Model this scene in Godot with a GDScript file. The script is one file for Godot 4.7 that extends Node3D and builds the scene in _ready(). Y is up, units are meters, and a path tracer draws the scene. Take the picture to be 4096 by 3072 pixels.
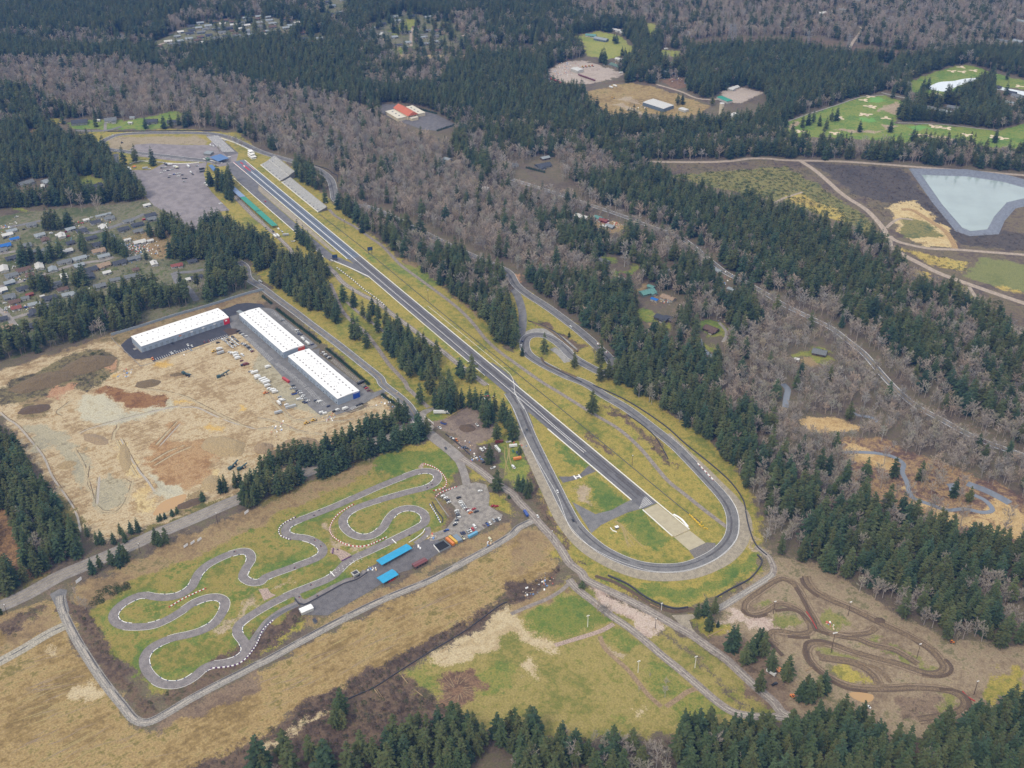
extends Node3D
# An aerial view of a raceway: drag strip, road circuit, kart track, gravel pit, suburb, woods and golf course, in metres.
# The camera stands 700 m above the ground at the origin and looks along -z; everything below is laid out on the ground plan in metres.

const CAM_H := 700.0
var rng := RandomNumberGenerator.new()
var M := {}          # materials by name
var TX := {}         # shared grain textures
var used := {}       # names taken
var D := {}          # layout data
var things := {}     # phrase -> nodes that share it, for the labels
var block_img: Image # where no tree may stand
const GX0 := -1380.0
const GZ0 := -2960.0
const GC := 3.0      # cell of the coarse ground plan
const GW := 920
const GH := 820

func _ready() -> void:
	rng.seed = 20240
	setup_view()
	lay_out()
	make_materials()
	block_img = Image.create(GW, GH, false, Image.FORMAT_L8)
	build_ground()
	build_roads()
	build_water()
	build_mounds()
	build_raceway()
	build_kart()
	build_warehouses()
	build_houses()
	build_far_buildings()
	build_vehicles()
	build_small_things()
	build_woods()
	finish_labels()

# ------------------------------------------------------------------ camera, sky, sun, exposure
func setup_view() -> void:
	var cam := Camera3D.new()
	cam.name = "camera"
	cam.fov = 36.93
	cam.near = 5.0
	cam.far = 12000.0
	cam.position = Vector3(0, CAM_H, 0)
	cam.rotation_degrees = Vector3(-32.5, 0, 0)
	add_child(cam)
	cam.current = true
	var env := Environment.new()
	env.background_mode = Environment.BG_SKY
	var sm := ProceduralSkyMaterial.new()
	sm.sky_top_color = Color(0.71, 0.72, 0.74)
	sm.sky_horizon_color = Color(0.84, 0.84, 0.845)
	sm.sky_curve = 0.25
	sm.ground_horizon_color = Color(0.6, 0.62, 0.64)
	sm.ground_bottom_color = Color(0.3, 0.3, 0.29)
	sm.energy_multiplier = 1.5
	sm.sun_angle_max = 30.0
	var sky := Sky.new()
	sky.sky_material = sm
	env.sky = sky
	env.tonemap_mode = Environment.TONE_MAPPER_LINEAR
	env.tonemap_exposure = 1.55
	env.fog_enabled = true
	env.fog_density = 0.000050
	env.fog_light_color = Color(0.40, 0.63, 0.98)
	env.sdfgi_enabled = true
	env.ssao_enabled = true
	env.ssil_enabled = true
	var we := WorldEnvironment.new()
	we.name = "environment"
	we.environment = env
	add_child(we)
	var sun := DirectionalLight3D.new()
	sun.name = "sun"
	sun.light_color = Color(1.0, 0.96, 0.89)
	sun.light_energy = 0.5
	sun.light_angular_distance = 14.0
	sun.shadow_enabled = true
	sun.rotation_degrees = Vector3(-52, -35, 0)
	add_child(sun)

# ------------------------------------------------------------------ small helpers
func taken(called: String) -> String:
	if not used.has(called):
		used[called] = 0
		return called
	used[called] += 1
	return "%s_%03d" % [called, used[called]]

func col(r: float, g: float, b: float, k := 1.0) -> Color:
	# a surface colour read in the photograph (0-255), as the base colour that shows so under this sky
	var c := Color(r / 255.0, g / 255.0, b / 255.0).srgb_to_linear()
	return Color(c.r * k * 0.720, c.g * k * 0.720, c.b * k * 0.720).linear_to_srgb()

func ntex(key: String, size: int, freq: float, oct: int, lo: float, hi: float, sd: int, cell := false) -> ImageTexture:
	if TX.has(key):
		return TX[key]
	var n := FastNoiseLite.new()
	n.seed = sd
	n.noise_type = FastNoiseLite.TYPE_CELLULAR if cell else FastNoiseLite.TYPE_SIMPLEX_SMOOTH
	n.frequency = freq
	n.fractal_octaves = oct
	n.fractal_gain = 0.6
	var im := n.get_seamless_image(size, size)
	im.convert(Image.FORMAT_L8)
	var b := im.get_data()
	for i in b.size():
		b[i] = int(clampf(lo + (hi - lo) * (b[i] / 255.0), 0.0, 1.0) * 255.0)
	im = Image.create_from_data(size, size, false, Image.FORMAT_L8, b)
	im.convert(Image.FORMAT_RGB8)
	TX[key] = ImageTexture.create_from_image(im)
	return TX[key]

func gm(key: String, c: Color, rough := 0.9, tex := "", size := 40.0, metal := 0.0) -> StandardMaterial3D:
	var m := StandardMaterial3D.new()
	m.resource_name = key
	m.albedo_color = c
	m.roughness = rough
	m.metallic = metal
	if tex != "":
		m.albedo_texture = TX[tex]
		m.uv1_triplanar = true
		m.uv1_world_triplanar = true
		m.uv1_scale = Vector3.ONE / size
		if tex == "patch" or tex == "worn":
			m.detail_enabled = true
			m.detail_albedo = TX["grain"]
			m.detail_blend_mode = BaseMaterial3D.BLEND_MODE_MUL
			m.detail_uv_layer = BaseMaterial3D.DETAIL_UV_2
			m.uv2_triplanar = true
			m.uv2_world_triplanar = true
			m.uv2_scale = Vector3.ONE / 23.0
	M[key] = m
	return m

func make_materials() -> void:
	ntex("grain", 256, 0.06, 4, 0.80, 1.08, 11)
	ntex("patch", 512, 0.012, 6, 0.82, 1.08, 12)
	ntex("worn", 512, 0.016, 6, 0.72, 1.14, 13)
	ntex("soft", 256, 0.01, 4, 0.93, 1.03, 14)
	gm("strip", col(122, 132, 146), 0.7, "patch", 70)
	gm("asphaltdk", col(126, 124, 126), 0.85, "patch", 80)
	gm("asphalt", col(138, 136, 135), 0.88, "patch", 60)
	gm("asphalt2", col(124, 120, 121), 0.88, "patch", 50)
	gm("newasphalt", col(74, 74, 82), 0.85, "patch", 60)
	gm("oldasphalt", col(142, 135, 128), 0.95, "worn", 14)
	gm("lotgrey", col(160, 151, 151), 0.92, "patch", 120)
	gm("kartasphalt", col(152, 144, 141), 0.88, "patch", 45)
	gm("roadpale", col(168, 160, 152), 0.92, "patch", 60)
	gm("gravel", col(172, 164, 154), 0.97, "worn", 60)
	gm("gravelpath", col(168, 156, 145), 0.97, "worn", 45)
	gm("gravelgrey", col(172, 166, 157), 0.97, "worn", 22)
	gm("gravelpale", col(196, 188, 170), 0.97, "worn", 25)
	gm("tangravel", col(182, 170, 148), 0.97, "patch", 40)
	gm("trapsand", col(192, 181, 152), 0.97, "soft", 20)
	gm("dirtpath", col(176, 150, 116), 0.97, "worn", 30)
	gm("dirtpale", col(196, 178, 158), 0.97, "patch", 40)
	gm("orangem", col(196, 162, 112), 0.97, "worn", 25)
	gm("motrack", col(144, 122, 94), 0.97, "worn", 24)
	gm("rutdark", col(122, 102, 80), 0.97, "worn", 12)
	gm("rutpale", col(172, 150, 122), 0.97, "worn", 12)
	gm("claytrack", col(212, 194, 156), 0.97, "worn", 14)
	gm("palestone", col(206, 196, 182), 0.97, "worn", 9)
	gm("rubbered", col(104, 110, 120), 0.75, "patch", 30)
	gm("skid", col(104, 100, 100), 0.9, "patch", 30)
	gm("grasstrack", col(190, 170, 112), 0.97, "worn", 10)
	gm("chipsm", col(200, 176, 160), 0.97, "worn", 20)
	gm("concrete", col(178, 174, 166), 0.92, "patch", 30)
	gm("grassm", col(98, 78, 62), 0.97, "worn", 20)
	gm("whiteline", col(246, 244, 240, 1.12), 0.8, "soft", 16)
	gm("yellowline", col(206, 170, 70), 0.85, "worn", 14)
	gm("redpaint", col(206, 62, 66), 0.7, "worn", 9)
	gm("bluepaint", col(60, 96, 150), 0.75, "worn", 9)
	gm("barrier", col(246, 244, 238, 1.12), 0.8, "soft", 30)
	gm("barrierred", col(196, 60, 52), 0.7, "soft", 10)
	gm("barrierpurple", col(104, 62, 110), 0.75, "soft", 10)
	gm("barrierblue", col(84, 92, 150), 0.75, "soft", 10)
	gm("tyre", col(74, 74, 80), 0.95, "grain", 8)
	gm("fencewire", col(110, 112, 106), 0.8)
	gm("woodlog", col(186, 160, 120), 0.95, "grain", 6)
	gm("darkwood", col(92, 72, 56), 0.95, "grain", 6)
	gm("steel", col(160, 164, 168), 0.5, "", 1, 0.3)
	gm("darksteel", col(70, 74, 80), 0.6)
	gm("glass", col(34, 40, 48), 0.12)
	gm("rubber", col(34, 33, 33), 0.95)
	gm("wallpanel", col(168, 180, 194), 0.6, "soft", 12)
	gm("roofwhite", col(246, 245, 243, 1.12), 0.75, "soft", 34)
	gm("skylight", col(138, 134, 133), 0.5)
	gm("skydark", col(100, 96, 96), 0.6)
	gm("doorpanel", col(150, 162, 176), 0.6)
	gm("retwall", col(164, 174, 182), 0.85, "patch", 20)
	gm("panelred", col(222, 30, 50), 0.6)
	gm("panelorange", col(226, 84, 54), 0.6)
	gm("panelblue", col(20, 74, 176), 0.6)
	gm("hedge", col(46, 76, 48), 0.95, "grain", 5)
	gm("canopyblue", col(44, 168, 216), 0.55, "soft", 18)
	gm("roofblue", col(84, 124, 176), 0.55, "soft", 14)
	gm("roofpaleblue", col(140, 164, 200), 0.55, "soft", 14)
	gm("roofteal", col(34, 150, 124), 0.55, "soft", 14)
	gm("standgrey", col(214, 212, 207), 0.8, "patch", 25)
	gm("standdark", col(112, 110, 108), 0.85)
	gm("water", Color(0.42, 0.44, 0.47), 0.06)  # stream grey lightened: the sky reflection is put into the base colour
	gm("skytintwater", Color(0.56, 0.61, 0.60), 0.08, "soft", 180)  # reservoir: pale base colour stands in for the bright sky it mirrors
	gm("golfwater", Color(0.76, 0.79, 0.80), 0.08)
	gm("mudwater", col(190, 152, 100), 0.2)
	gm("liner", col(138, 144, 156), 0.7, "patch", 40)
	gm("bunker", col(236, 216, 184), 0.97, "soft", 8)
	gm("gravelpile", col(182, 158, 124), 0.98, "worn", 14)
	gm("claypile", col(196, 172, 128), 0.98, "worn", 16)
	gm("earthpile", col(136, 116, 86), 0.98, "worn", 12)
	gm("darkearth", col(116, 96, 76), 0.98, "worn", 10)
	gm("teal", col(52, 84, 88), 0.7)
	gm("tarp", col(40, 120, 206), 0.5)
	gm("churchroof", col(206, 112, 78), 0.75, "soft", 20)
	gm("cream", col(222, 208, 178), 0.85, "soft", 20)
	gm("creamroof", col(228, 220, 200), 0.85, "soft", 20)
	gm("barrelyellow", col(232, 190, 40), 0.5)
	for a in [["white", 236, 236, 232], ["silver", 176, 180, 182], ["charcoal", 72, 76, 82], ["black", 34, 36, 40], ["red", 186, 40, 40], ["maroon", 116, 50, 46], ["blue", 48, 84, 160], ["navy", 40, 48, 84], ["orange", 226, 132, 50], ["yellow", 222, 176, 50], ["cream", 222, 216, 180], ["green", 60, 120, 80], ["mauve", 118, 100, 102], ["skyblue", 104, 170, 204], ["slategrey", 122, 138, 150]]:
		var pm := gm("paint_" + str(a[0]), col(a[1], a[2], a[3]), 0.35)
		pm.clearcoat_enabled = true
		pm.clearcoat = 0.4
		pm.clearcoat_roughness = 0.1
	for a in [["slate", 76, 80, 90], ["greyroof", 128, 132, 134], ["paleroof", 168, 176, 180], ["whiteroof", 232, 230, 224], ["brownroof", 118, 92, 80], ["redroof", 156, 88, 78], ["tanroof", 178, 152, 126], ["tarproof", 40, 120, 206], ["tealroof", 112, 164, 156], ["greenroof", 110, 138, 124], ["whitewall", 216, 214, 206], ["greywall", 150, 152, 150], ["bluewall", 120, 136, 152], ["tanwall", 184, 166, 138], ["redwall", 150, 60, 54], ["brownwall", 108, 88, 74], ["tealwall", 120, 150, 146]]:
		gm(a[0], col(a[1], a[2], a[3]), 0.85, "patch", 9)

func P(a: Array) -> PackedVector2Array:
	var o := PackedVector2Array()
	for i in a.size() / 2:
		o.append(Vector2(a[2 * i], a[2 * i + 1]))
	return o

func smooth(pts: PackedVector2Array, closed := false, step := 4.0) -> PackedVector2Array:
	var n := pts.size()
	if n < 3:
		return pts
	var o := PackedVector2Array()
	var last := n if closed else n - 1
	for i in last:
		var p1 := pts[i]
		var p2 := pts[(i + 1) % n]
		var p0 := pts[(i - 1 + n) % n] if closed or i > 0 else p1 * 2.0 - p2
		var p3 := pts[(i + 2) % n] if closed or i < n - 2 else p2 * 2.0 - p1
		var k := maxi(1, int(ceil(p1.distance_to(p2) / step)))
		for j in k:
			o.append(p1.cubic_interpolate(p2, p0, p3, float(j) / k))
	if not closed:
		o.append(pts[n - 1])
	return o

func node_of(called: String, mesh: Mesh, mat: Material, parent: Node3D) -> MeshInstance3D:
	var o := MeshInstance3D.new()
	o.mesh = mesh
	o.material_override = mat
	if parent == self:
		o.name = taken(called)
		add_child(o)
	else:
		o.name = called
		parent.add_child(o, true)
	return o

func struct_of(called: String, mesh: Mesh, mat: Material) -> MeshInstance3D:
	var o := node_of(called, mesh, mat, self)
	o.set_meta("kind", "structure")
	return o

func thing(called: String, phrase: String, category: String, at: Vector3, turn := 0.0, group := "") -> Node3D:
	var o := Node3D.new()
	o.name = taken(called)
	add_child(o)
	o.position = at
	o.rotation.y = turn
	o.set_meta("category", category)
	o.set_meta("label", phrase)
	if group != "":
		o.set_meta("group", group)
	if not things.has(phrase):
		things[phrase] = []
	things[phrase].append(o)
	return o

const ORD := ["first", "second", "third", "fourth", "fifth", "sixth", "seventh", "eighth", "ninth", "tenth", "eleventh", "twelfth"]
func ordinal(i: int) -> String:
	if i < 12:
		return ORD[i]
	var n := i + 1
	var s := "th"
	if n % 100 < 11 or n % 100 > 13:
		s = ["th", "st", "nd", "rd", "th", "th", "th", "th", "th", "th"][n % 10]
	return str(n) + s

func finish_labels() -> void:
	# look-alikes are told apart by their order across the picture
	for phrase in things:
		var a: Array = things[phrase]
		if a.size() < 2:
			continue
		a.sort_custom(func(p, q): return p.position.x / (200.0 - p.position.z) < q.position.x / (200.0 - q.position.z))
		for i in a.size():
			a[i].set_meta("label", "%s, %s from the left" % [phrase, ordinal(i)])

class Tri:
	var v := PackedVector3Array()
	var n := PackedVector3Array()
	var c := PackedColorArray()
	func tri(a: Vector3, b: Vector3, d: Vector3, tint := Color.WHITE) -> void:
		var k := (d - a).cross(b - a).normalized()
		v.append_array([a, b, d])
		n.append_array([k, k, k])
		c.append_array([tint, tint, tint])
	func quad(a: Vector3, b: Vector3, d: Vector3, e: Vector3, tint := Color.WHITE) -> void:
		tri(a, b, d, tint)
		tri(a, d, e, tint)
	func box(lo: Vector3, hi: Vector3) -> void:
		var p := [Vector3(lo.x, lo.y, lo.z), Vector3(hi.x, lo.y, lo.z), Vector3(hi.x, lo.y, hi.z), Vector3(lo.x, lo.y, hi.z), Vector3(lo.x, hi.y, lo.z), Vector3(hi.x, hi.y, lo.z), Vector3(hi.x, hi.y, hi.z), Vector3(lo.x, hi.y, hi.z)]
		quad(p[4], p[5], p[6], p[7])
		quad(p[3], p[2], p[1], p[0])
		quad(p[7], p[6], p[2], p[3])
		quad(p[5], p[4], p[0], p[1])
		quad(p[6], p[5], p[1], p[2])
		quad(p[4], p[7], p[3], p[0])
	# extrudes a closed outline in the x-y plane along z
	func prism(o: PackedVector2Array, z0: float, z1: float) -> void:
		var m := o.size()
		for i in m:
			var a := o[i]
			var b := o[(i + 1) % m]
			quad(Vector3(a.x, a.y, z0), Vector3(b.x, b.y, z0), Vector3(b.x, b.y, z1), Vector3(a.x, a.y, z1))
		var t := Geometry2D.triangulate_polygon(o)
		for i in t.size() / 3:
			var a := o[t[3 * i]]
			var b := o[t[3 * i + 1]]
			var d := o[t[3 * i + 2]]
			tri(Vector3(a.x, a.y, z1), Vector3(b.x, b.y, z1), Vector3(d.x, d.y, z1))
			tri(Vector3(a.x, a.y, z0), Vector3(d.x, d.y, z0), Vector3(b.x, b.y, z0))
	func tube(a: Vector3, b: Vector3, ra: float, rb: float, sides := 5, tint := Color.WHITE) -> void:
		var ax := (b - a).normalized()
		var u := ax.cross(Vector3.UP if absf(ax.y) < 0.9 else Vector3.RIGHT).normalized()
		var w := ax.cross(u)
		for i in sides:
			var t0 := TAU * i / sides
			var t1 := TAU * (i + 1) / sides
			var d0 := u * cos(t0) + w * sin(t0)
			var d1 := u * cos(t1) + w * sin(t1)
			quad(a + d0 * ra, b + d0 * rb, b + d1 * rb, a + d1 * ra, tint)
	func mesh() -> ArrayMesh:
		var m := ArrayMesh.new()
		add_to(m)
		return m
	func add_to(m: ArrayMesh) -> void:
		var arr := []
		arr.resize(Mesh.ARRAY_MAX)
		arr[Mesh.ARRAY_VERTEX] = v
		arr[Mesh.ARRAY_NORMAL] = n
		arr[Mesh.ARRAY_COLOR] = c
		m.add_surface_from_arrays(Mesh.PRIMITIVE_TRIANGLES, arr)

func unit_box() -> ArrayMesh:
	if not TX.has("unit_box"):
		var t := Tri.new()
		t.box(Vector3(-0.5, 0, -0.5), Vector3(0.5, 1, 0.5))
		TX["unit_box"] = t.mesh()
	return TX["unit_box"]

func boxpart(called: String, parent: Node3D, at: Vector3, size: Vector3, mat: String, turn := 0.0) -> MeshInstance3D:
	var o := node_of(called, unit_box(), M[mat], parent)
	o.transform = Transform3D(Basis(Vector3.UP, turn).scaled_local(size), at)
	return o

# makes a piece of a part its child, where it already is
func sub(child: Node3D, part: Node3D) -> void:
	var t := part.transform.affine_inverse() * child.transform
	child.get_parent().remove_child(child)
	part.add_child(child, true)
	child.transform = t

func flat_mesh(poly: PackedVector2Array, y: float) -> ArrayMesh:
	var t := Tri.new()
	var ix := Geometry2D.triangulate_polygon(poly)
	for i in ix.size() / 3:
		var a := poly[ix[3 * i]]
		var b := poly[ix[3 * i + 1]]
		var d := poly[ix[3 * i + 2]]
		if (b - a).cross(d - a) < 0.0:
			var e := b
			b = d
			d = e
		t.tri(Vector3(a.x, y, a.y), Vector3(b.x, y, b.y), Vector3(d.x, y, d.y))
	return t.mesh()

func ribbon_mesh(pts: PackedVector2Array, w: float, y: float, closed := false, off := 0.0) -> ArrayMesh:
	var t := Tri.new()
	var n := pts.size()
	var last := n if closed else n - 1
	var side := PackedVector2Array()
	for i in n:
		var a := pts[(i - 1 + n) % n] if closed or i > 0 else pts[i]
		var b := pts[(i + 1) % n] if closed or i < n - 1 else pts[i]
		side.append((b - a).normalized().orthogonal())
	for i in last:
		var j := (i + 1) % n
		var a0 := pts[i] + side[i] * (off - w / 2)
		var a1 := pts[i] + side[i] * (off + w / 2)
		var b0 := pts[j] + side[j] * (off - w / 2)
		var b1 := pts[j] + side[j] * (off + w / 2)
		t.quad(Vector3(a1.x, y, a1.y), Vector3(b1.x, y, b1.y), Vector3(b0.x, y, b0.y), Vector3(a0.x, y, a0.y))
	return t.mesh()

# a wall of thickness w and height h along a line on the ground
func wall_mesh(pts: PackedVector2Array, w: float, h: float, y0 := 0.0, part := 0.0, first := 0) -> ArrayMesh:
	var t := Tri.new()
	var run := 0.0
	for i in pts.size() - 1:
		var a := pts[i]
		var b := pts[i + 1]
		var l := a.distance_to(b)
		var s := (b - a).normalized().orthogonal() * w / 2
		if part <= 0.0 or int(run / part) % 2 == first:
			var lo := [a - s, b - s, b + s, a + s]
			var q := []
			for k in 4:
				q.append(Vector3(lo[k].x, y0, lo[k].y))
			for k in 4:
				q.append(Vector3(lo[k].x, y0 + h, lo[k].y))
			t.quad(q[7], q[6], q[5], q[4])
			for k in 4:
				var m := (k + 1) % 4
				t.quad(q[k], q[m], q[m + 4], q[k + 4])
		run += l
	return t.mesh()

func block_poly(poly: PackedVector2Array) -> void:
	fill_poly(block_img, poly, GX0, GZ0, GC, Color.WHITE)

func block_line(pts: PackedVector2Array, w: float) -> void:
	var r := int(ceil(w / 2 / GC))
	for p in pts:
		block_img.fill_rect(Rect2i(int((p.x - GX0) / GC) - r, int((p.y - GZ0) / GC) - r, 2 * r + 1, 2 * r + 1), Color.WHITE)

# fills a polygon given in metres on an image of the ground plan
func fill_poly(im: Image, poly: PackedVector2Array, x0: float, z0: float, cell: float, c: Color) -> void:
	var lo := 1e9
	var hi := -1e9
	for p in poly:
		lo = minf(lo, p.y)
		hi = maxf(hi, p.y)
	var w := im.get_width()
	var y0 := clampi(int(floor((lo - z0) / cell)), 0, im.get_height())
	var y1 := clampi(int(ceil((hi - z0) / cell)), 0, im.get_height())
	var n := poly.size()
	for y in range(y0, y1):
		var z := z0 + (y + 0.5) * cell
		var xs := PackedFloat32Array()
		var j := n - 1
		for i in n:
			var a := poly[i]
			var b := poly[j]
			if (a.y > z) != (b.y > z):
				xs.append(a.x + (z - a.y) / (b.y - a.y) * (b.x - a.x))
			j = i
		xs.sort()
		for k in xs.size() / 2:
			var xa := clampi(int(round((xs[2 * k] - x0) / cell)), 0, w)
			var xb := clampi(int(round((xs[2 * k + 1] - x0) / cell)), 0, w)
			if xb > xa:
				im.fill_rect(Rect2i(xa, y, xb - xa, 1), c)

# ------------------------------------------------------------------ the ground: one sheet per map, coloured by what grows or lies there
const CLASSES := {
	"floor": [[96, 84, 70], [120, 104, 88], [110, 104, 74], [134, 116, 98]],
	"suburb": [[84, 96, 54], [104, 108, 66], [140, 130, 110], [98, 108, 52]],
	"verge": [[122, 128, 46], [156, 146, 62], [184, 162, 78], [134, 138, 52]],
	"lawn": [[100, 122, 46], [128, 140, 54], [160, 154, 68], [116, 132, 50]],
	"brownverge": [[134, 110, 84], [152, 128, 98], [164, 142, 90], [128, 108, 84]],
	"drybrown": [[126, 104, 74], [150, 126, 90], [168, 146, 104], [120, 106, 66]],
	"sand": [[164, 138, 98], [192, 168, 128], [216, 197, 160], [178, 150, 106]],
	"paleclay": [[186, 180, 156], [202, 194, 168], [210, 202, 174], [182, 168, 134]],
	"greyclay": [[166, 158, 134], [182, 172, 142], [192, 182, 152], [158, 146, 116]],
	"wetmud": [[122, 82, 44], [148, 104, 60], [164, 120, 74], [112, 76, 44]],
	"orange": [[156, 118, 76], [178, 140, 94], [194, 160, 114], [164, 130, 88]],
	"paleyellow": [[190, 160, 106], [214, 186, 130], [226, 204, 152], [176, 150, 100]],
	"ochre": [[214, 176, 96], [224, 188, 110], [218, 180, 102], [206, 166, 86]],
	"scrubbank": [[70, 62, 44], [110, 98, 68], [146, 132, 88], [84, 78, 50]],
	"reddirt": [[166, 118, 84], [190, 146, 108], [196, 156, 118], [150, 108, 78]],
	"olive": [[104, 100, 52], [124, 114, 62], [136, 124, 70], [96, 98, 48]],
	"hillside": [[160, 122, 80], [182, 142, 96], [120, 92, 66], [174, 132, 88]],
	"drygrass": [[134, 112, 78], [156, 130, 92], [172, 148, 104], [126, 114, 70]],
	"tanfield": [[138, 114, 66], [162, 136, 84], [186, 160, 108], [132, 118, 60]],
	"bleached": [[190, 168, 126], [204, 184, 144], [214, 196, 158], [182, 158, 116]],
	"mud": [[118, 98, 78], [136, 114, 92], [148, 126, 102], [108, 90, 72]],
	"brightyellow": [[146, 140, 58], [174, 160, 70], [190, 172, 84], [140, 136, 54]],
	"kartgrass": [[114, 122, 44], [146, 136, 62], [168, 148, 78], [104, 122, 38]],
	"green": [[88, 116, 40], [108, 128, 46], [140, 140, 58], [100, 124, 42]],
	"green2": [[100, 122, 46], [124, 134, 54], [158, 148, 72], [112, 128, 48]],
	"baredirt": [[168, 146, 116], [184, 164, 134], [194, 176, 146], [158, 138, 106]],
	"midfield": [[126, 128, 54], [154, 142, 72], [174, 156, 92], [136, 134, 58]],
	"plough": [[112, 84, 64], [132, 102, 78], [148, 116, 88], [104, 78, 60]],
	"chips": [[176, 152, 136], [204, 182, 166], [212, 194, 178], [186, 164, 140]],
	"mocross": [[132, 112, 88], [154, 134, 106], [172, 152, 122], [126, 118, 82]],
	"mograss": [[116, 122, 56], [136, 136, 68], [152, 144, 84], [108, 118, 50]],
	"scrub": [[84, 68, 56], [106, 86, 70], [126, 104, 82], [88, 82, 54]],
	"yard": [[124, 108, 98], [142, 124, 110], [160, 142, 124], [112, 98, 88]],
	"bog": [[104, 78, 68], [136, 108, 86], [186, 154, 104], [112, 88, 74]],
	"wetland": [[188, 154, 100], [208, 176, 120], [220, 190, 136], [168, 134, 92]],
	"heather": [[92, 78, 70], [112, 96, 80], [130, 116, 84], [96, 86, 66]],
	"heathergreen": [[96, 104, 56], [126, 124, 66], [150, 138, 78], [84, 98, 56]],
	"burnt": [[70, 64, 60], [84, 76, 70], [98, 88, 78], [64, 58, 56]],
	"broom": [[130, 116, 70], [186, 162, 84], [208, 184, 96], [104, 104, 60]],
	"fieldgreen": [[118, 124, 66], [130, 134, 74], [138, 140, 80], [124, 128, 70]],
	"golf": [[98, 132, 46], [120, 146, 54], [148, 154, 66], [108, 138, 50]],
	"golfgreen": [[112, 168, 76], [122, 176, 82], [128, 178, 86], [116, 170, 78]],
	"gravelyard": [[178, 162, 148], [192, 176, 160], [202, 186, 172], [168, 150, 136]],
	"pasture": [[136, 148, 62], [156, 162, 72], [172, 168, 84], [142, 152, 64]],
	"loopdirt": [[156, 140, 108], [172, 156, 124], [182, 166, 136], [148, 132, 98]],
}
const STREAK := ["sand", "tanfield", "plough", "greyclay", "loopdirt", "bleached"]

func fbm(freq_m: float, mpp: float, x0: float, z0: float, w: int, h: int, sd: int, oct: int) -> PackedByteArray:
	var n := FastNoiseLite.new()
	n.seed = sd
	n.noise_type = FastNoiseLite.TYPE_SIMPLEX_SMOOTH
	n.frequency = freq_m * mpp
	n.fractal_octaves = oct
	n.fractal_gain = 0.62
	n.offset = Vector3(x0 / mpp, z0 / mpp, 0)
	var im := n.get_image(w, h, false, false, false)
	im.convert(Image.FORMAT_L8)
	return im.get_data()

func paint(x0: float, z0: float, x1: float, z1: float, w: int) -> ImageTexture:
	var mpp := (x1 - x0) / w
	var h := int(round((z1 - z0) / mpp))
	var names := CLASSES.keys()
	var cim := Image.create(w, h, false, Image.FORMAT_L8)
	for e in D.ground:
		var mark := Color8(names.find(e[0]), 0, 0)
		if e.size() == 3:
			# a band along a track
			var r := int(e[2] / 2 / mpp)
			for p in smooth(line_of(e[1]), false, 5.0):
				cim.fill_rect(Rect2i(int((p.x - x0) / mpp) - r, int((p.y - z0) / mpp) - r, 2 * r + 1, 2 * r + 1), mark)
			continue
		fill_poly(cim, P(e[1]), x0, z0, mpp, mark)
	var cls := cim.get_data()
	var palr := PackedByteArray()
	var palg := PackedByteArray()
	var palb := PackedByteArray()
	var streaky := PackedByteArray()
	for nm in names:
		var g: Array = CLASSES[nm]
		streaky.append(1 if nm in STREAK else 0)
		for k in 64:
			var t := k / 63.0 * 3.0
			var i := mini(int(t), 2)
			var a := col(g[i][0], g[i][1], g[i][2])
			var b := col(g[i + 1][0], g[i + 1][1], g[i + 1][2])
			var c := a.lerp(b, t - i)
			palr.append(int(c.r * 255.0))
			palg.append(int(c.g * 255.0))
			palb.append(int(c.b * 255.0))
	var wx := fbm(0.03, mpp, x0, z0, w, h, 1, 4)
	var wz := fbm(0.03, mpp, x0, z0, w, h, 2, 4)
	var t1 := fbm(0.014, mpp, x0, z0, w, h, 3, 6)
	var t2 := fbm(0.12, mpp, x0, z0, w, h, 4, 3)
	var t3 := fbm(0.4, mpp, x0, z0, w, h, 6, 2)
	var sn := FastNoiseLite.new()
	sn.seed = 9
	sn.frequency = 1.0
	sn.fractal_octaves = 3
	var out := PackedByteArray()
	out.resize(w * h * 3)
	var amp := 13.0 / mpp / 128.0
	var feather := 0.22 / mpp
	var hash_v := 12345
	var i := 0
	var o := 0
	var ca := cos(0.62)
	var sa := sin(0.62)
	for y in h:
		for x in w:
			hash_v = (hash_v * 1103515245 + 12345) & 0x7fffffff
			var jx := ((hash_v >> 8) & 15) + ((hash_v >> 12) & 15) - 15
			var jz := ((hash_v >> 16) & 15) + ((hash_v >> 20) & 15) - 15
			var sx := clampi(x + int((wx[i] - 128) * amp + jx * feather), 0, w - 1)
			var sy := clampi(y + int((wz[i] - 128) * amp + jz * feather), 0, h - 1)
			var c := cls[sy * w + sx]
			var t := ((t1[i] - 128) * 7 >> 2) + (t2[i] - 128) + ((t3[i] - 128) >> 1) + ((hash_v >> 24) & 31) + 112
			if streaky[c]:
				var mx := x0 + x * mpp
				var mz := z0 + y * mpp
				t += int(sn.get_noise_2d((mx * ca - mz * sa) * 0.012, (mx * sa + mz * ca) * 0.22) * 90.0)
			var p := c * 64 + (clampi(t, 0, 255) >> 2)
			out[o] = palr[p]
			out[o + 1] = palg[p]
			out[o + 2] = palb[p]
			o += 3
			i += 1
	return ImageTexture.create_from_image(Image.create_from_data(w, h, false, Image.FORMAT_RGB8, out))

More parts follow.
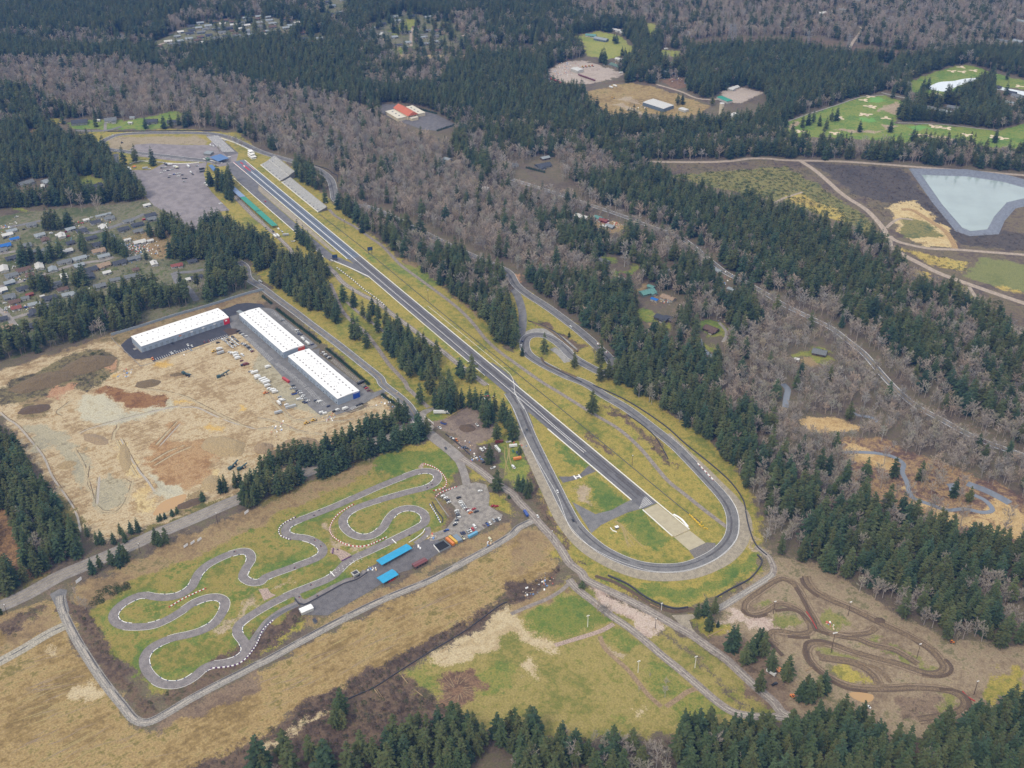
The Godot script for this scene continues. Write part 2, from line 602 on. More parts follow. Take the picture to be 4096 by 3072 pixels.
func ground_sheet(called: String, x0: float, z0: float, x1: float, z1: float, w: int, y: float) -> void:
	var m := StandardMaterial3D.new()
	m.resource_name = called
	m.albedo_texture = paint(x0, z0, x1, z1, w)
	m.roughness = 0.97
	m.detail_enabled = true
	m.detail_albedo = TX["grain"]
	m.detail_blend_mode = BaseMaterial3D.BLEND_MODE_MUL
	m.detail_uv_layer = BaseMaterial3D.DETAIL_UV_2
	m.uv2_triplanar = true
	m.uv2_world_triplanar = true
	m.uv2_scale = Vector3.ONE / 31.0
	var st := SurfaceTool.new()
	st.begin(Mesh.PRIMITIVE_TRIANGLES)
	for q in [[0, 0], [1, 0], [1, 1], [0, 0], [1, 1], [0, 1]]:
		st.set_uv(Vector2(q[0], q[1]))
		st.set_normal(Vector3.UP)
		st.add_vertex(Vector3(lerpf(x0, x1, q[0]), y, lerpf(z0, z1, q[1])))
	struct_of(called, st.commit(), m)

func build_ground() -> void:
	var b := Tri.new()
	b.quad(Vector3(-16000, -0.6, -16000), Vector3(16000, -0.6, -16000), Vector3(16000, -0.6, 4000), Vector3(-16000, -0.6, 4000))
	struct_of("ground", b.mesh(), gm("outland", col(84, 78, 62), 0.97, "worn", 260))
	ground_sheet("near_ground", -640, -1200, 640, -500, 2048, 0.0)
	ground_sheet("far_ground", -1380, -2960, 1380, -1200, 2048, 0.0)

# a line of its own, or the number of the road it follows
func line_of(v) -> PackedVector2Array:
	return P(D.ribbons[v][4]) if v is int else P(v)

func build_roads() -> void:
	for e in D.lots:
		var p := P(e[3])
		struct_of(e[0], flat_mesh(p, e[2]), M[e[1]])
		block_poly(p)
	var k := 0
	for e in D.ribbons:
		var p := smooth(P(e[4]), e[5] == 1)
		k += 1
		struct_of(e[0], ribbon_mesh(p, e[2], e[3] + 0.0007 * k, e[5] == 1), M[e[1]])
		block_line(p, e[2] + 2.0)
	# painted edge lines of the race circuit and the kart track
	var course := smooth(line_of(D.course))
	for s in [-5.9, 5.9]:
		struct_of("edge_line", ribbon_mesh(course, 0.28, 0.21, false, s), M.whiteline)
	kart_kerbs()
	# public road centre lines and edges
	for e in D.lines:
		struct_of(e[0], ribbon_mesh(smooth(line_of(e[3])), e[2], 0.235, false, e[4]), M[e[1]])

	# ruts, rubber and worn streaks: broken strips that follow their road
	rng.seed = 55
	var lift := 0.0
	for e in D.streaks:
		var p := smooth(line_of(e[3]), false, 3.0)
		var i := 0
		var t := Tri.new()
		while i < p.size() - 2:
			var n := mini(int(rng.randf_range(0.5, 1.5) * e[4] / 3.0) + 2, p.size() - 1 - i)
			var wd: float = e[1] * rng.randf_range(0.6, 1.3)
			var of: float = e[2] + rng.randf_range(-0.25, 0.25) * e[1]
			for q in n:
				var a := p[i + q]
				var b := p[i + q + 1]
				var s := (b - a).normalized().orthogonal()
				var c := p[mini(i + q + 2, p.size() - 1)]
				var s2 := (c - b).normalized().orthogonal() if c != b else s
				var w0 := wd * minf(1.0, 0.25 + minf(q, n - q) * 0.6) / 2
				var w1 := wd * minf(1.0, 0.25 + minf(q + 1, n - q - 1) * 0.6) / 2
				t.quad(Vector3(a.x + s.x * (of + w0), 0, a.y + s.y * (of + w0)), Vector3(b.x + s2.x * (of + w1), 0, b.y + s2.y * (of + w1)), Vector3(b.x + s2.x * (of - w1), 0, b.y + s2.y * (of - w1)), Vector3(a.x + s.x * (of - w0), 0, a.y + s.y * (of - w0)))
			i += n + (0 if e[4] > 500.0 else rng.randi() % 3)
		lift += 0.0009
		var o := struct_of(e[5], t.mesh(), M[e[0]])
		o.position.y = e[6] + lift

	# furrows raked out from the middle of the ploughed patch
	var fur := [Tri.new(), Tri.new()]
	for i in 44:
		var a := TAU * i / 44 + rng.randf_range(-0.1, 0.1)
		var c0 := Vector2(D.plough[0], D.plough[1])
		var p0 := c0 + Vector2(cos(a), sin(a)) * rng.randf_range(4.0, 10.0)
		var p1 := c0 + Vector2(cos(a + 0.2), sin(a + 0.2)) * rng.randf_range(14.0, 24.0)
		var s := (p1 - p0).normalized().orthogonal() * rng.randf_range(0.2, 0.45)
		fur[i % 2].quad(at3(p0 + s, 0), at3(p1 + s * 0.3, 0), at3(p1 - s * 0.3, 0), at3(p0 - s, 0))
	for j in 2:
		var o := struct_of("furrows", fur[j].mesh(), M[["rutdark", "dirtpath"][j]])
		o.position.y = 0.05 + 0.01 * j
	# mowing and tyre streaks across the dry fields
	for e in D.streakfields:
		var poly := P(e[0])
		var lo := Vector2(1e9, 1e9)
		var hi := -lo
		for p in poly:
			lo = lo.min(p)
			hi = hi.max(p)
		rng.seed = e[3]
		var t := [Tri.new(), Tri.new()]
		for i in e[2] * 3:
			var a := Vector2(rng.randf_range(lo.x, hi.x), rng.randf_range(lo.y, hi.y))
			var ang: float = e[1] + rng.randfn() * 0.13
			var ln := rng.randf_range(8.0, 45.0)
			var wd := rng.randf_range(0.25, 0.6)
			var d := Vector2(cos(ang), -sin(ang))
			var b := a + d * ln
			if not Geometry2D.is_point_in_polygon(a, poly) or not Geometry2D.is_point_in_polygon(b, poly):
				continue
			var m := a.lerp(b, 0.5) + d.orthogonal() * rng.randf_range(-0.05, 0.05) * ln
			var s := d.orthogonal() * wd
			t[i % 2].quad(at3(a + s * 0.2, 0), at3(m + s, 0), at3(m - s, 0), at3(a - s * 0.2, 0))
			t[i % 2].quad(at3(m + s, 0), at3(b + s * 0.2, 0), at3(b - s * 0.2, 0), at3(m - s, 0))
		for j in 2:
			if t[j].v.size():
				var o := struct_of("mowing_streaks", t[j].mesh(), M[["grasstrack", "rutpale"][j]])
				o.position.y = 0.03 + 0.01 * j

# white and blue kerbs where the kart track bends, white edge lines elsewhere
func kart_kerbs() -> void:
	var p := smooth(line_of(D.kart), true, 2.0)
	var n := p.size()
	var white := Tri.new()
	var blue := Tri.new()
	for i in n:
		var a := p[(i - 5 + n) % n]
		var b := p[i]
		var c := p[(i + 5) % n]
		var turn := (b - a).normalized().cross((c - b).normalized())
		var d := p[(i + 1) % n]
		var s0 := (d - b).normalized().orthogonal()
		var e := p[(i + 2) % n]
		var s1 := (e - d).normalized().orthogonal()
		for side in [-1.0, 1.0]:
			var inner: bool = turn * side < -0.25
			var w := 0.6 if inner else 0.28
			if not inner and (i / 30) % 2 == (0 if side > 0 else 1):
				continue
			var q0: Vector2 = b + s0 * side * 4.15
			var q1: Vector2 = d + s1 * side * 4.15
			var q2: Vector2 = d + s1 * side * (4.15 + w)
			var q3: Vector2 = b + s0 * side * (4.15 + w)
			var t: Tri = blue if inner and i % 5 == 0 else white
			if side > 0:
				t.quad(Vector3(q3.x, 0.24, q3.y), Vector3(q2.x, 0.24, q2.y), Vector3(q1.x, 0.24, q1.y), Vector3(q0.x, 0.24, q0.y))
			else:
				t.quad(Vector3(q0.x, 0.24, q0.y), Vector3(q1.x, 0.24, q1.y), Vector3(q2.x, 0.24, q2.y), Vector3(q3.x, 0.24, q3.y))
	struct_of("kart_kerb", white.mesh(), M.whiteline)
	if blue.v.size():
		struct_of("kart_kerb", blue.mesh(), M.bluepaint)

func build_water() -> void:
	for e in D.water:
		var p := smooth(P(e[3]), true, 6.0)
		struct_of(e[0], flat_mesh(p, e[2]), M[e[1]])
		block_poly(p)
	# the lined reservoir: a bank of sheeting that slopes down to the water
	var inner := P(D.res_in)
	var outer := P(D.res_out)
	var t := Tri.new()
	var n := inner.size()
	for i in n:
		var j := (i + 1) % n
		t.quad(Vector3(outer[i].x, 1.8, outer[i].y), Vector3(outer[j].x, 1.8, outer[j].y), Vector3(inner[j].x, 0.3, inner[j].y), Vector3(inner[i].x, 0.3, inner[i].y))
		var dl := (outer[i] - inner[i]).normalized() * 4.0
		var dj := (outer[j] - inner[j]).normalized() * 4.0
		t.quad(Vector3(outer[i].x + dl.x, 0.0, outer[i].y + dl.y), Vector3(outer[j].x + dj.x, 0.0, outer[j].y + dj.y), Vector3(outer[j].x, 1.8, outer[j].y), Vector3(outer[i].x, 1.8, outer[i].y))
	struct_of("reservoir_bank", t.mesh(), M.liner)
	struct_of("reservoir_water", flat_mesh(inner, 0.45), M.skytintwater)
	block_poly(outer)
	for e in D.bunkers:
		var pl := PackedVector2Array()
		for k in 22:
			var a := TAU * k / 22
			var r: float = e[2] * (0.62 + 0.38 * sin(a * 3.0 + e[0]))
			pl.append(Vector2(e[0] + cos(a) * r * 1.35, e[1] + sin(a) * r * 1.2))
		struct_of("sand_bunker", flat_mesh(pl, 0.14), M.bunker)

# a heap of loose ground on an uneven round foot
func mound(called: String, phrase: String, category: String, x: float, z: float, rx: float, rz: float, h: float, turn: float, mat: String, flatness := 0.0) -> void:
	var t := Tri.new()
	var n := FastNoiseLite.new()
	n.seed = int(x * 3 + z)
	n.frequency = 0.09
	n.fractal_octaves = 4
	var rings := 12
	var segs := 30
	var f := func(r: int, s: int) -> Vector3:
		var u := float(r) / rings
		var a := TAU * s / segs
		var wob := 1.0 + 0.2 * n.get_noise_2d(cos(a) * 12.0 + x, sin(a) * 12.0)
		var px := cos(a) * rx * u * wob
		var pz := sin(a) * rz * u * wob
		var top := clampf((1.0 - u) / maxf(0.06, 1.0 - flatness), 0.0, 1.0)
		var y := h * (top if flatness > 0.0 else pow(top, 0.9)) + n.get_noise_2d(px * 1.6, pz * 1.6 + z) * h * 0.16 * (1.0 if r < rings else 0.0)
		return Vector3(px, maxf(y, 0.02) if r < rings else -0.3, pz)
	for r in rings:
		for s in segs:
			var a: Vector3 = f.call(r, s)
			var b: Vector3 = f.call(r + 1, s)
			var c: Vector3 = f.call(r + 1, s + 1)
			var d: Vector3 = f.call(r, s + 1)
			t.quad(a, b, c, d)
	var o := thing(called, phrase, category, Vector3(x, 0, z), turn, "heaps of the gravel pit")
	node_of("heap", t.mesh(), M[mat], o)

func build_mounds() -> void:
	for e in D.mounds:
		mound(e[0], e[1], e[2], e[3], e[4], e[5], e[6], e[7], e[8], e[9], e[10])
	# low earth banks beside the dirt track
	for e in D.berms:
		var p := smooth(P(e[1]), false, 3.0)
		var t := Tri.new()
		for i in p.size() - 1:
			var a := p[i]
			var b := p[i + 1]
			var s := (b - a).normalized().orthogonal()
			var h0: float = e[0] * (0.75 + 0.35 * sin(i * 0.9))
			var h1: float = e[0] * (0.75 + 0.35 * sin((i + 1) * 0.9))
			var w := 1.9
			t.quad(Vector3(a.x + s.x * w, 0.05, a.y + s.y * w), Vector3(b.x + s.x * w, 0.05, b.y + s.y * w), Vector3(b.x, h1, b.y), Vector3(a.x, h0, a.y))
			t.quad(Vector3(a.x, h0, a.y), Vector3(b.x, h1, b.y), Vector3(b.x - s.x * w, 0.05, b.y - s.y * w), Vector3(a.x - s.x * w, 0.05, a.y - s.y * w))
		struct_of("earth_bank", t.mesh(), M[e[2]])

# ------------------------------------------------------------------ the drag strip and its buildings (s metres down the strip, w metres to its right)
func sp(s: float, w: float) -> Vector2:
	return Vector2(D.strip[0] + D.strip[2] * s + D.strip[3] * w, D.strip[1] + D.strip[3] * s - D.strip[2] * w)

func strip_turn() -> float:
	return atan2(-D.strip[3], D.strip[2])

func at3(p: Vector2, y := 0.0) -> Vector3:
	return Vector3(p.x, y, p.y)

func shifted(pts: PackedVector2Array) -> PackedVector2Array:
	var o := PackedVector2Array()
	for p in pts:
		o.append(p - pts[0])
	return o

func wall_thing(called: String, phrase: String, category: String, pts: PackedVector2Array, w: float, h: float, mat: String, mat2 := "", part := 2.0) -> void:
	var o := thing(called, phrase, category, at3(pts[0]), 0.0, "barriers and walls of the raceway")
	var q := shifted(pts)
	if mat2 == "":
		node_of("wall", wall_mesh(q, w, h), M[mat], o)
	else:
		# block by block along the line
		var f := smooth(q, false, part)
		for i in f.size() - 1:
			var d := f[i + 1] - f[i]
			boxpart("block", o, at3((f[i] + f[i + 1]) / 2), Vector3(d.length() * 0.97, h, w), mat if i % 2 == 0 else mat2, atan2(-d.y, d.x))

func paint_poly(called: String, pts: Array, y: float, mat: String) -> void:
	var p := PackedVector2Array()
	for q in pts:
		p.append(sp(q[0], q[1]))
	struct_of(called, flat_mesh(p, y), M[mat])

func build_raceway() -> void:
	for e in D.walls:
		wall_thing(e[0], e[1], e[2], smooth(P(e[8]), false, 6.0), e[3], e[4], e[5], e[6], e[7])
	# paint on the strip: lane line, start marks, logo, chevrons before the sand trap
	struct_of("lane_line", ribbon_mesh(PackedVector2Array([sp(52, -8.7), sp(430, -8.7)]), 0.9, 0.19), M.whiteline)
	struct_of("lane_line", ribbon_mesh(PackedVector2Array([sp(430, -8.7), sp(960, -8.7)]), 0.45, 0.19), M.whiteline)
	struct_of("lane_line", ribbon_mesh(PackedVector2Array([sp(-3, -17.0), sp(30, -17.0), sp(52, -16.8)]), 0.8, 0.19), M.redpaint)
	paint_poly("painted_logo", [[2, -7.2], [6, -9.8], [14, -9.6], [16, -7.4], [10, -6.6]], 0.195, "redpaint")
	paint_poly("painted_logo", [[17, -10.4], [24, -11.2], [44, -10.4], [51, -8.7], [44, -7.2], [28, -6.8], [20, -7.4]], 0.195, "redpaint")
	paint_poly("painted_logo", [[20, -9.8], [25, -10.2], [26, -8.4], [21, -8.2]], 0.2, "whiteline")
	paint_poly("painted_logo", [[12, -2.0], [44, -2.4], [50, -0.9], [12, -0.7]], 0.195, "redpaint")
	for i in 7:
		paint_poly("painted_logo", [[14.0 + i * 5, -1.9], [16.0 + i * 5, -1.9], [16.4 + i * 5, -1.0], [14.4 + i * 5, -1.0]], 0.2, "whiteline")
	var ch := Tri.new()
	for i in 11:
		var a := sp(1064.6, -17.0 + i * 1.5)
		var b := sp(1064.6 - minf(12.0, 2.0 + i * 1.2), -16.0 + i * 1.5)
		var d := (b - a).normalized().orthogonal() * 0.18
		ch.quad(at3(a - d, 0.2), at3(b - d, 0.2), at3(b + d, 0.2), at3(a + d, 0.2))
	struct_of("chevron_marks", ch.mesh(), M.whiteline)
	var lanes := Tri.new()
	for i in 9:
		var a: Vector2 = P(D.stage0)[0].lerp(P(D.stage0)[1], i / 8.0)
		var b: Vector2 = P(D.stage1)[0].lerp(P(D.stage1)[1], i / 8.0)
		var d := (b - a).normalized().orthogonal() * 0.3
		lanes.quad(at3(a - d, 0.2), at3(b - d, 0.2), at3(b + d, 0.2), at3(a + d, 0.2))
	struct_of("staging_lines", lanes.mesh(), M.whiteline)
	grandstand("grandstand", "two-tier pale grey grandstand beside the drag strip start", 34, 114, true)
	grandstand("grandstand", "long single-tier grey grandstand further down the drag strip", 120, 255, false)
	canopy_row("pale blue covered pit roof nearest the start line", 102, 148, "roofpaleblue")
	canopy_row("teal covered pit roof in the middle of the row", 149, 209, "roofteal")
	canopy_row("teal covered pit roof at the lower end of the row", 211, 272, "roofteal")
	roofed("staging_canopy", "large square blue roof beside the staging lanes", "canopy", D.blue1, 5.0, "roofblue", 0.4)
	roofed("pit_canopy", "narrow blue roof by the firs at the paddock corner", "canopy", D.blue2, 4.0, "roofblue", 0.4)
	var t := thing("timing_tower", "white three-tier timing tower at the start line", "tower", at3(sp(-6, 16)), strip_turn())
	var y := 0.0
	for k in 3:
		var l := 18.0 - k * 4.5
		boxpart("wall", t, Vector3(-k * 2.0, y, 0), Vector3(l, 1.6, 8.0 - k), "barrier")
		boxpart("window_band", t, Vector3(-k * 2.0, y + 1.6, 0), Vector3(l - 0.4, 1.3, 7.6 - k), "glass")
		boxpart("roof", t, Vector3(-k * 2.0, y + 2.9, 0), Vector3(l + 0.8, 0.5, 8.6 - k), "barrier")
		y += 3.4
	for e in D.boards:
		var b := thing("scoreboard", "dark scoreboard on posts " + str(e[3]), "scoreboard", Vector3(e[0], 0, e[1]), e[2])
		for x in [-2.2, 2.2]:
			boxpart("post", b, Vector3(x, 0, 0), Vector3(0.5, 9.5, 0.5), "darksteel")
		boxpart("board", b, Vector3(0, 6.0, 0.35), Vector3(7.0, 5.2, 0.5), "rubber")
		for k in 2:
			sub(boxpart("display", b, Vector3(0, 6.6 + k * 2.4, 0.65), Vector3(6.2, 1.6, 0.1), "bluepaint"), b.get_node("board"))

func grandstand(called: String, phrase: String, s0: float, s1: float, two: bool) -> void:
	var c := sp((s0 + s1) / 2, 14.6)
	var o := thing(called, phrase, "grandstand", at3(c), strip_turn(), "grandstands of the drag strip")
	var l := s1 - s0
	var rows := 13
	# local -z points away from the strip, to its right
	for r in rows:
		boxpart("bench_row", o, Vector3(0, 0.9 + r * 0.36, -0.5 - r * 1.1), Vector3(l, 0.28, 0.95), "standgrey")
	var side := PackedVector2Array([Vector2(0, 0), Vector2(-14.4, 0), Vector2(-14.4, 5.2), Vector2(0, 0.7)])
	_flank(o, side, l)
	var aisles := int(l / 13.0)
	for k in aisles:
		boxpart("stair", o, Vector3(-l / 2 + (k + 0.5) * l / aisles, 1.3, -2.6), Vector3(1.3, 0.9, 2.6), "standdark")
	boxpart("front_rail", o, Vector3(0, 0, 0.3), Vector3(l, 1.7, 0.3), "barrier")
	if two:
		for r in 10:
			boxpart("bench_row", o, Vector3(0, 6.4 + r * 0.46, -15.2 - r * 1.0), Vector3(l, 0.3, 0.9), "standgrey")
		boxpart("walkway", o, Vector3(0, 5.5, -15.2), Vector3(l, 0.7, 1.2), "barrier")
		_flank(o, PackedVector2Array([Vector2(-14.5, 0), Vector2(-25, 0), Vector2(-25, 10.6), Vector2(-14.5, 6.0)]), l)
		for k in 3:
			boxpart("stair", o, Vector3(-l / 2 + (k + 0.5) * l / 3, 6.2, -17.0), Vector3(1.6, 1.2, 3.0), "standdark")
	boxpart("back_rail", o, Vector3(0, 4.8 if not two else 10.4, -14.8 if not two else -25.4), Vector3(l, 1.2, 0.2), "standgrey")

func _flank(o: Node3D, side: PackedVector2Array, l: float) -> void:
	for x in [-l / 2, l / 2 - 0.4]:
		var t := Tri.new()
		var q := PackedVector2Array()
		for p in side:
			q.append(Vector2(p.x, p.y))
		t.prism(q, 0.0, 0.4)
		var m := node_of("flank", t.mesh(), M["standdark"], o)
		m.transform = Transform3D(Basis(Vector3.UP, -PI / 2), Vector3(x, 0, 0))
		m.transform = Transform3D(Basis(Vector3(0, 0, 1), Vector3.UP, Vector3(-1, 0, 0)), Vector3(x + 0.4, 0, 0))

func canopy_row(phrase: String, s0: float, s1: float, mat: String) -> void:
	var o := thing("pit_canopy", phrase, "canopy", at3(sp((s0 + s1) / 2, -61.0)), strip_turn(), "covered pits beside the drag strip")
	var l := s1 - s0
	var t := Tri.new()
	t.prism(PackedVector2Array([Vector2(-4.6, 4.4), Vector2(4.6, 3.3), Vector2(4.6, 3.55), Vector2(-4.6, 4.65)]), -l / 2, l / 2)
	var r := node_of("roof", t.mesh(), M[mat], o)
	r.rotation.y = PI / 2
	for k in int(l / 9.0) + 1:
		for z in [-4.0, 4.0]:
			boxpart("post", o, Vector3(-l / 2 + 0.4 + k * (l - 0.8) / int(l / 9.0), 0, z), Vector3(0.25, 3.5, 0.25), "darksteel")

# a roof of r = [x, z, turn, length, width] on posts at height h
func roofed(called: String, phrase: String, category: String, r: Array, h: float, mat: String, rise: float, walls := "") -> Node3D:
	var o := thing(called, phrase, category, Vector3(r[0], 0, r[1]), r[2])
	var l: float = r[3]
	var w: float = r[4]
	var t := Tri.new()
	t.prism(PackedVector2Array([Vector2(-w / 2, h - rise), Vector2(w / 2, h - rise), Vector2(w / 2, h - rise + 0.25), Vector2(w * 0.3, h - rise * 0.4), Vector2(0, h + rise * 0.5), Vector2(-w * 0.3, h - rise * 0.4), Vector2(-w / 2, h - rise + 0.25)]), -l / 2, l / 2)
	var m := node_of("roof", t.mesh(), M[mat], o)
	m.rotation.y = PI / 2
	if walls != "":
		boxpart("wall", o, Vector3(0, 0, 0), Vector3(l - 0.4, h - rise - 0.01, w - 0.4), walls)
	else:
		var n := maxi(2, int(l / 6.0))
		for k in n + 1:
			for z in [-w / 2 + 0.3, w / 2 - 0.3]:
				boxpart("post", o, Vector3(-l / 2 + 0.3 + k * (l - 0.6) / n, 0, z), Vector3(0.2, h - rise - 0.01, 0.2), "steel")
	block_line(PackedVector2Array([Vector2(r[0], r[1])]), l)
	return o

# ------------------------------------------------------------------ the kart circuit's buildings
func build_kart() -> void:
	roofed("pit_canopy", "long bright blue canopy beside the kart pit lane", "canopy", D.k_big, 4.2, "canopyblue", 0.7)
	var s := roofed("pit_canopy", "short bright blue canopy in the kart paddock", "canopy", D.k_small, 4.2, "canopyblue", 0.9)
	boxpart("banner", s, Vector3(1.5, 0, 4.4), Vector3(8, 1.5, 0.15), "paint_red")
	roofed("shed", "white metal shed at the low end of the kart paddock", "shed", D.k_shed, 3.4, "roofwhite", 0.4, "whitewall")
	var mr := roofed("cafe_cabin", "maroon roofed cabin at the kart paddock fence", "cabin", D.k_maroon, 3.6, "paint_maroon", 0.5, "brownwall")
	for k in 4:
		boxpart("window", mr, Vector3(-4.5 + k * 3.0, 1.0, 2.68), Vector3(1.5, 1.1, 0.1), "glass")
	var t := thing("race_control", "small black and white race control tower beside the kart finish straight", "tower", Vector3(D.k_tower[0], 0, D.k_tower[1]), 0.7)
	for x in [-2.2, 2.2]:
		for z in [-1.7, 1.7]:
			boxpart("leg", t, Vector3(x, 0, z), Vector3(0.3, 2.6, 0.3), "darksteel")
	boxpart("cabin", t, Vector3(0, 2.6, 0), Vector3(5.0, 1.0, 4.0), "whitewall")
	boxpart("window_band", t, Vector3(0, 3.6, 0), Vector3(4.8, 1.1, 3.8), "glass")
	boxpart("roof", t, Vector3(0, 4.7, 0), Vector3(6.6, 0.3, 5.4), "whitewall")
	boxpart("roof_pad", t, Vector3(0, 5.0, 0), Vector3(4.4, 0.3, 3.6), "tyre")
	boxpart("stair", t, Vector3(3.2, 0, 0), Vector3(1.0, 2.6, 3.0), "darksteel")
	for e in D.containers:
		container(str(e[0]), e[1], "%s shipping container at the kart paddock corner" % {"orange": "orange", "yellow": "yellow", "slategrey": "slate grey", "skyblue": "striped pale blue"}[e[0]])
	var pen := P(D.pen)
	var o := thing("fenced_pen", "black surfaced pen with grey fence beside the orange container", "pen", at3(pen[0]))
	var q := shifted(pen)
	node_of("floor", flat_mesh(q, 0.3), M.rubber, o)
	for k in 4:
		node_of("fence_panel", wall_mesh(PackedVector2Array([q[k], q[(k + 1) % 4]]), 0.15, 2.0), M["steel" if k != 3 else "barrier"], o)
	# start and finish lines, grid boxes
	for e in D.kartlines:
		struct_of("finish_line", ribbon_mesh(P(e), 0.9, 0.25), M.whiteline)
	var g := Tri.new()
	var a := P(D.kgrid)
	for i in 8:
		for k in 2:
			var p := a[0].lerp(a[1], (i + 0.35 * k) / 8.0)
			var d := (a[1] - a[0]).normalized()
			var n := d.orthogonal()
			var c := p + n * (-1.7 if k == 0 else 1.7)
			g.quad(at3(c - n * 0.8, 0.25), at3(c - n * 0.8 + d * 0.25, 0.25), at3(c + n * 0.8 + d * 0.25, 0.25), at3(c + n * 0.8, 0.25))
	struct_of("grid_marks", g.mesh(), M.whiteline)
	for e in D.karts:
		var k := thing("go_kart", "tiny dark go-kart driving on the kart track", "kart", Vector3(e[0], 0.2, e[1]), e[2], "go-karts on the track")
		boxpart("chassis", k, Vector3(0, 0.05, 0), Vector3(1.7, 0.25, 1.1), "paint_black")
		boxpart("seat", k, Vector3(-0.2, 0.3, 0), Vector3(0.5, 0.5, 0.5), "paint_charcoal")
		boxpart("nose", k, Vector3(0.9, 0.08, 0), Vector3(0.3, 0.25, 1.0), "paint_red")

func container(paintname: String, r: Array, phrase: String) -> void:
	var o := thing("shipping_container", phrase, "container", Vector3(r[0], 0, r[1]), r[2], "shipping containers by the kart car park")
	var l := maxf(6.0, r[3])
	var t := Tri.new()
	# corrugated sides
	var n := int(l / 0.6)
	for i in n:
		var x0 := -l / 2 + i * l / n
		var x1 := x0 + l / n
		var d := 1.2 if i % 2 else 1.14
		t.box(Vector3(x0, 0.15, -d), Vector3(x1, 2.7, d))
	node_of("body", t.mesh(), M["paint_" + paintname], o)
	boxpart("roof", o, Vector3(0, 2.7, 0), Vector3(l, 0.08, 2.44), "paint_" + paintname)
	for z in [-0.6, 0.6]:
		boxpart("door", o, Vector3(l / 2 + 0.04, 0.2, z), Vector3(0.08, 2.45, 1.1), "paint_" + paintname)

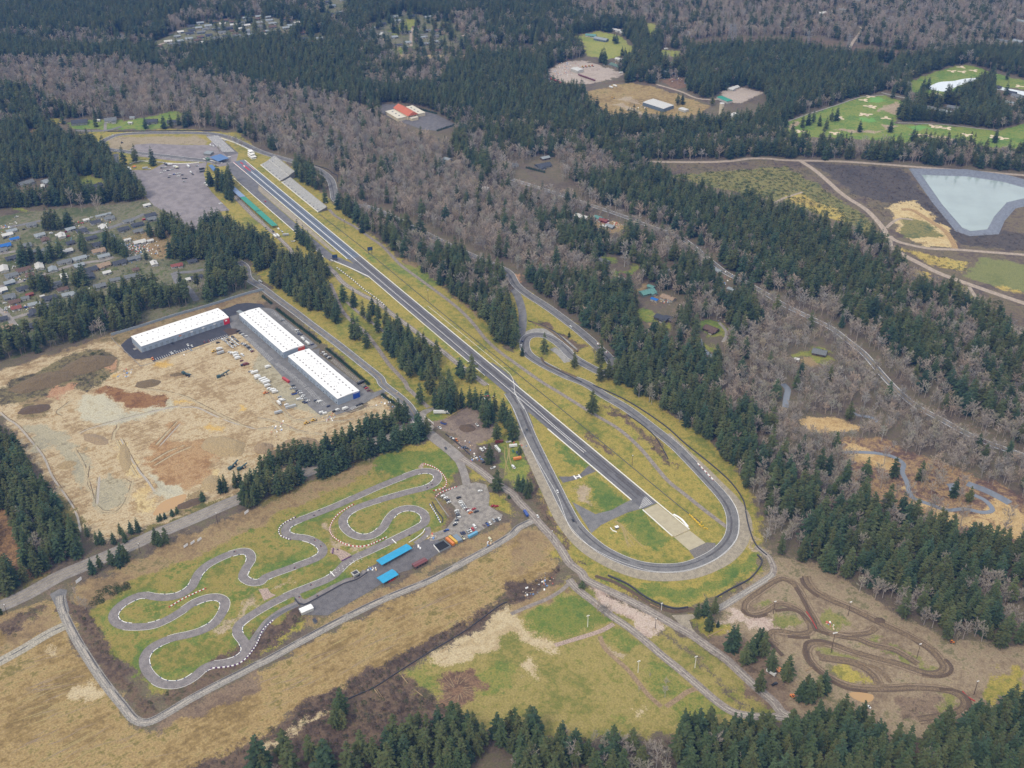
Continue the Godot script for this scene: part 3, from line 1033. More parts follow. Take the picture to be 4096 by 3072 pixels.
# ------------------------------------------------------------------ the three warehouses
func build_warehouses() -> void:
	var who := [["long white-roofed warehouse with a red end panel", "panelred"], ["white-roofed warehouse with an orange end panel", "panelorange"], ["white-roofed warehouse with a blue end panel", "panelblue"]]
	for k in 3:
		var r: Array = D.warehouses[k]
		var l: float = r[3]
		var w: float = r[4]
		var h := 8.3
		var o := thing("warehouse", who[k][0], "warehouse", Vector3(r[0], 0, r[1]), r[2], "warehouses beside the gravel pit")
		block_line(PackedVector2Array([Vector2(r[0], r[1])]), l)
		boxpart("wall", o, Vector3.ZERO, Vector3(l, h, w), "wallpanel")
		var t := Tri.new()
		t.prism(PackedVector2Array([Vector2(-w / 2 - 0.25, h + 0.02), Vector2(w / 2 + 0.25, h + 0.02), Vector2(w / 2 + 0.25, h + 0.3), Vector2(0, h + 1.3), Vector2(-w / 2 - 0.25, h + 0.3)]), -l / 2 - 0.25, l / 2 + 0.25)
		var roof := node_of("roof", t.mesh(), M.roofwhite, o)
		roof.rotation.y = PI / 2
		for i in 16:
			for z in [-w * 0.27, w * 0.27]:
				sub(boxpart("skylight", o, Vector3(-l / 2 + (i + 0.5) * l / 16, h + 0.66, z), Vector3(1.3 if k == 0 else 2.4, 0.35, 1.5), "skylight"), roof)
		rng.seed = 77 + k
		for i in 26 if k > 0 else 7:
			sub(boxpart("roof_vent", o, Vector3(rng.randf_range(-0.45, 0.45) * l, h + 0.9, rng.randf_range(-0.16, 0.16) * w), Vector3(0.7, 0.6, 0.7), "skydark"), roof)
		# long sides: panel joints, roller doors, windows; the red-fronted one faces its yard with +z, as the others do
		for sgn in [1.0, -1.0]:
			for i in 17:
				boxpart("pilaster", o, Vector3(-l / 2 + 0.2 + i * (l - 0.4) / 16, 0, sgn * (w / 2 + 0.06)), Vector3(0.3, h - 0.2, 0.12), "doorpanel")
			for i in 16:
				var x := -l / 2 + (i + 0.5) * l / 16
				if i % 2 == 0 or k == 0:
					boxpart("roller_door", o, Vector3(x, 0, sgn * (w / 2 + 0.05)), Vector3(3.6, 4.2, 0.1), "retwall")
					boxpart("door_frame", o, Vector3(x, 4.2, sgn * (w / 2 + 0.07)), Vector3(3.9, 0.25, 0.14), "darksteel")
				else:
					boxpart("window", o, Vector3(x, 1.2, sgn * (w / 2 + 0.05)), Vector3(1.6, 1.6, 0.1), "glass")
		if k == 0:
			for i in 4:
				boxpart("sign", o, Vector3(-8.0 + i * 15.0, 5.0, w / 2 + 0.1), Vector3(3.2, 1.3, 0.15), "paint_orange" if i == 0 else "whiteline")
			boxpart("stoop", o, Vector3(-l / 2 - 3.0, 0, 2.0), Vector3(5.0, 0.6, 4.0), "concrete")
			boxpart("apron_kerb", o, Vector3(-l / 2 - 0.7, 0, 2.0), Vector3(1.2, 0.4, w - 4.0), "concrete")
		# the coloured corner
		var pm: String = who[k][1]
		var cx := l / 2
		var zs := 1.0 if k == 0 else -1.0
		if k == 0:
			boxpart("end_panel", o, Vector3(cx - 3.6, 0, zs * (w / 2 + 0.2)), Vector3(7.4, h + 0.1, 0.3), pm)
			boxpart("end_panel", o, Vector3(cx + 0.2, 0, zs * (w / 2 - 2.4)), Vector3(0.3, h + 0.1, 5.2), pm)
			boxpart("sign", o, Vector3(cx - 4.2, 4.6, zs * (w / 2 + 0.4)), Vector3(2.6, 1.5, 0.12), "whiteline")
			for i in 5:
				sub(boxpart("sign_letter", o, Vector3(cx - 6.6 + i * 1.4, h - 1.0, zs * (w / 2 + 0.4)), Vector3(0.8, 0.8, 0.1), "whiteline"), o.get_node("end_panel"))
		else:
			boxpart("end_panel", o, Vector3(cx + 0.2, 0, zs * (w / 2 - 4.0)), Vector3(0.3, h + 0.05, 8.4), pm)
			boxpart("end_panel", o, Vector3(cx - 0.7, 0, zs * (w / 2 + 0.2)), Vector3(2.1, h + 0.05, 0.3), pm)
			for i in 5:
				sub(boxpart("sign_letter", o, Vector3(cx + 0.4, h - 1.3, zs * (w / 2 - 7.2 + i * 1.55)), Vector3(0.1, 0.9, 0.9), "whiteline"), o.get_node("end_panel"))
	# parking stripes
	for e in D.stripes:
		var a := P(e[0])
		var b := P(e[1])
		var t := Tri.new()
		var n: int = e[2]
		for i in n + 1:
			var p := a[0].lerp(a[1], float(i) / n)
			var q := b[0].lerp(b[1], float(i) / n)
			var d: Vector2 = (q - p).normalized().orthogonal() * e[3]
			t.quad(at3(p - d, 0.19), at3(q - d, 0.19), at3(q + d, 0.19), at3(p + d, 0.19))
		struct_of("parking_lines", t.mesh(), M.whiteline)
	# clipped rows of young evergreens along the road
	for e in D.hedges:
		var a := P(e[1])
		var n := maxi(2, int(a[0].distance_to(a[1]) / 1.9))
		var o := thing("hedge", e[0], "hedge", at3(a[0]), 0.0, "evergreen hedges along the warehouse road")
		rng.seed = 5 + n
		for i in n:
			var p := a[0].lerp(a[1], (i + 0.5) / n) - a[0]
			for z in [-0.9, 0.9]:
				var c := node_of("shrub", small_cone(), M.hedge, o)
				var off: Vector2 = (a[1] - a[0]).normalized().orthogonal() * z
				c.position = Vector3(p.x + off.x + rng.randf_range(-0.3, 0.3), 0, p.y + off.y + rng.randf_range(-0.3, 0.3))
				c.scale = Vector3.ONE * rng.randf_range(0.8, 1.25)

func small_cone() -> ArrayMesh:
	if TX.has("small_cone"):
		return TX["small_cone"]
	var r := RandomNumberGenerator.new()
	r.seed = 3
	var t := Tri.new()
	for i in 30:
		var a := r.randf() * TAU
		var y := r.randf_range(0.2, 2.6)
		var rad := 1.0 * (1.0 - y / 3.4)
		var d := Vector3(cos(a), 0, sin(a))
		var s := Vector3(-sin(a), 0, cos(a)) * 0.45
		t.tri(d * rad * 0.2 + Vector3(0, y + 0.7, 0) + s * 0.3, d * rad + Vector3(0, y, 0) + s, d * rad - s + Vector3(0, y - 0.15, 0))
	TX["small_cone"] = t.mesh()
	return TX["small_cone"]

# ------------------------------------------------------------------ houses
func gable_mesh() -> ArrayMesh:
	if not TX.has("gable"):
		var t := Tri.new()
		var rd := Vector3(-0.5, 1, 0)
		var rd2 := Vector3(0.5, 1, 0)
		t.quad(Vector3(-0.5, 0, 0.5), rd, rd2, Vector3(0.5, 0, 0.5))
		t.quad(Vector3(0.5, 0, -0.5), rd2, rd, Vector3(-0.5, 0, -0.5))
		t.tri(Vector3(-0.5, 0, -0.5), rd, Vector3(-0.5, 0, 0.5))
		t.tri(Vector3(0.5, 0, 0.5), rd2, Vector3(0.5, 0, -0.5))
		t.quad(Vector3(-0.5, 0, -0.5), Vector3(-0.5, 0, 0.5), Vector3(0.5, 0, 0.5), Vector3(0.5, 0, -0.5))
		TX["gable"] = t.mesh()
	return TX["gable"]

const ROOFWORD := {"slate": "dark slate", "greyroof": "grey", "paleroof": "pale grey", "whiteroof": "white", "brownroof": "brown", "redroof": "red", "tanroof": "tan", "tarproof": "blue tarpaulin", "tealroof": "teal", "greenroof": "green"}
func build_houses() -> void:
	rng.seed = 41
	var k := 0
	for e in D.houses:
		k += 1
		var area: String = D.areas[e[8]]
		var small: bool = e[5] < 9.5
		var o := thing("shed" if small else "house", "%s-roofed %s in %s" % [ROOFWORD[e[0]], "shed" if small else "house", area], "shed" if small else "house", Vector3(e[2], 0, e[3]), e[4], "houses of " + area)
		block_line(PackedVector2Array([Vector2(e[2], e[3])]), maxf(e[5], e[6]) + 3.0)
		var l: float = e[5]
		var w: float = e[6]
		var h: float = e[7]
		boxpart("wall", o, Vector3.ZERO, Vector3(l, h, w), e[1])
		var rf := node_of("roof", gable_mesh(), M[e[0]], o)
		rf.transform = Transform3D(Basis.from_scale(Vector3(l + 1.2, w * 0.22, w + 1.2)), Vector3(0, h, 0))
		if small:
			boxpart("door", o, Vector3(0.6, 0, w / 2 + 0.03), Vector3(1.2, 2.0, 0.08), "darkwood")
			continue
		if k % 3 != 0 and l > 12.0:
			# a wing at right angles, as most of these houses have
			var wl := w * 0.75
			var x := (0.25 if k % 2 else -0.25) * l
			boxpart("wing", o, Vector3(x, 0, w / 2 + wl * 0.22), Vector3(l * 0.36, h - 0.05, wl * 0.5), e[1])
			var r2 := node_of("roof", gable_mesh(), M[e[0]], o)
			r2.transform = Transform3D(Basis(Vector3.UP, PI / 2).scaled_local(Vector3(wl * 0.9, l * 0.09, l * 0.36 + 1.0)), Vector3(x, h + 0.02, w / 2 + wl * 0.12))
			boxpart("garage_door", o, Vector3(x, 0, w / 2 + wl * 0.47 + 0.04), Vector3(4.4, 2.3, 0.08), "whitewall")
		boxpart("door", o, Vector3(0.0, 0, w / 2 + 0.03), Vector3(1.0, 2.1, 0.08), "darkwood")
		for i in 4:
			boxpart("window", o, Vector3(-l * 0.4 + i * l * 0.26, 1.0, (w / 2 + 0.03) * (1 if i % 2 else -1)), Vector3(1.6, 1.1, 0.08), "glass")
		if k % 4 == 0:
			sub(boxpart("chimney", o, Vector3(l * 0.2, h + w * 0.12, -w * 0.1), Vector3(0.9, 2.0, 0.9), "brownwall"), rf)

func build_far_buildings() -> void:
	# church with an orange gable between two flat cream wings
	var r: Array = D.church
	var o := thing("church", "cream church with an orange gabled roof and large car park in the woods", "church", Vector3(r[0], 0, r[1]), r[2])
	block_line(PackedVector2Array([Vector2(r[0], r[1])]), 60)
	var l: float = r[3]
	boxpart("hall", o, Vector3.ZERO, Vector3(l, 8.0, 20.0), "cream")
	var rf := node_of("roof", gable_mesh(), M.churchroof, o)
	rf.transform = Transform3D(Basis.from_scale(Vector3(l + 4, 6.0, 22.0)), Vector3(0, 8.0, 0))
	for z in [-19.0, 19.0]:
		boxpart("wing", o, Vector3(-2, 0, z), Vector3(l - 4, 5.4, 18.0), "cream")
		var wr := boxpart("wing_roof", o, Vector3(-2, 5.4, z), Vector3(l - 3.4, 0.5, 18.6), "creamroof")
		for i in 3:
			sub(boxpart("roof_unit", o, Vector3(-14.0 + i * 12.0, 5.9, z), Vector3(2.4, 1.2, 1.8), "steel"), wr)
	boxpart("porch", o, Vector3(l / 2 + 4.0, 0, 0), Vector3(8.0, 4.5, 14.0), "cream")
	boxpart("porch_roof", o, Vector3(l / 2 + 4.0, 4.5, 0), Vector3(8.6, 0.5, 14.6), "creamroof")
	for i in 5:
		boxpart("window", o, Vector3(l / 2 + 0.06, 4.8, -6.0 + i * 3.0), Vector3(0.1, 2.2, 1.6), "glass")
	for e in D.sheds:
		roofed(e[0], e[1], e[2], e[3], e[4], e[5], e[6], e[7])
	var s := thing("silo", "pale concrete silo tower beside the white flat-roofed sheds", "silo", Vector3(D.silo[0], 0, D.silo[1]))
	var t := Tri.new()
	t.tube(Vector3.ZERO, Vector3(0, 22, 0), 4.2, 4.2, 14)
	node_of("shaft", t.mesh(), M.cream, s)
	var t2 := Tri.new()
	t2.tube(Vector3(0, 22, 0), Vector3(0, 23.5, 0), 4.6, 0.6, 14)
	node_of("cap", t2.mesh(), M.whiteroof, s)
	for e in D.pylons:
		var p := thing("pylon", "steel lattice pylon on the power line corridor", "pylon", Vector3(e[0], 0, e[1]), 0.15, "pylons of the power line")
		var a := Tri.new()
		for sx in [-1, 1]:
			for sz in [-1, 1]:
				a.tube(Vector3(sx * 4.0, 0, sz * 4.0), Vector3(sx * 0.8, 34, sz * 0.8), 0.35, 0.25, 4)
				for k in 5:
					var y0 := k * 6.4
					var f0 := 4.0 - 3.2 * y0 / 34.0
					var f1 := 4.0 - 3.2 * (y0 + 6.4) / 34.0
					a.tube(Vector3(sx * f0, y0, sz * f0), Vector3(-sx * f1, y0 + 6.4, sz * f1), 0.16, 0.16, 3)
		node_of("lattice", a.mesh(), M.steel, p)
		for y in [22.0, 27.0, 32.0]:
			boxpart("cross_arm", p, Vector3(0, y, 0), Vector3(15.0 - (y - 22.0) * 0.5, 0.5, 0.6), "steel")
	for e in D.logs:
		var a := P(e)
		var q := thing("log", "felled pale log lying on the grass", "log", at3(a[0]), 0.0, "logs lying about the fields")
		var lt := Tri.new()
		lt.tube(Vector3(0, 0.3, 0), Vector3(a[1].x - a[0].x, 0.3, a[1].y - a[0].y), 0.42, 0.34, 7)
		node_of("trunk", lt.mesh(), M.woodlog, q)
	for e in D.conveyors:
		var a := P(e)
		var q := thing("conveyor", "dark teal conveyor machine in the gravel pit", "conveyor", at3(a[0]), atan2(-(a[1].y - a[0].y), a[1].x - a[0].x), "conveyors in the pit")
		var ln := a[0].distance_to(a[1])
		var ct := Tri.new()
		ct.prism(PackedVector2Array([Vector2(0, 0.8), Vector2(ln, 4.6), Vector2(ln, 5.4), Vector2(0, 1.6)]), -0.7, 0.7)
		node_of("belt", ct.mesh(), M.teal, q)
		boxpart("hopper", q, Vector3(1.0, 0, 0), Vector3(4.0, 3.0, 3.0), "teal")
		for x in [0.35, 0.75]:
			boxpart("leg", q, Vector3(ln * x, 0, 0), Vector3(0.4, 0.9 + 3.8 * x, 2.4), "darksteel")
		boxpart("wheels", q, Vector3(ln * 0.5, 0, 0), Vector3(1.2, 1.0, 3.0), "rubber")

# ------------------------------------------------------------------ vehicles
func profile(pts: Array, w: float, taper := 0.0) -> ArrayMesh:
	var t := Tri.new()
	var o := PackedVector2Array()
	for q in pts:
		o.append(Vector2(q[0], q[1]))
	t.prism(o, -w / 2, w / 2)
	return t.mesh()

func wheel_mesh() -> ArrayMesh:
	if not TX.has("wheel"):
		var t := Tri.new()
		t.tube(Vector3(0, 0.34, -0.12), Vector3(0, 0.34, 0.12), 0.34, 0.34, 10)
		for i in 10:
			for z in [-0.12, 0.12]:
				t.tri(Vector3(0, 0.34, z), Vector3(cos(TAU * i / 10) * 0.34, 0.34 + sin(TAU * i / 10) * 0.34, z), Vector3(cos(TAU * (i + 1) / 10) * 0.34, 0.34 + sin(TAU * (i + 1) / 10) * 0.34, z))
		TX["wheel"] = t.mesh()
	return TX["wheel"]

# parts of each kind of vehicle: name, mesh, material ("paint" takes the vehicle's colour), place; then wheels along x and half the track
var kinds := {}
func vehicle_kinds() -> void:
	kinds.car = [[["body", profile([[-2.2, 0.3], [2.2, 0.3], [2.25, 0.75], [1.3, 0.95], [-1.75, 1.0], [-2.2, 0.9]], 1.8), "paint"], ["windows", profile([[-1.75, 0.98], [1.25, 0.94], [0.45, 1.38], [-1.2, 1.4]], 1.6), "glass"], ["roof", profile([[-1.25, 1.4], [0.5, 1.38], [0.35, 1.47], [-1.1, 1.48]], 1.56), "paint"]], [-1.4, 1.4], 0.84]
	kinds.racecar = kinds.car
	kinds.suv = [[["body", profile([[-2.3, 0.35], [2.3, 0.35], [2.35, 0.95], [1.3, 1.1], [-2.3, 1.12]], 1.9), "paint"], ["windows", profile([[-2.25, 1.12], [1.25, 1.1], [0.6, 1.62], [-2.1, 1.65]], 1.75), "glass"], ["roof", profile([[-2.15, 1.65], [0.65, 1.62], [0.5, 1.74], [-2.0, 1.76]], 1.72), "paint"]], [-1.45, 1.45], 0.88]
	kinds.pickup = [[["body", profile([[-2.8, 0.4], [2.8, 0.4], [2.8, 1.0], [1.5, 1.12], [-2.8, 1.1]], 1.95), "paint"], ["windows", profile([[-0.6, 1.1], [1.45, 1.1], [0.8, 1.65], [-0.5, 1.68]], 1.75), "glass"], ["roof", profile([[-0.55, 1.68], [0.85, 1.65], [0.7, 1.78], [-0.45, 1.8]], 1.72), "paint"], ["bed", profile([[-2.7, 1.11], [-0.7, 1.11], [-0.7, 1.16], [-2.7, 1.16]], 1.6), "rubber"]], [-1.8, 1.8], 0.9]
	kinds.van = [[["body", profile([[-2.7, 0.35], [2.6, 0.35], [2.7, 1.1], [1.9, 1.35], [1.3, 2.1], [-2.7, 2.15]], 2.0), "paint"], ["windscreen", profile([[1.92, 1.38], [1.98, 1.36], [1.4, 2.08], [1.34, 2.08]], 1.7), "glass"], ["side_windows", profile([[-2.2, 1.35], [1.2, 1.35], [1.0, 1.85], [-2.2, 1.85]], 2.03), "glass"]], [-1.7, 1.7], 0.92]
	kinds.boxtruck = [[["box", profile([[-3.6, 0.9], [1.6, 0.9], [1.6, 3.3], [-3.6, 3.3]], 2.4), "paint"], ["cab", profile([[1.75, 0.5], [3.7, 0.5], [3.7, 1.4], [3.2, 2.3], [1.75, 2.3]], 2.1), "paint"], ["windscreen", profile([[3.3, 1.45], [3.74, 1.42], [3.26, 2.2], [3.1, 2.2]], 1.9), "glass"], ["chassis", profile([[-3.5, 0.5], [1.7, 0.5], [1.7, 0.88], [-3.5, 0.88]], 1.0), "rubber"]], [-2.4, 2.8], 0.95]
	kinds.trailer = [[["box", profile([[-4.2, 0.7], [4.0, 0.7], [4.2, 1.1], [4.2, 3.0], [-4.2, 3.0]], 2.45), "paint"], ["drawbar", profile([[4.0, 0.55], [5.4, 0.55], [5.4, 0.68], [4.0, 0.68]], 0.4), "darksteel"], ["axle", profile([[-1.2, 0.3], [0.6, 0.3], [0.6, 0.69], [-1.2, 0.69]], 2.0), "rubber"]], [-1.0, 0.3], 1.1]
	kinds.bus = [[["body", profile([[-5.2, 0.5], [5.2, 0.5], [5.3, 1.4], [5.0, 3.0], [-5.2, 3.0]], 2.5), "paint"], ["window_band", profile([[-4.8, 1.7], [4.7, 1.7], [4.5, 2.5], [-4.8, 2.5]], 2.54), "glass"], ["roof_hatch", profile([[-2.0, 3.0], [-0.8, 3.0], [-0.8, 3.2], [-2.0, 3.2]], 1.0), "silver"]], [-3.4, 3.4], 1.1]
	kinds.semi = [[["trailer_box", profile([[-8.5, 1.1], [5.0, 1.1], [5.0, 4.0], [-8.5, 4.0]], 2.6), "paint"], ["cab", profile([[5.6, 0.6], [8.9, 0.6], [8.9, 1.6], [7.5, 1.8], [7.3, 3.4], [5.6, 3.5]], 2.4), "paint"], ["windscreen", profile([[7.45, 1.9], [7.6, 1.9], [7.4, 2.9], [7.3, 2.9]], 2.1), "glass"], ["chassis", profile([[-8.3, 0.6], [6.0, 0.6], [6.0, 1.08], [-8.3, 1.08]], 1.1), "rubber"]], [-7.4, -6.2, 5.9, 8.0], 1.05]
	kinds.boat = [[["hull", profile([[-2.8, 0.8], [-2.6, 0.4], [1.8, 0.4], [3.2, 1.2], [-2.8, 1.2]], 1.9), "paint"], ["windscreen", profile([[0.3, 1.2], [0.8, 1.2], [0.5, 1.7], [0.4, 1.7]], 1.5), "glass"], ["cockpit", profile([[-2.4, 1.2], [0.1, 1.2], [0.1, 1.26], [-2.4, 1.26]], 1.3), "rubber"], ["trailer_frame", profile([[-2.0, 0.3], [3.6, 0.3], [3.6, 0.39], [-2.0, 0.39]], 1.2), "darksteel"]], [-0.9], 0.95]
	kinds.container = [[["body", profile([[-6.0, 0.1], [6.0, 0.1], [6.0, 2.65], [-6.0, 2.65]], 2.44), "paint"], ["door", profile([[6.02, 0.2], [6.1, 0.2], [6.1, 2.5], [6.02, 2.5]], 2.3), "paint"], ["roof_rib", profile([[-5.8, 2.66], [5.8, 2.66], [5.8, 2.72], [-5.8, 2.72]], 1.9), "paint"]], [], 0.0]
	kinds.dumpster = [[["bin", profile([[-3.0, 0.2], [3.0, 0.2], [3.3, 1.8], [-3.3, 1.8]], 2.3), "paint"], ["load", profile([[-2.8, 1.81], [2.8, 1.81], [1.5, 2.1], [-1.8, 2.2]], 1.9), "darkearth"], ["rib", profile([[-0.1, 0.3], [0.1, 0.3], [0.1, 1.7], [-0.1, 1.7]], 2.4), "paint"]], [], 0.0]
	kinds.loader = [[["body", profile([[-2.6, 0.9], [1.2, 0.9], [1.2, 1.8], [-2.6, 2.0]], 1.9), "paint"], ["cab", profile([[-0.6, 1.9], [0.9, 1.8], [0.8, 3.2], [-0.5, 3.2]], 1.5), "glass"], ["cab_roof", profile([[-0.8, 3.2], [1.0, 3.2], [1.0, 3.35], [-0.8, 3.35]], 1.7), "paint"], ["arm", profile([[0.9, 1.2], [3.4, 0.8], [3.4, 1.1], [0.9, 1.7]], 1.2), "paint"], ["bucket", profile([[3.2, 0.2], [4.4, 0.2], [3.9, 0.6], [3.7, 1.4], [3.2, 1.4]], 2.4), "darksteel"]], [-1.7, 1.5], 0.95]
	kinds.tractor = [[["body", profile([[-1.6, 0.7], [1.8, 0.7], [1.8, 1.5], [0.2, 1.6], [-1.6, 1.4]], 1.1), "paint"], ["cab", profile([[-1.5, 1.5], [0.1, 1.6], [0.0, 2.7], [-1.4, 2.7]], 1.3), "glass"], ["cab_roof", profile([[-1.6, 2.7], [0.2, 2.7], [0.2, 2.85], [-1.6, 2.85]], 1.4), "paint"]], [-1.1, 1.3], 0.9]
	kinds.tent = [[["roof", profile([[-2.6, 2.3], [2.6, 2.3], [1.2, 3.2], [-1.2, 3.2]], 4.6), "paint"], ["leg_frame", profile([[-2.4, 0.0], [-2.2, 0.0], [-2.2, 2.3], [-2.4, 2.3]], 4.2), "steel"], ["leg_frame", profile([[2.2, 0.0], [2.4, 0.0], [2.4, 2.3], [2.2, 2.3]], 4.2), "steel"]], [], 0.0]
	kinds.tank = [[["vessel", profile([[-2.4, 0.7], [-2.0, 0.3], [2.0, 0.3], [2.4, 0.7], [2.4, 1.7], [2.0, 2.1], [-2.0, 2.1], [-2.4, 1.7]], 1.9), "paint"], ["hatch", profile([[-0.3, 2.1], [0.3, 2.1], [0.3, 2.35], [-0.3, 2.35]], 0.6), "silver"], ["cradle", profile([[-1.8, 0.0], [1.8, 0.0], [1.8, 0.29], [-1.8, 0.29]], 1.4), "darksteel"]], [], 0.0]

const KINDWORD := {"car": "car", "racecar": "race car", "suv": "sport utility car", "pickup": "pickup", "van": "van", "boxtruck": "box truck", "trailer": "trailer", "bus": "bus", "semi": "semi truck", "boat": "boat on a trailer", "container": "container", "dumpster": "dumpster", "loader": "wheel loader", "tractor": "tractor", "tent": "canopy tent", "tank": "tank"}
const KINDNAME := {"racecar": "race_car", "suv": "parked_suv", "car": "parked_car", "pickup": "pickup_truck", "van": "parked_van", "boxtruck": "box_truck", "trailer": "box_trailer", "bus": "motor_coach", "semi": "semi_truck", "boat": "trailered_boat", "container": "shipping_container", "dumpster": "dumpster", "loader": "wheel_loader", "tractor": "tractor", "tent": "canopy_tent", "tank": "storage_tank"}
func build_vehicles() -> void:
	vehicle_kinds()
	for e in D.vehicles:
		var k: Array = kinds[e[0]]
		var lot: String = D.lotnames[e[5]]
		var verb := "on" if "circuit" in lot or "road" in lot or "apron" in lot or "grass" in lot or "edge" in lot or "track" in lot else "in"
		if "side of" in lot or "beside" in lot or "row" in lot or "lane" in lot:
			verb = "by"
		if "red-fronted" in lot:
			verb = "in front of"
		var o := thing(KINDNAME[e[0]], "%s %s %s %s" % [{"slategrey": "slate grey"}.get(e[1], e[1]), KINDWORD[e[0]], verb, lot], KINDWORD[e[0]].split(" on ")[0] if e[0] != "suv" else "car", Vector3(e[2], 0.2, e[3]), e[4], "vehicles " + verb + " " + lot)
		var pm: Material = M["paint_" + str(e[1])]
		for part in k[0]:
			var mt: Material = pm if part[2] == "paint" else M["paint_silver"] if part[2] == "silver" else M[part[2]]
			node_of(part[0], part[1], mt, o)
		for x in k[1]:
			for z in [-k[2], k[2]]:
				var w := node_of("wheel", wheel_mesh(), M.rubber, o)
				w.position = Vector3(x, 0, z)
				if e[0] in ["semi", "loader", "bus", "boxtruck"]:
					w.scale = Vector3(1.5, 1.5, 1.5)
				elif e[0] == "tractor":
					w.scale = Vector3(1.8, 1.8, 1.3) if x < 0 else Vector3(1.2, 1.2, 1.2)

func build_small_things() -> void:
	# lamp standards
	for e in D.lamps:
		var o := thing("floodlight_mast" if e[3] > 1 else "lamp_post", e[4], "light mast" if e[3] > 1 else "lamp post", Vector3(e[0], 0, e[1]), 0.3, "light masts of the raceway")
		var t := Tri.new()
		t.tube(Vector3.ZERO, Vector3(0, e[2], 0), 0.28, 0.16, 6)
		node_of("pole", t.mesh(), M["darkwood" if e[5] == 0 else "barrier"], o)
		var n: int = e[3]
		boxpart("cross_arm", o, Vector3(0, e[2] - 0.4, 0), Vector3(1.2 + n * 0.9, 0.3, 0.3), "barrier" if e[5] else "darkwood")
		for i in n:
			sub(boxpart("floodlight", o, Vector3((i - (n - 1) / 2.0) * 1.1, e[2] - 0.1, 0.2), Vector3(0.8, 0.8, 0.5), "whiteline"), o.get_node("cross_arm"))
	for e in D.signs:
		var o := thing("billboard", e[4], "sign", Vector3(e[0], 0, e[1]), e[2], "boards along the road")
		for x in [-1.6, 1.6]:
			boxpart("post", o, Vector3(x, 0, -0.12), Vector3(0.2, 1.6, 0.2), "darkwood")
		boxpart("board", o, Vector3(0, 0.9, 0), Vector3(e[3], e[3] * 0.55, 0.12), "whiteline")
		boxpart("frame", o, Vector3(0, 0.82, 0), Vector3(e[3] + 0.2, 0.08, 0.2), "darkwood")
	rng.seed = 8
	for e in D.barrels:
		var o := thing("crash_barrel", "yellow crash barrel in the row beside the sand trap", "barrel", Vector3(e[0], 0, e[1]), 0.0, "yellow barrels beside the sand trap")
		var t := Tri.new()
		t.tube(Vector3.ZERO, Vector3(0, 1.15, 0), 0.52, 0.6, 9)
		node_of("drum", t.mesh(), M.barrelyellow, o)
		var t2 := Tri.new()
		t2.tube(Vector3(0, 1.15, 0), Vector3(0, 1.25, 0), 0.66, 0.05, 9)
		node_of("lid", t2.mesh(), M.barrelyellow, o)
	for e in D.plastic:
		var o := thing("plastic_barrier", "white plastic barrier with red ends beside the %s" % e[3], "barrier", Vector3(e[0], 0, e[1]), e[2], "white plastic barriers beside the circuit")
		boxpart("block", o, Vector3.ZERO, Vector3(3.4, 1.1, 0.9), "barrier")
		for x in [-2.1, 2.1]:
			boxpart("end_block", o, Vector3(x, 0, 0), Vector3(0.75, 0.9, 0.6), "barrierred")
	# the marshal's hut with its curved white wall, in the bend's infield
	var h := thing("marshal_hut", "small white hut behind a curved wall in the bend infield", "hut", Vector3(D.hut[0], 0, D.hut[1]), 0.4)
	boxpart("wall", h, Vector3.ZERO, Vector3(2.6, 2.2, 2.2), "darksteel")
	boxpart("roof", h, Vector3(0, 2.2, 0), Vector3(3.6, 0.3, 3.0), "whiteline")
	boxpart("door", h, Vector3(0.5, 0, 1.13), Vector3(0.8, 1.9, 0.06), "steel")
	# big painted letter on the link road: two strokes and a bar
	var c := Vector2(D.mark[0], D.mark[1])
	var a := Vector2(cos(D.mark[2]), -sin(D.mark[2]))
	var b := a.orthogonal()
	for q in [[-2.6, 0.0, 1.5, 6.4], [2.6, 0.0, 1.5, 6.4], [0.0, 0.0, 4.0, 1.4]]:
		var m := Tri.new()
		var p: Vector2 = c + a * q[0] + b * q[1]
		var u: Vector2 = a * q[2] / 2
		var v: Vector2 = b * q[3] / 2
		m.quad(at3(p - u - v, 0.24), at3(p + u - v, 0.24), at3(p + u + v, 0.24), at3(p - u + v, 0.24))
		struct_of("painted_letter_stroke", m.mesh(), M.whiteline)
	# scrap and rubbish: small pale and rusty pieces, too many to tell apart
	var sc := Tri.new()
	rng.seed = 99
	for e in D.litter:
		for i in int(e[3]):
			var x: float = e[0] + rng.randfn() * e[2]
			var z: float = e[1] + rng.randfn() * e[2]
			var s := rng.randf_range(0.4, 1.6)
			var tint: Color = [Color(0.75, 0.74, 0.7), Color(0.6, 0.6, 0.6), Color(0.3, 0.25, 0.2), Color(0.5, 0.38, 0.25), Color(0.15, 0.25, 0.45), Color(0.45, 0.12, 0.08)][rng.randi() % 6]
			var k0 := sc.c.size()
			sc.box(Vector3(x, 0, z), Vector3(x + s, s * rng.randf_range(0.2, 0.9), z + s * rng.randf_range(0.4, 1.8)))
			for k in range(k0, sc.c.size()):
				sc.c[k] = tint
	var jm := gm("junk", Color.WHITE, 0.85)
	jm.vertex_color_use_as_albedo = true
	var jo := node_of("scrap_litter", sc.mesh(), jm, self)
	jo.set_meta("kind", "stuff")
	jo.set_meta("label", "scattered scrap and rubbish in yards and gardens")
	jo.set_meta("category", "scrap")

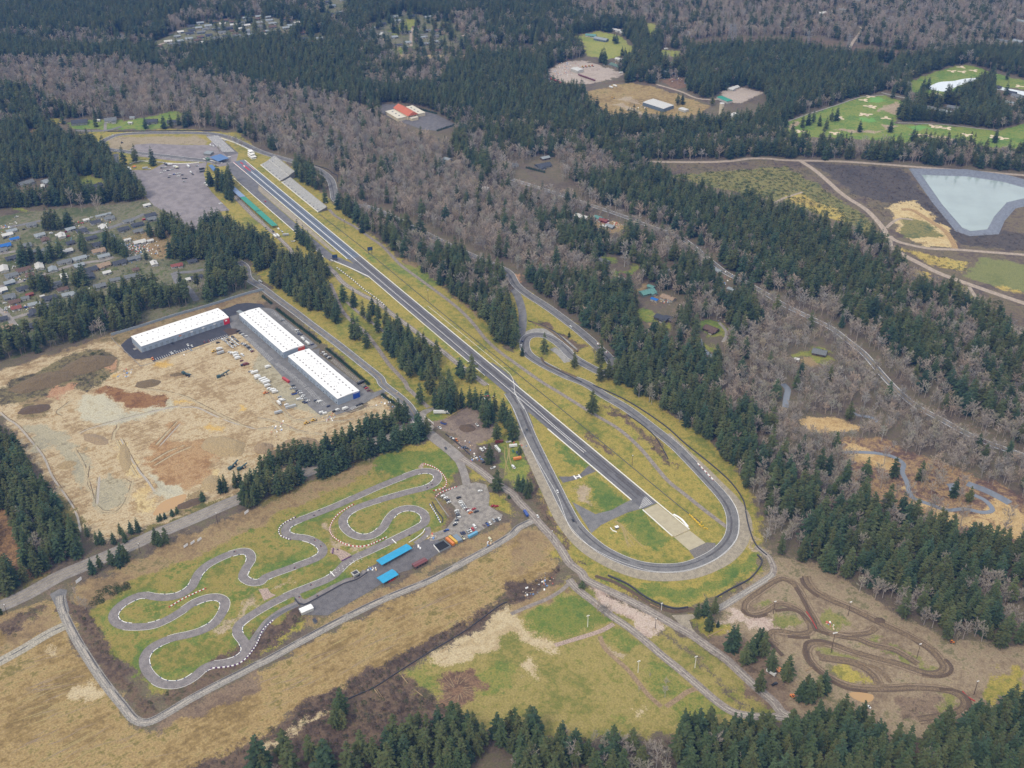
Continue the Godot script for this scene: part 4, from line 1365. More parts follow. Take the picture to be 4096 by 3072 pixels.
# ------------------------------------------------------------------ trees
func conifer(sd: int, h: float, rad: float, bare: float, style: int) -> Array:
	# returns [trunk, crown]: a tapered trunk with whorls of drooping needled boughs
	var r := RandomNumberGenerator.new()
	r.seed = sd
	var tk := Tri.new()
	tk.tube(Vector3.ZERO, Vector3(0, h * 0.5, 0), h * 0.013, h * 0.009, 6)
	tk.tube(Vector3(0, h * 0.5, 0), Vector3(0, h * 0.97, 0), h * 0.009, 0.04, 5)
	var cr := Tri.new()
	# each bough: a stem with sprays of needles hung along its outer part, dark gaps between the boughs
	var tiers := 17
	for i in tiers:
		var t := clampf((i + r.randf_range(-0.35, 0.35)) / tiers, 0.0, 0.985)
		var y := lerpf(h * bare, h, t)
		var prof := pow(1.0 - t, 0.66) * (0.72 + 0.28 * smoothstep(0.0, 0.25, t))
		if style == 1:
			prof = sqrt(maxf(0.0, 1.0 - pow(t * 1.5 - 0.55, 2.0))) * 0.8 * (1.0 if t < 0.95 else 0.5)
		var n := 7 if t < 0.55 else 5
		var a0 := r.randf() * TAU
		for k in n:
			if r.randf() < (0.12 if style == 0 else 0.22):
				continue
			var a := a0 + TAU * k / n + r.randf_range(-0.35, 0.35)
			var l := maxf(0.8, rad * prof * r.randf_range(0.55, 1.2))
			var d := Vector3(cos(a), 0, sin(a))
			var s := Vector3(-sin(a), 0, cos(a))
			var droop := r.randf_range(0.1, 0.45) if t < 0.7 else r.randf_range(-0.3, 0.2)
			if style == 1:
				droop = r.randf_range(-0.25, 0.2)
			var tone := r.randf_range(0.62, 1.4)
			var tint := Color(tone * r.randf_range(0.88, 1.2), tone, tone * r.randf_range(0.8, 1.1))
			var yy := y + r.randf_range(-0.4, 0.4)
			for q in 5:
				var u := 0.3 + 0.7 * q / 4.0
				var c := Vector3(0, yy - l * droop * u * u, 0) + d * l * u
				var w := (l * 0.3 + 0.3) * (1.25 - 0.6 * u) * r.randf_range(0.75, 1.2)
				var hang := Vector3(0, -w * r.randf_range(0.25, 0.7), 0)
				var e := d * w * r.randf_range(0.6, 1.0)
				cr.tri(c - e * 0.5, c + s * w + hang, c + e, tint)
				cr.tri(c - e * 0.5, c + e, c - s * w + hang, tint)
	cr.tri(Vector3(0.16, h * 0.955, 0), Vector3(-0.1, h * 0.955, 0.14), Vector3(0, h * 1.02, 0))
	cr.tri(Vector3(-0.1, h * 0.955, -0.14), Vector3(0.16, h * 0.955, 0), Vector3(0, h * 1.02, 0))
	return [tk, cr]

func bare_tree(sd: int, h: float, spread: float) -> Array:
	var r := RandomNumberGenerator.new()
	r.seed = sd
	var tk := Tri.new()
	var cr := Tri.new()
	var fork := h * r.randf_range(0.22, 0.34)
	var lean := Vector3(r.randf_range(-0.05, 0.05) * h, 0, r.randf_range(-0.05, 0.05) * h)
	tk.tube(Vector3.ZERO, lean * 0.3 + Vector3(0, fork, 0), h * 0.017, h * 0.013, 6)
	tk.tube(lean * 0.3 + Vector3(0, fork, 0), lean + Vector3(0, h * 0.82, 0), h * 0.013, h * 0.004, 5)
	for i in 11:
		var t := (i + r.randf()) / 11.0
		var base := (lean * 0.3 + Vector3(0, fork, 0)).lerp(lean + Vector3(0, h * 0.8, 0), t)
		var a := i * 2.4 + r.randf_range(-0.4, 0.4)
		var out := spread * (1.0 - 0.55 * t) * r.randf_range(0.6, 1.05)
		var tip := base + Vector3(cos(a) * out, h * r.randf_range(0.16, 0.34) * (1.0 - 0.35 * t), sin(a) * out)
		tk.tube(base, tip, h * 0.007, h * 0.0025, 4)
		for j in 6:
			var u := r.randf_range(0.3, 1.0)
			var b2 := base.lerp(tip, u)
			var dir := (tip - base).normalized() + Vector3(r.randfn() * 0.65, r.randf_range(-0.05, 0.85), r.randfn() * 0.65)
			var l2 := spread * r.randf_range(0.28, 0.5)
			var t2 := b2 + dir.normalized() * l2
			cr.tube(b2, t2, h * 0.0035, h * 0.001, 3)
			for k in 13:
				var b3 := b2.lerp(t2, r.randf_range(0.2, 1.0))
				var d3 := (dir.normalized() + Vector3(r.randfn() * 0.7, r.randf_range(-0.15, 0.8), r.randfn() * 0.7)).normalized()
				var l3 := spread * r.randf_range(0.14, 0.34)
				var sd3 := d3.cross(Vector3(r.randfn(), r.randfn(), r.randfn())).normalized() * r.randf_range(0.04, 0.1)
				var tone := r.randf_range(0.75, 1.25)
				cr.tri(b3 - sd3, b3 + d3 * l3, b3 + sd3, Color(tone, tone * r.randf_range(0.96, 1.03), tone))
	return [tk, cr]

func shrub(sd: int) -> Tri:
	var r := RandomNumberGenerator.new()
	r.seed = sd
	var t := Tri.new()
	for i in 70:
		var a := r.randf() * TAU
		var e := r.randf_range(0.05, 1.0)
		var p := Vector3(cos(a) * sqrt(1.0 - e * e), e * 0.9, sin(a) * sqrt(1.0 - e * e)) * r.randf_range(0.55, 1.0)
		var u := Vector3(r.randfn(), r.randfn(), r.randfn()).normalized() * r.randf_range(0.16, 0.34)
		var w := Vector3(r.randfn(), r.randfn(), r.randfn()).normalized() * r.randf_range(0.12, 0.26)
		var tone := r.randf_range(0.7, 1.3)
		t.tri(p - u * 0.5 - w * 0.5, p + u * 0.6, p + w * 0.6, Color(tone, tone, tone))
	return t

var tree_kinds := []   # [trunk mesh, crown mesh, joined mesh, trunk material, crown material, height]
func leafm(key: String, c: Color, back := true) -> StandardMaterial3D:
	var m := gm(key, c.linear_to_srgb(), 0.9)
	m.vertex_color_use_as_albedo = true
	m.metallic_specular = 0.25
	if back:
		m.backlight_enabled = true
		m.backlight = Color(0.3, 0.34, 0.22)
	return m

func build_woods() -> void:
	var fir := leafm("fir_needles", Color(0.064, 0.090, 0.038))
	var fir2 := leafm("fir_needles_olive", Color(0.084, 0.100, 0.040))
	var fir3 := leafm("fir_needles_blue", Color(0.050, 0.080, 0.042))
	var bark := leafm("fir_bark", Color(0.16, 0.125, 0.10), false)
	var twig := leafm("twigs", Color(0.35, 0.305, 0.255), false)
	var twig2 := leafm("twigs_mossy", Color(0.32, 0.295, 0.22), false)
	var limb := leafm("limbs", Color(0.30, 0.265, 0.235), false)
	for a in [[1, 28.0, 5.9, 0.06, 0, fir], [2, 28.0, 5.2, 0.16, 0, fir2], [3, 28.0, 6.5, 0.04, 0, fir3], [4, 28.0, 5.5, 0.12, 0, fir], [5, 28.0, 4.6, 0.42, 1, fir2], [6, 28.0, 5.7, 0.1, 0, fir2]]:
		var p := conifer(a[0], a[1], a[2], a[3], a[4])
		add_kind(p, bark, a[5], a[1])
	for a in [[11, 18.0, 5.2, twig], [12, 18.0, 4.6, twig2], [13, 18.0, 5.8, twig], [14, 18.0, 4.0, twig]]:
		var p := bare_tree(a[0], a[1], a[2])
		add_kind(p, limb, a[3], a[1])
	# the plan of the woods
	var fim := Image.create(GW, GH, false, Image.FORMAT_L8)
	for i in D.forest.size():
		var pl := P(D.forest[i][2])
		# a glade is as wide as the trees before it let one see
		var reach: float = D.forest[i][3]
		for k in (4 if reach > 0.0 else 1):
			var q := PackedVector2Array()
			for p in pl:
				q.append(p + Vector2(-p.x, -p.y).normalized() * reach * k / 3.0)
			fill_poly(fim, q, GX0, GZ0, GC, Color8(i + 1, 0, 0))
	var fd := fim.get_data()
	var bd := block_img.get_data()
	var firs := []    # [x, z, height, width factor, kind]
	var bares := []
	rng.seed = 4711
	for e in D.lone_firs:
		firs.append([e[0], e[1], e[2] * rng.randf_range(0.9, 1.1), e[3], rng.randi() % 4])
	for e in D.lone_bare:
		bares.append([e[0], e[1], e[2] * rng.randf_range(0.9, 1.1), 1.0, 6 + rng.randi() % 4])
	var grove := FastNoiseLite.new()
	grove.seed = 31
	grove.frequency = 0.011
	grove.fractal_octaves = 3
	var step := 7.5
	var z := GZ0
	while z < -520.0:
		var half := 167.0 + 0.3757 * absf(z) + 90.0
		var x := -half
		while x < half:
			var px := x + rng.randf_range(-0.5, 0.5) * step
			var pz := z + rng.randf_range(-0.5, 0.5) * step
			var roll := rng.randf()
			var kind := rng.randi()
			var hh := rng.randfn()
			var ww := rng.randf_range(0.85, 1.2)
			x += step
			var cx := int((px - GX0) / GC)
			var cz := int((pz - GZ0) / GC)
			if cx < 0 or cz < 0 or cx >= GW or cz >= GH:
				continue
			var f := fd[cz * GW + cx]
			if f == 0 or bd[cz * GW + cx] > 0:
				continue
			var e: Array = D.forest[f - 1]
			var c: float = e[0]
			var b: float = e[1]
			if c + b < 0.02:
				continue
			# groves: like stands beside like
			var g := grove.get_noise_2d(px, pz) * 1.3
			if c > 0.15 and b > 0.15:
				var tot := c + b
				c = clampf(c + g * 0.75, 0.04, tot - 0.02)
				b = tot - c
			if roll < c:
				var style := 4 if f == D.pine and kind % 3 else kind % 6
				if style == 4 and not (f == D.pine):
					style = 1
				firs.append([px, pz, clampf(27.5 + hh * 4.5, 13.0, 39.0), ww * 1.12, style])
			elif roll < c + b * 0.9:
				bares.append([px, pz, clampf(16.5 + hh * 3.2, 8.0, 24.0), ww * 1.1, 6 + kind % 4])
		z += step
	print("firs ", firs.size(), " bare trees ", bares.size())
	place_trees(firs, 300, "fir_tree", "fir", "fir woods", "stands of fir reaching far into the distance", "firs that stand singly or at the wood edges")
	place_trees(bares, 300, "bare_tree", "bare tree", "bare woods", "leafless grey-brown woods in the valley and beyond", "leafless trees nearest the raceway")
	scrubs()

func add_kind(p: Array, tm: Material, cm: Material, h: float) -> void:
	var j := ArrayMesh.new()
	p[0].add_to(j)
	p[1].add_to(j)
	j.surface_set_material(0, tm)
	j.surface_set_material(1, cm)
	tree_kinds.append([p[0].mesh(), p[1].mesh(), j, tm, cm, h])

func tree_basis(e: Array, turn: float) -> Basis:
	var s: float = e[2] / tree_kinds[e[4]][5]
	return Basis(Vector3.UP, turn).scaled_local(Vector3(s * e[3], s, s * e[3]))

func place_trees(list: Array, singles: int, called: String, word: String, massname: String, masslabel: String, group: String) -> void:
	for e in list:
		var dz: float = -e[1] * cos(0.567) + 700.0 * sin(0.567)
		var px: float = absf(e[0]) / dz
		var inside: bool = px < 0.445 and (700.0 * cos(0.567) + e[1] * sin(0.567)) / dz < 0.345
		e.append(e[2] / dz if inside else 0.0)
	list.sort_custom(func(a, b): return a[5] > b[5])
	var mm := {}
	rng.seed = 606
	for i in list.size():
		var e: Array = list[i]
		var turn := rng.randf() * TAU
		var tone := rng.randf_range(0.78, 1.28)
		var warm := rng.randf_range(0.92, 1.1)
		var bs := tree_basis(e, turn)
		if i < singles:
			var best := ""
			var bd := 1e18
			for l in D.landmarks:
				var d := Vector2(l[1] - e[0], l[2] - e[1]).length_squared()
				if d < bd:
					bd = d
					best = l[0]
			var size := "tall" if e[2] > (28.0 if word == "fir" else 17.0) else "small" if e[2] < (16.0 if word == "fir" else 11.0) else "middling"
			var o := thing(called, "%s %s nearest to %s" % [size, word, best], "tree", Vector3(e[0], 0, e[1]), turn, group)
			var k: Array = tree_kinds[e[4]]
			var sc := Vector3(bs.x.length(), bs.y.length(), bs.z.length())
			node_of("trunk", k[0], k[3], o).scale = sc
			node_of("crown", k[1], k[4], o).scale = sc
			continue
		if not mm.has(e[4]):
			mm[e[4]] = PackedFloat32Array()
		var buf: PackedFloat32Array = mm[e[4]]
		buf.append_array([bs.x.x, bs.y.x, bs.z.x, e[0], bs.x.y, bs.y.y, bs.z.y, 0.0, bs.x.z, bs.y.z, bs.z.z, e[1], tone * warm, tone, tone / warm, 1.0])
		mm[e[4]] = buf
	var n := 0
	for k in mm:
		var m := MultiMesh.new()
		m.transform_format = MultiMesh.TRANSFORM_3D
		m.use_colors = true
		m.mesh = tree_kinds[k][2]
		m.instance_count = mm[k].size() / 16
		m.buffer = mm[k]
		var o := MultiMeshInstance3D.new()
		o.name = taken(massname.replace(" ", "_"))
		o.multimesh = m
		add_child(o)
		o.set_meta("kind", "stuff")
		o.set_meta("category", "woods")
		o.set_meta("label", masslabel)
		o.set_meta("group", massname)
		n += 1

# low growth: one mass per kind
func scrubs() -> void:
	rng.seed = 313
	for e in D.scrubs:
		var t := shrub(e[4])
		var m := MultiMesh.new()
		m.transform_format = MultiMesh.TRANSFORM_3D
		m.use_colors = true
		var mesh := ArrayMesh.new()
		t.add_to(mesh)
		mesh.surface_set_material(0, leafm("shrub_" + str(e[0]), Color(e[3][0], e[3][1], e[3][2])))
		m.mesh = mesh
		var buf := PackedFloat32Array()
		var n := 0
		for a in e[5]:
			var poly := P(a[1])
			var lo := Vector2(1e9, 1e9)
			var hi := -lo
			for p in poly:
				lo = lo.min(p)
				hi = hi.max(p)
			var cnt := int((hi.x - lo.x) * (hi.y - lo.y) * a[0])
			for i in cnt:
				var p := Vector2(rng.randf_range(lo.x, hi.x), rng.randf_range(lo.y, hi.y))
				var s: float = rng.randf_range(0.6, 1.5) * a[2]
				var sy: float = s * rng.randf_range(0.6, 1.3)
				var tone := rng.randf_range(0.6, 1.35)
				if not Geometry2D.is_point_in_polygon(p, poly):
					continue
				var cx := int((p.x - GX0) / GC)
				var cz := int((p.y - GZ0) / GC)
				if cx < 0 or cz < 0 or cx >= GW or cz >= GH or block_img.get_pixel(cx, cz).r > 0.5:
					continue
				buf.append_array([s, 0.0, 0.0, p.x, 0.0, sy, 0.0, -0.1, 0.0, 0.0, s, p.y, tone * rng.randf_range(0.9, 1.15), tone, tone, 1.0])
				n += 1
		if n == 0:
			continue
		m.instance_count = n
		m.buffer = buf
		var o := MultiMeshInstance3D.new()
		o.name = taken(e[0])
		o.multimesh = m
		add_child(o)
		o.set_meta("kind", "stuff")
		o.set_meta("category", e[1])
		o.set_meta("label", e[2])
	print("scrub done")

# ------------------------------------------------------------------ layout on the ground plan, in metres (x, z pairs)
func lay_out() -> void:
	D.ground = [
		["suburb",[-778,-1553,-544,-1620,-475,-1537,-408,-1474,-335,-1361,-340,-1322,-484,-1219,-618,-1143]],
		["verge",[-732,-1909,-568,-1925,-467,-1902,-420,-1822,-346,-1741,-269,-1603,-209,-1505,-176,-1462,-137,-1381,-105,-1354,-72,-1303,-53,-1278,-26,-1231,-6,-1175,2,-1170,-1,-1248,-4,-1309,12,-1337,129,-1147,130,-1128,170,-1051,207,-994,228,-941,238,-891,231,-806,224,-781,163,-739,130,-739,75,-762,40,-812,20,-910,-3,-981,-51,-981,-104,-1042,-159,-1089,-301,-1309,-335,-1361,-425,-1553,-551,-1620,-588,-1702,-640,-1770,-703,-1854]],
		["lawn",[-251,-1509,-191,-1409,-127,-1395,-85,-1335,-107,-1332,-149,-1375,-192,-1423]],
		["lawn",[-102,-1240,-112,-1225,-70,-1165,-55,-1139,-49,-1144,-78,-1183]],
		["brownverge",[-153,-1423,-136,-1409,-124,-1395,-130,-1388,-145,-1402]],
		["brownverge",[-85,-1335,-63,-1348,-54,-1309,-54,-1275,-63,-1284]],
		["brownverge",[-54,-1275,-29,-1266,-28,-1243,-45,-1257]],
		["verge",[-317,-1325,-292,-1300,-245,-1240,-193,-1165,-146,-1099,-117,-1099,-145,-1165,-192,-1194,-213,-1240,-232,-1248,-254,-1260,-294,-1319]],
		["lawn",[-226,-1316,-199,-1291,-192,-1248,-197,-1248,-216,-1284]],
		["drybrown",[-602,-1116,-487,-1211,-331,-1327,-314,-1296,-337,-1248,-474,-1186,-580,-1098,-596,-1098]],
		["sand",[-602,-1116,-590,-1125,-483,-1197,-465,-1183,-437,-1151,-352,-1208,-330,-1214,-261,-1138,-196,-1051,-175,-1042,-140,-1079,-129,-1042,-170,-1002,-196,-973,-215,-945,-251,-910,-295,-880,-323,-863,-352,-839,-391,-825,-441,-884,-499,-961,-555,-1033,-588,-1079]],
		["paleclay",[-479,-1058,-474,-1080,-458,-1077,-435,-1051,-415,-1038,-374,-1063,-365,-1054,-404,-1029,-436,-1011,-457,-1024,-472,-1040]],
		["greyclay",[-408,-879,-414,-920,-407,-935,-388,-920,-379,-901,-381,-874,-395,-868]],
		["paleclay",[-369,-937,-350,-916,-325,-910,-321,-897,-340,-886,-354,-901]],
		["greyclay",[-491,-992,-474,-998,-451,-982,-433,-945,-421,-903,-432,-914,-460,-957]],
		["greyclay",[-524,-1016,-499,-1022,-480,-1003,-481,-973,-494,-965]],
		["greyclay",[-304,-1175,-285,-1157,-248,-1108,-234,-1099,-282,-1099,-293,-1113]],
		["greyclay",[-274,-1099,-235,-1099,-216,-1061,-199,-1042,-213,-1036,-243,-1051,-261,-1070]],
		["wetmud",[-465,-1084,-461,-1094,-440,-1089,-390,-1072,-377,-1063,-384,-1051,-402,-1048,-429,-1053,-441,-1063]],
		["orange",[-378,-957,-376,-973,-365,-1027,-358,-1022,-361,-986,-324,-988,-305,-961,-308,-933,-310,-914,-318,-901,-328,-912,-348,-916,-363,-937]],
		["paleyellow",[-417,-986,-409,-988,-393,-961,-374,-925,-379,-920,-405,-955]],
		["paleyellow",[-373,-910,-365,-914,-349,-884,-344,-865,-362,-868]],
		["paleyellow",[-306,-895,-307,-925,-305,-937,-297,-939,-291,-925,-292,-907]],
		["ochre",[-334,-1011,-323,-1019,-308,-1010,-321,-1005,-330,-1007]],
		["ochre",[-371,-1063,-362,-1065,-356,-1061,-366,-1060]],
		["ochre",[-303,-1056,-295,-1058,-293,-1045,-298,-1043]],
		["ochre",[-459,-1111,-457,-1121,-449,-1116,-452,-1108]],
		["ochre",[-417,-1141,-405,-1152,-395,-1146,-405,-1131]],
		["sand",[-290,-1099,-282,-1099,-242,-1042,-225,-1036,-198,-1038,-166,-1045,-148,-1058,-130,-1054,-126,-1038,-157,-1029,-194,-1007,-209,-992,-270,-990]],
		["drybrown",[-325,-875,-315,-895,-307,-903,-298,-890,-304,-877,-319,-865]],
		["scrubbank",[-577,-1099,-554,-1118,-533,-1154,-512,-1173,-486,-1178,-454,-1144,-461,-1123,-465,-1099,-472,-1089,-537,-1089]],
		["scrubbank",[-577,-1091,-567,-1099,-528,-1099,-514,-1068,-530,-1068,-547,-1061,-564,-1056]],
		["reddirt",[-489,-1154,-478,-1152,-457,-1144,-463,-1128,-471,-1128]],
		["reddirt",[-522,-1099,-496,-1099,-497,-1084,-506,-1065,-521,-1072]],
		["drybrown",[-547,-1061,-521,-1072,-510,-1054,-505,-1033,-533,-1027,-539,-1047]],
		["olive",[-451,-897,-444,-895,-414,-856,-406,-837,-427,-856,-439,-874]],
		["hillside",[-519,-907,-502,-892,-467,-844,-440,-806,-420,-784,-418,-772,-468,-772]],
		["hillside",[-472,-784,-443,-784,-451,-772,-463,-760]],
		["olive",[-408,-778,-375,-808,-343,-846,-306,-877,-255,-910,-252,-895,-323,-854,-366,-814,-402,-781]],
		["olive",[-455,-750,-450,-753,-418,-778,-409,-783,-446,-741]],
		["drygrass",[-366,-778,-351,-797,-316,-829,-248,-875,-237,-819,-270,-816,-297,-793,-314,-778]],
		["drygrass",[-394,-769,-367,-780,-315,-780,-331,-764,-368,-738,-388,-748]],
		["drygrass",[-247,-870,-220,-908,-192,-925,-166,-937,-143,-953,-122,-945,-124,-929,-151,-914,-183,-894,-222,-856,-242,-842]],
		["olive",[-250,-886,-216,-907,-193,-927,-156,-957,-144,-965,-143,-953,-191,-920,-248,-874]],
		["tanfield",[-454,-722,-408,-748,-395,-745,-374,-706,-326,-649,-292,-609,-273,-604,-225,-646,-158,-703,-84,-759,19,-849,43,-819,41,-787,-19,-739,-105,-674,-169,-620,-241,-559,-391,-559]],
		["bleached",[-354,-632,-351,-647,-338,-654,-329,-647,-330,-635,-340,-629]],
		["drygrass",[-441,-728,-403,-748,-386,-720,-423,-679]],
		["bleached",[-392,-687,-381,-693,-376,-682,-384,-679]],
		["mud",[-277,-604,-265,-621,-234,-644,-208,-663,-205,-647,-226,-632,-246,-618,-268,-603]],
		["verge",[-29,-914,-23,-895,-22,-879,0,-861,0,-884,-15,-897]],
		["drygrass",[-75,-803,-45,-829,0,-856,0,-831,-44,-803,-79,-781]],
		["drygrass",[-178,-725,-161,-729,-133,-753,-105,-772,-74,-784,-73,-769,-122,-744,-159,-714]],
		["verge",[-215,-687,-209,-698,-199,-720,-185,-734,-175,-720,-178,-711,-195,-698,-207,-685]],
		["brightyellow",[-203,-693,-197,-710,-185,-714,-178,-710,-191,-701]],
		["kartgrass",[-367,-733,-334,-775,-280,-812,-225,-866,-160,-917,-86,-989,-60,-949,-54,-917,-74,-901,-65,-880,-63,-845,-82,-824,-187,-738,-210,-687,-260,-638,-281,-633,-295,-648,-338,-694]],
		["green2",10,15],
		["green",[-143,-955,-127,-967,-110,-973,-95,-967,-79,-973,-63,-957,-58,-933,-65,-925,-73,-937,-90,-947,-118,-927,-142,-937]],
		["verge",[-136,-969,-105,-986,-79,-988,-69,-967,-79,-973,-109,-965,-127,-961]],
		["green",[-316,-690,-305,-698,-289,-701,-298,-690,-303,-679]],
		["green",[-286,-663,-275,-657,-265,-659,-262,-664,-275,-664]],
		["green",[-203,-861,-181,-877,-150,-903,-170,-881,-200,-854]],
		["green",[-230,-778,-206,-793,-184,-806,-181,-816,-186,-821,-212,-798,-232,-787]],
		["green",[-186,-753,-162,-769,-145,-781,-138,-776,-165,-757,-182,-748]],
		["baredirt",[-182,-853,-174,-856,-168,-832,-151,-817,-120,-829,-112,-836,-140,-813,-162,-816,-170,-831]],
		["baredirt",[-253,-714,-240,-722,-228,-751,-225,-751,-223,-744,-238,-720,-247,-709]],
		["baredirt",[-213,-760,-195,-773,-188,-778,-206,-761]],
		["mud",[-74,-895,-64,-874,-55,-865,-57,-856,-67,-844,-72,-847,-61,-861,-74,-884]],
		["midfield",[-92,-661,-2,-728,51,-771,61,-762,116,-716,150,-679,183,-625,211,-618,176,-606,132,-597,51,-593,-20,-597,-38,-611,-61,-637]],
		["midfield",[59,-768,91,-751,163,-684,198,-649,215,-618,187,-625,151,-682,117,-722]],
		["green",[10,-727,35,-745,52,-755,65,-745,76,-734,84,-721,59,-709,44,-706,32,-701,20,-709]],
		["green2",[76,-706,90,-713,107,-698,97,-693,80,-698]],
		["green2",[120,-677,136,-660,147,-650,124,-632,115,-636,106,-654,111,-667]],
		["green2",[124,-625,147,-639,164,-626,170,-619,144,-611,131,-616]],
		["green2",[77,-619,90,-617,91,-611,81,-612]],
		["green2",[-86,-667,-72,-669,-63,-657,-61,-642,-70,-639,-80,-652]],
		["green2",[-24,-659,-11,-672,0,-667,0,-647,-14,-642,-25,-635]],
		["bleached",[-74,-674,-50,-695,-21,-720,0,-739,0,-717,-11,-693,-34,-677,-58,-667]],
		["bleached",[0,-727,8,-722,24,-703,36,-693,32,-679,21,-687,10,-706,0,-714]],
		["plough",[-58,-653,-48,-665,-29,-662,-22,-649,-29,-637,-42,-626,-52,-625,-59,-641]],
		["baredirt",[73,-701,78,-698,82,-687,96,-687,91,-679,80,-683]],
		["bleached",[97,-629,103,-625,105,-619,100,-618]],
		["bleached",[2,-672,9,-677,21,-663,17,-657,8,-663]],
		["chips",[61,-761,72,-764,91,-751,120,-731,131,-720,124,-702,113,-707,90,-729,73,-744]],
		["drygrass",[0,-729,20,-738,39,-753,51,-764,45,-769,12,-751,0,-738]],
		["scrub",[-6,-769,12,-773,20,-758,4,-739,-6,-739]],
		["drygrass",[0,-819,14,-844,25,-849,36,-831,35,-803,19,-789,0,-778]],
		["mocross",[182,-736,223,-787,243,-803,276,-796,306,-765,335,-725,370,-697,445,-689,427,-644,365,-625,339,-600,301,-593,272,-589,264,-630,219,-606,211,-620,206,-649,189,-679,171,-700]],
		["chips",[178,-717,188,-739,196,-734,199,-725,221,-729,217,-709,203,-706,197,-720]],
		["chips",[219,-729,225,-725,224,-716,233,-713,215,-711]],
		["mograss",[227,-729,236,-734,244,-728,249,-718,246,-711,235,-713,226,-718]],
		["mograss",[209,-738,224,-750,229,-750,221,-737,210,-734]],
		["mograss",[267,-732,276,-734,285,-724,286,-714,278,-709,268,-720]],
		["mograss",[254,-686,263,-689,274,-685,290,-674,272,-678,257,-681]],
		["brightyellow",[257,-670,267,-672,278,-663,284,-654,286,-650,274,-654,264,-660]],
		["mograss",[340,-636,347,-637,351,-629,346,-623,338,-622]],
		["mograss",[294,-698,308,-706,314,-701,304,-695]],
		["mograss",[306,-685,323,-687,335,-677,345,-668,339,-667,320,-676]],
		["verge",[374,-642,390,-659,408,-669,419,-669,406,-636,391,-635,375,-629]],
		["mud",[307,-638,336,-638,337,-619,333,-616,304,-617]],
		["verge",[154,-724,169,-727,178,-720,182,-711,165,-701,157,-710]],
		["mud",[165,-698,182,-711,213,-690,209,-642,201,-623,186,-649,172,-679]],
		["mud",[206,-660,218,-654,223,-630,223,-616,200,-630]],
		["baredirt",[216,-861,227,-861,227,-819,235,-806,233,-797,222,-813,220,-844]],
		["scrub",[-248,-559,-168,-618,-105,-671,-88,-658,-57,-633,-34,-610,-72,-589,-98,-559]],
		["scrub",[-169,-625,-19,-739,42,-792,43,-781,-14,-728,-93,-664,-167,-611]],
		["bleached",[-193,-585,-171,-607,-143,-625,-142,-621,-168,-601,-192,-578]],
		["scrub",[-397,-752,-366,-733,-297,-639,-282,-630,-273,-610,-296,-622,-377,-716]],
		["scrub",[-283,-633,-187,-736,-176,-728,-257,-625]],
		["scrub",[-436,-716,-426,-729,-412,-739,-400,-737,-408,-729,-423,-711,-429,-698]],
		["scrub",[7,-990,13,-986,29,-907,37,-860,47,-831,63,-793,59,-793,40,-831,29,-861]],
		["scrub",[73,-778,93,-770,117,-748,131,-738,143,-734,157,-738,156,-731,140,-729,121,-741,92,-764]],
		["yard",[-91,-1022,-77,-1029,-34,-1070,-19,-1022,-16,-990,-35,-986,-43,-965,-73,-1007]],
		["lawn",[-93,-1031,-86,-1045,-69,-1031,-81,-1020]],
		["lawn",[-14,-990,0,-1001,11,-973,18,-925,10,-914,-6,-925,-15,-957]],
		["verge",[-48,-947,-37,-933,-25,-916,-36,-916,-42,-925]],
		["scrub",[301,-589,313,-596,311,-568,298,-568]],
		["green",[71,-918,84,-931,113,-886,108,-881,88,-868,80,-895]],
		["baredirt",[60,-910,68,-914,78,-888,78,-879,71,-883]],
		["green",[100,-860,125,-872,150,-829,139,-819,129,-816,115,-831,106,-849]],
		["green",[48,-990,78,-945,70,-937,54,-957]],
		["scrub",[96,-1065,120,-1038,140,-1011,150,-990,155,-973,159,-955,172,-941,157,-947,147,-973,134,-1007,113,-1036]],
		["scrub",[77,-1011,86,-998,107,-965,104,-961,87,-982]],
		["green",[76,-775,113,-767,162,-762,208,-796,228,-812,227,-793,159,-745,115,-751]],
		["bog",[338,-989,388,-994,426,-957,483,-917,523,-888,490,-806,430,-829,373,-856,341,-902]],
		["wetland",[347,-982,375,-973,400,-945,377,-937,346,-955]],
		["wetland",[393,-892,419,-867,457,-865,474,-895,485,-879,501,-861,487,-826,428,-842,411,-858,394,-875]],
		["wetland",[312,-1029,353,-1033,379,-1011,346,-1003,311,-1011]],
		["wetland",[384,-907,388,-895,394,-895,390,-914]],
		["lawn",[153,-1272,167,-1275,182,-1260,178,-1243,159,-1245]],
		["lawn",[182,-1240,197,-1240,197,-1225,185,-1231]],
		["lawn",[133,-1381,155,-1378,166,-1399,173,-1395,169,-1378,148,-1368,135,-1364]],
		["lawn",[119,-1423,139,-1420,137,-1406,126,-1406]],
		["lawn",[230,-1240,258,-1243,264,-1225,255,-1205,238,-1205,231,-1225]],
		["lawn",[230,-1197,242,-1183,239,-1170,231,-1175]],
		["drygrass",[157,-1319,175,-1345,187,-1341,169,-1316]],
		["drygrass",[178,-1303,194,-1316,200,-1303,184,-1284]],
		["drygrass",[169,-1237,182,-1243,175,-1231]],
		["drygrass",[219,-1154,225,-1149,221,-1139]],
		["drygrass",[118,-1537,151,-1537,167,-1521,149,-1501,126,-1505]],
		["lawn",[328,-1165,349,-1170,364,-1183,373,-1175,378,-1154,355,-1144,353,-1157,330,-1154]],
		["drygrass",[341,-1154,352,-1154,357,-1139,342,-1139]],
		["heather",[213,-1766,479,-1780,638,-1754,842,-1702,650,-1214,613,-1236,590,-1303,536,-1361,516,-1467,454,-1537,378,-1603,285,-1683]],
		["heathergreen",[245,-1715,443,-1750,473,-1683,524,-1537,521,-1486,464,-1553,381,-1617]],
		["burnt",[485,-1770,627,-1741,634,-1620,636,-1517,761,-1497,736,-1433,630,-1459,602,-1595,564,-1607,526,-1638]],
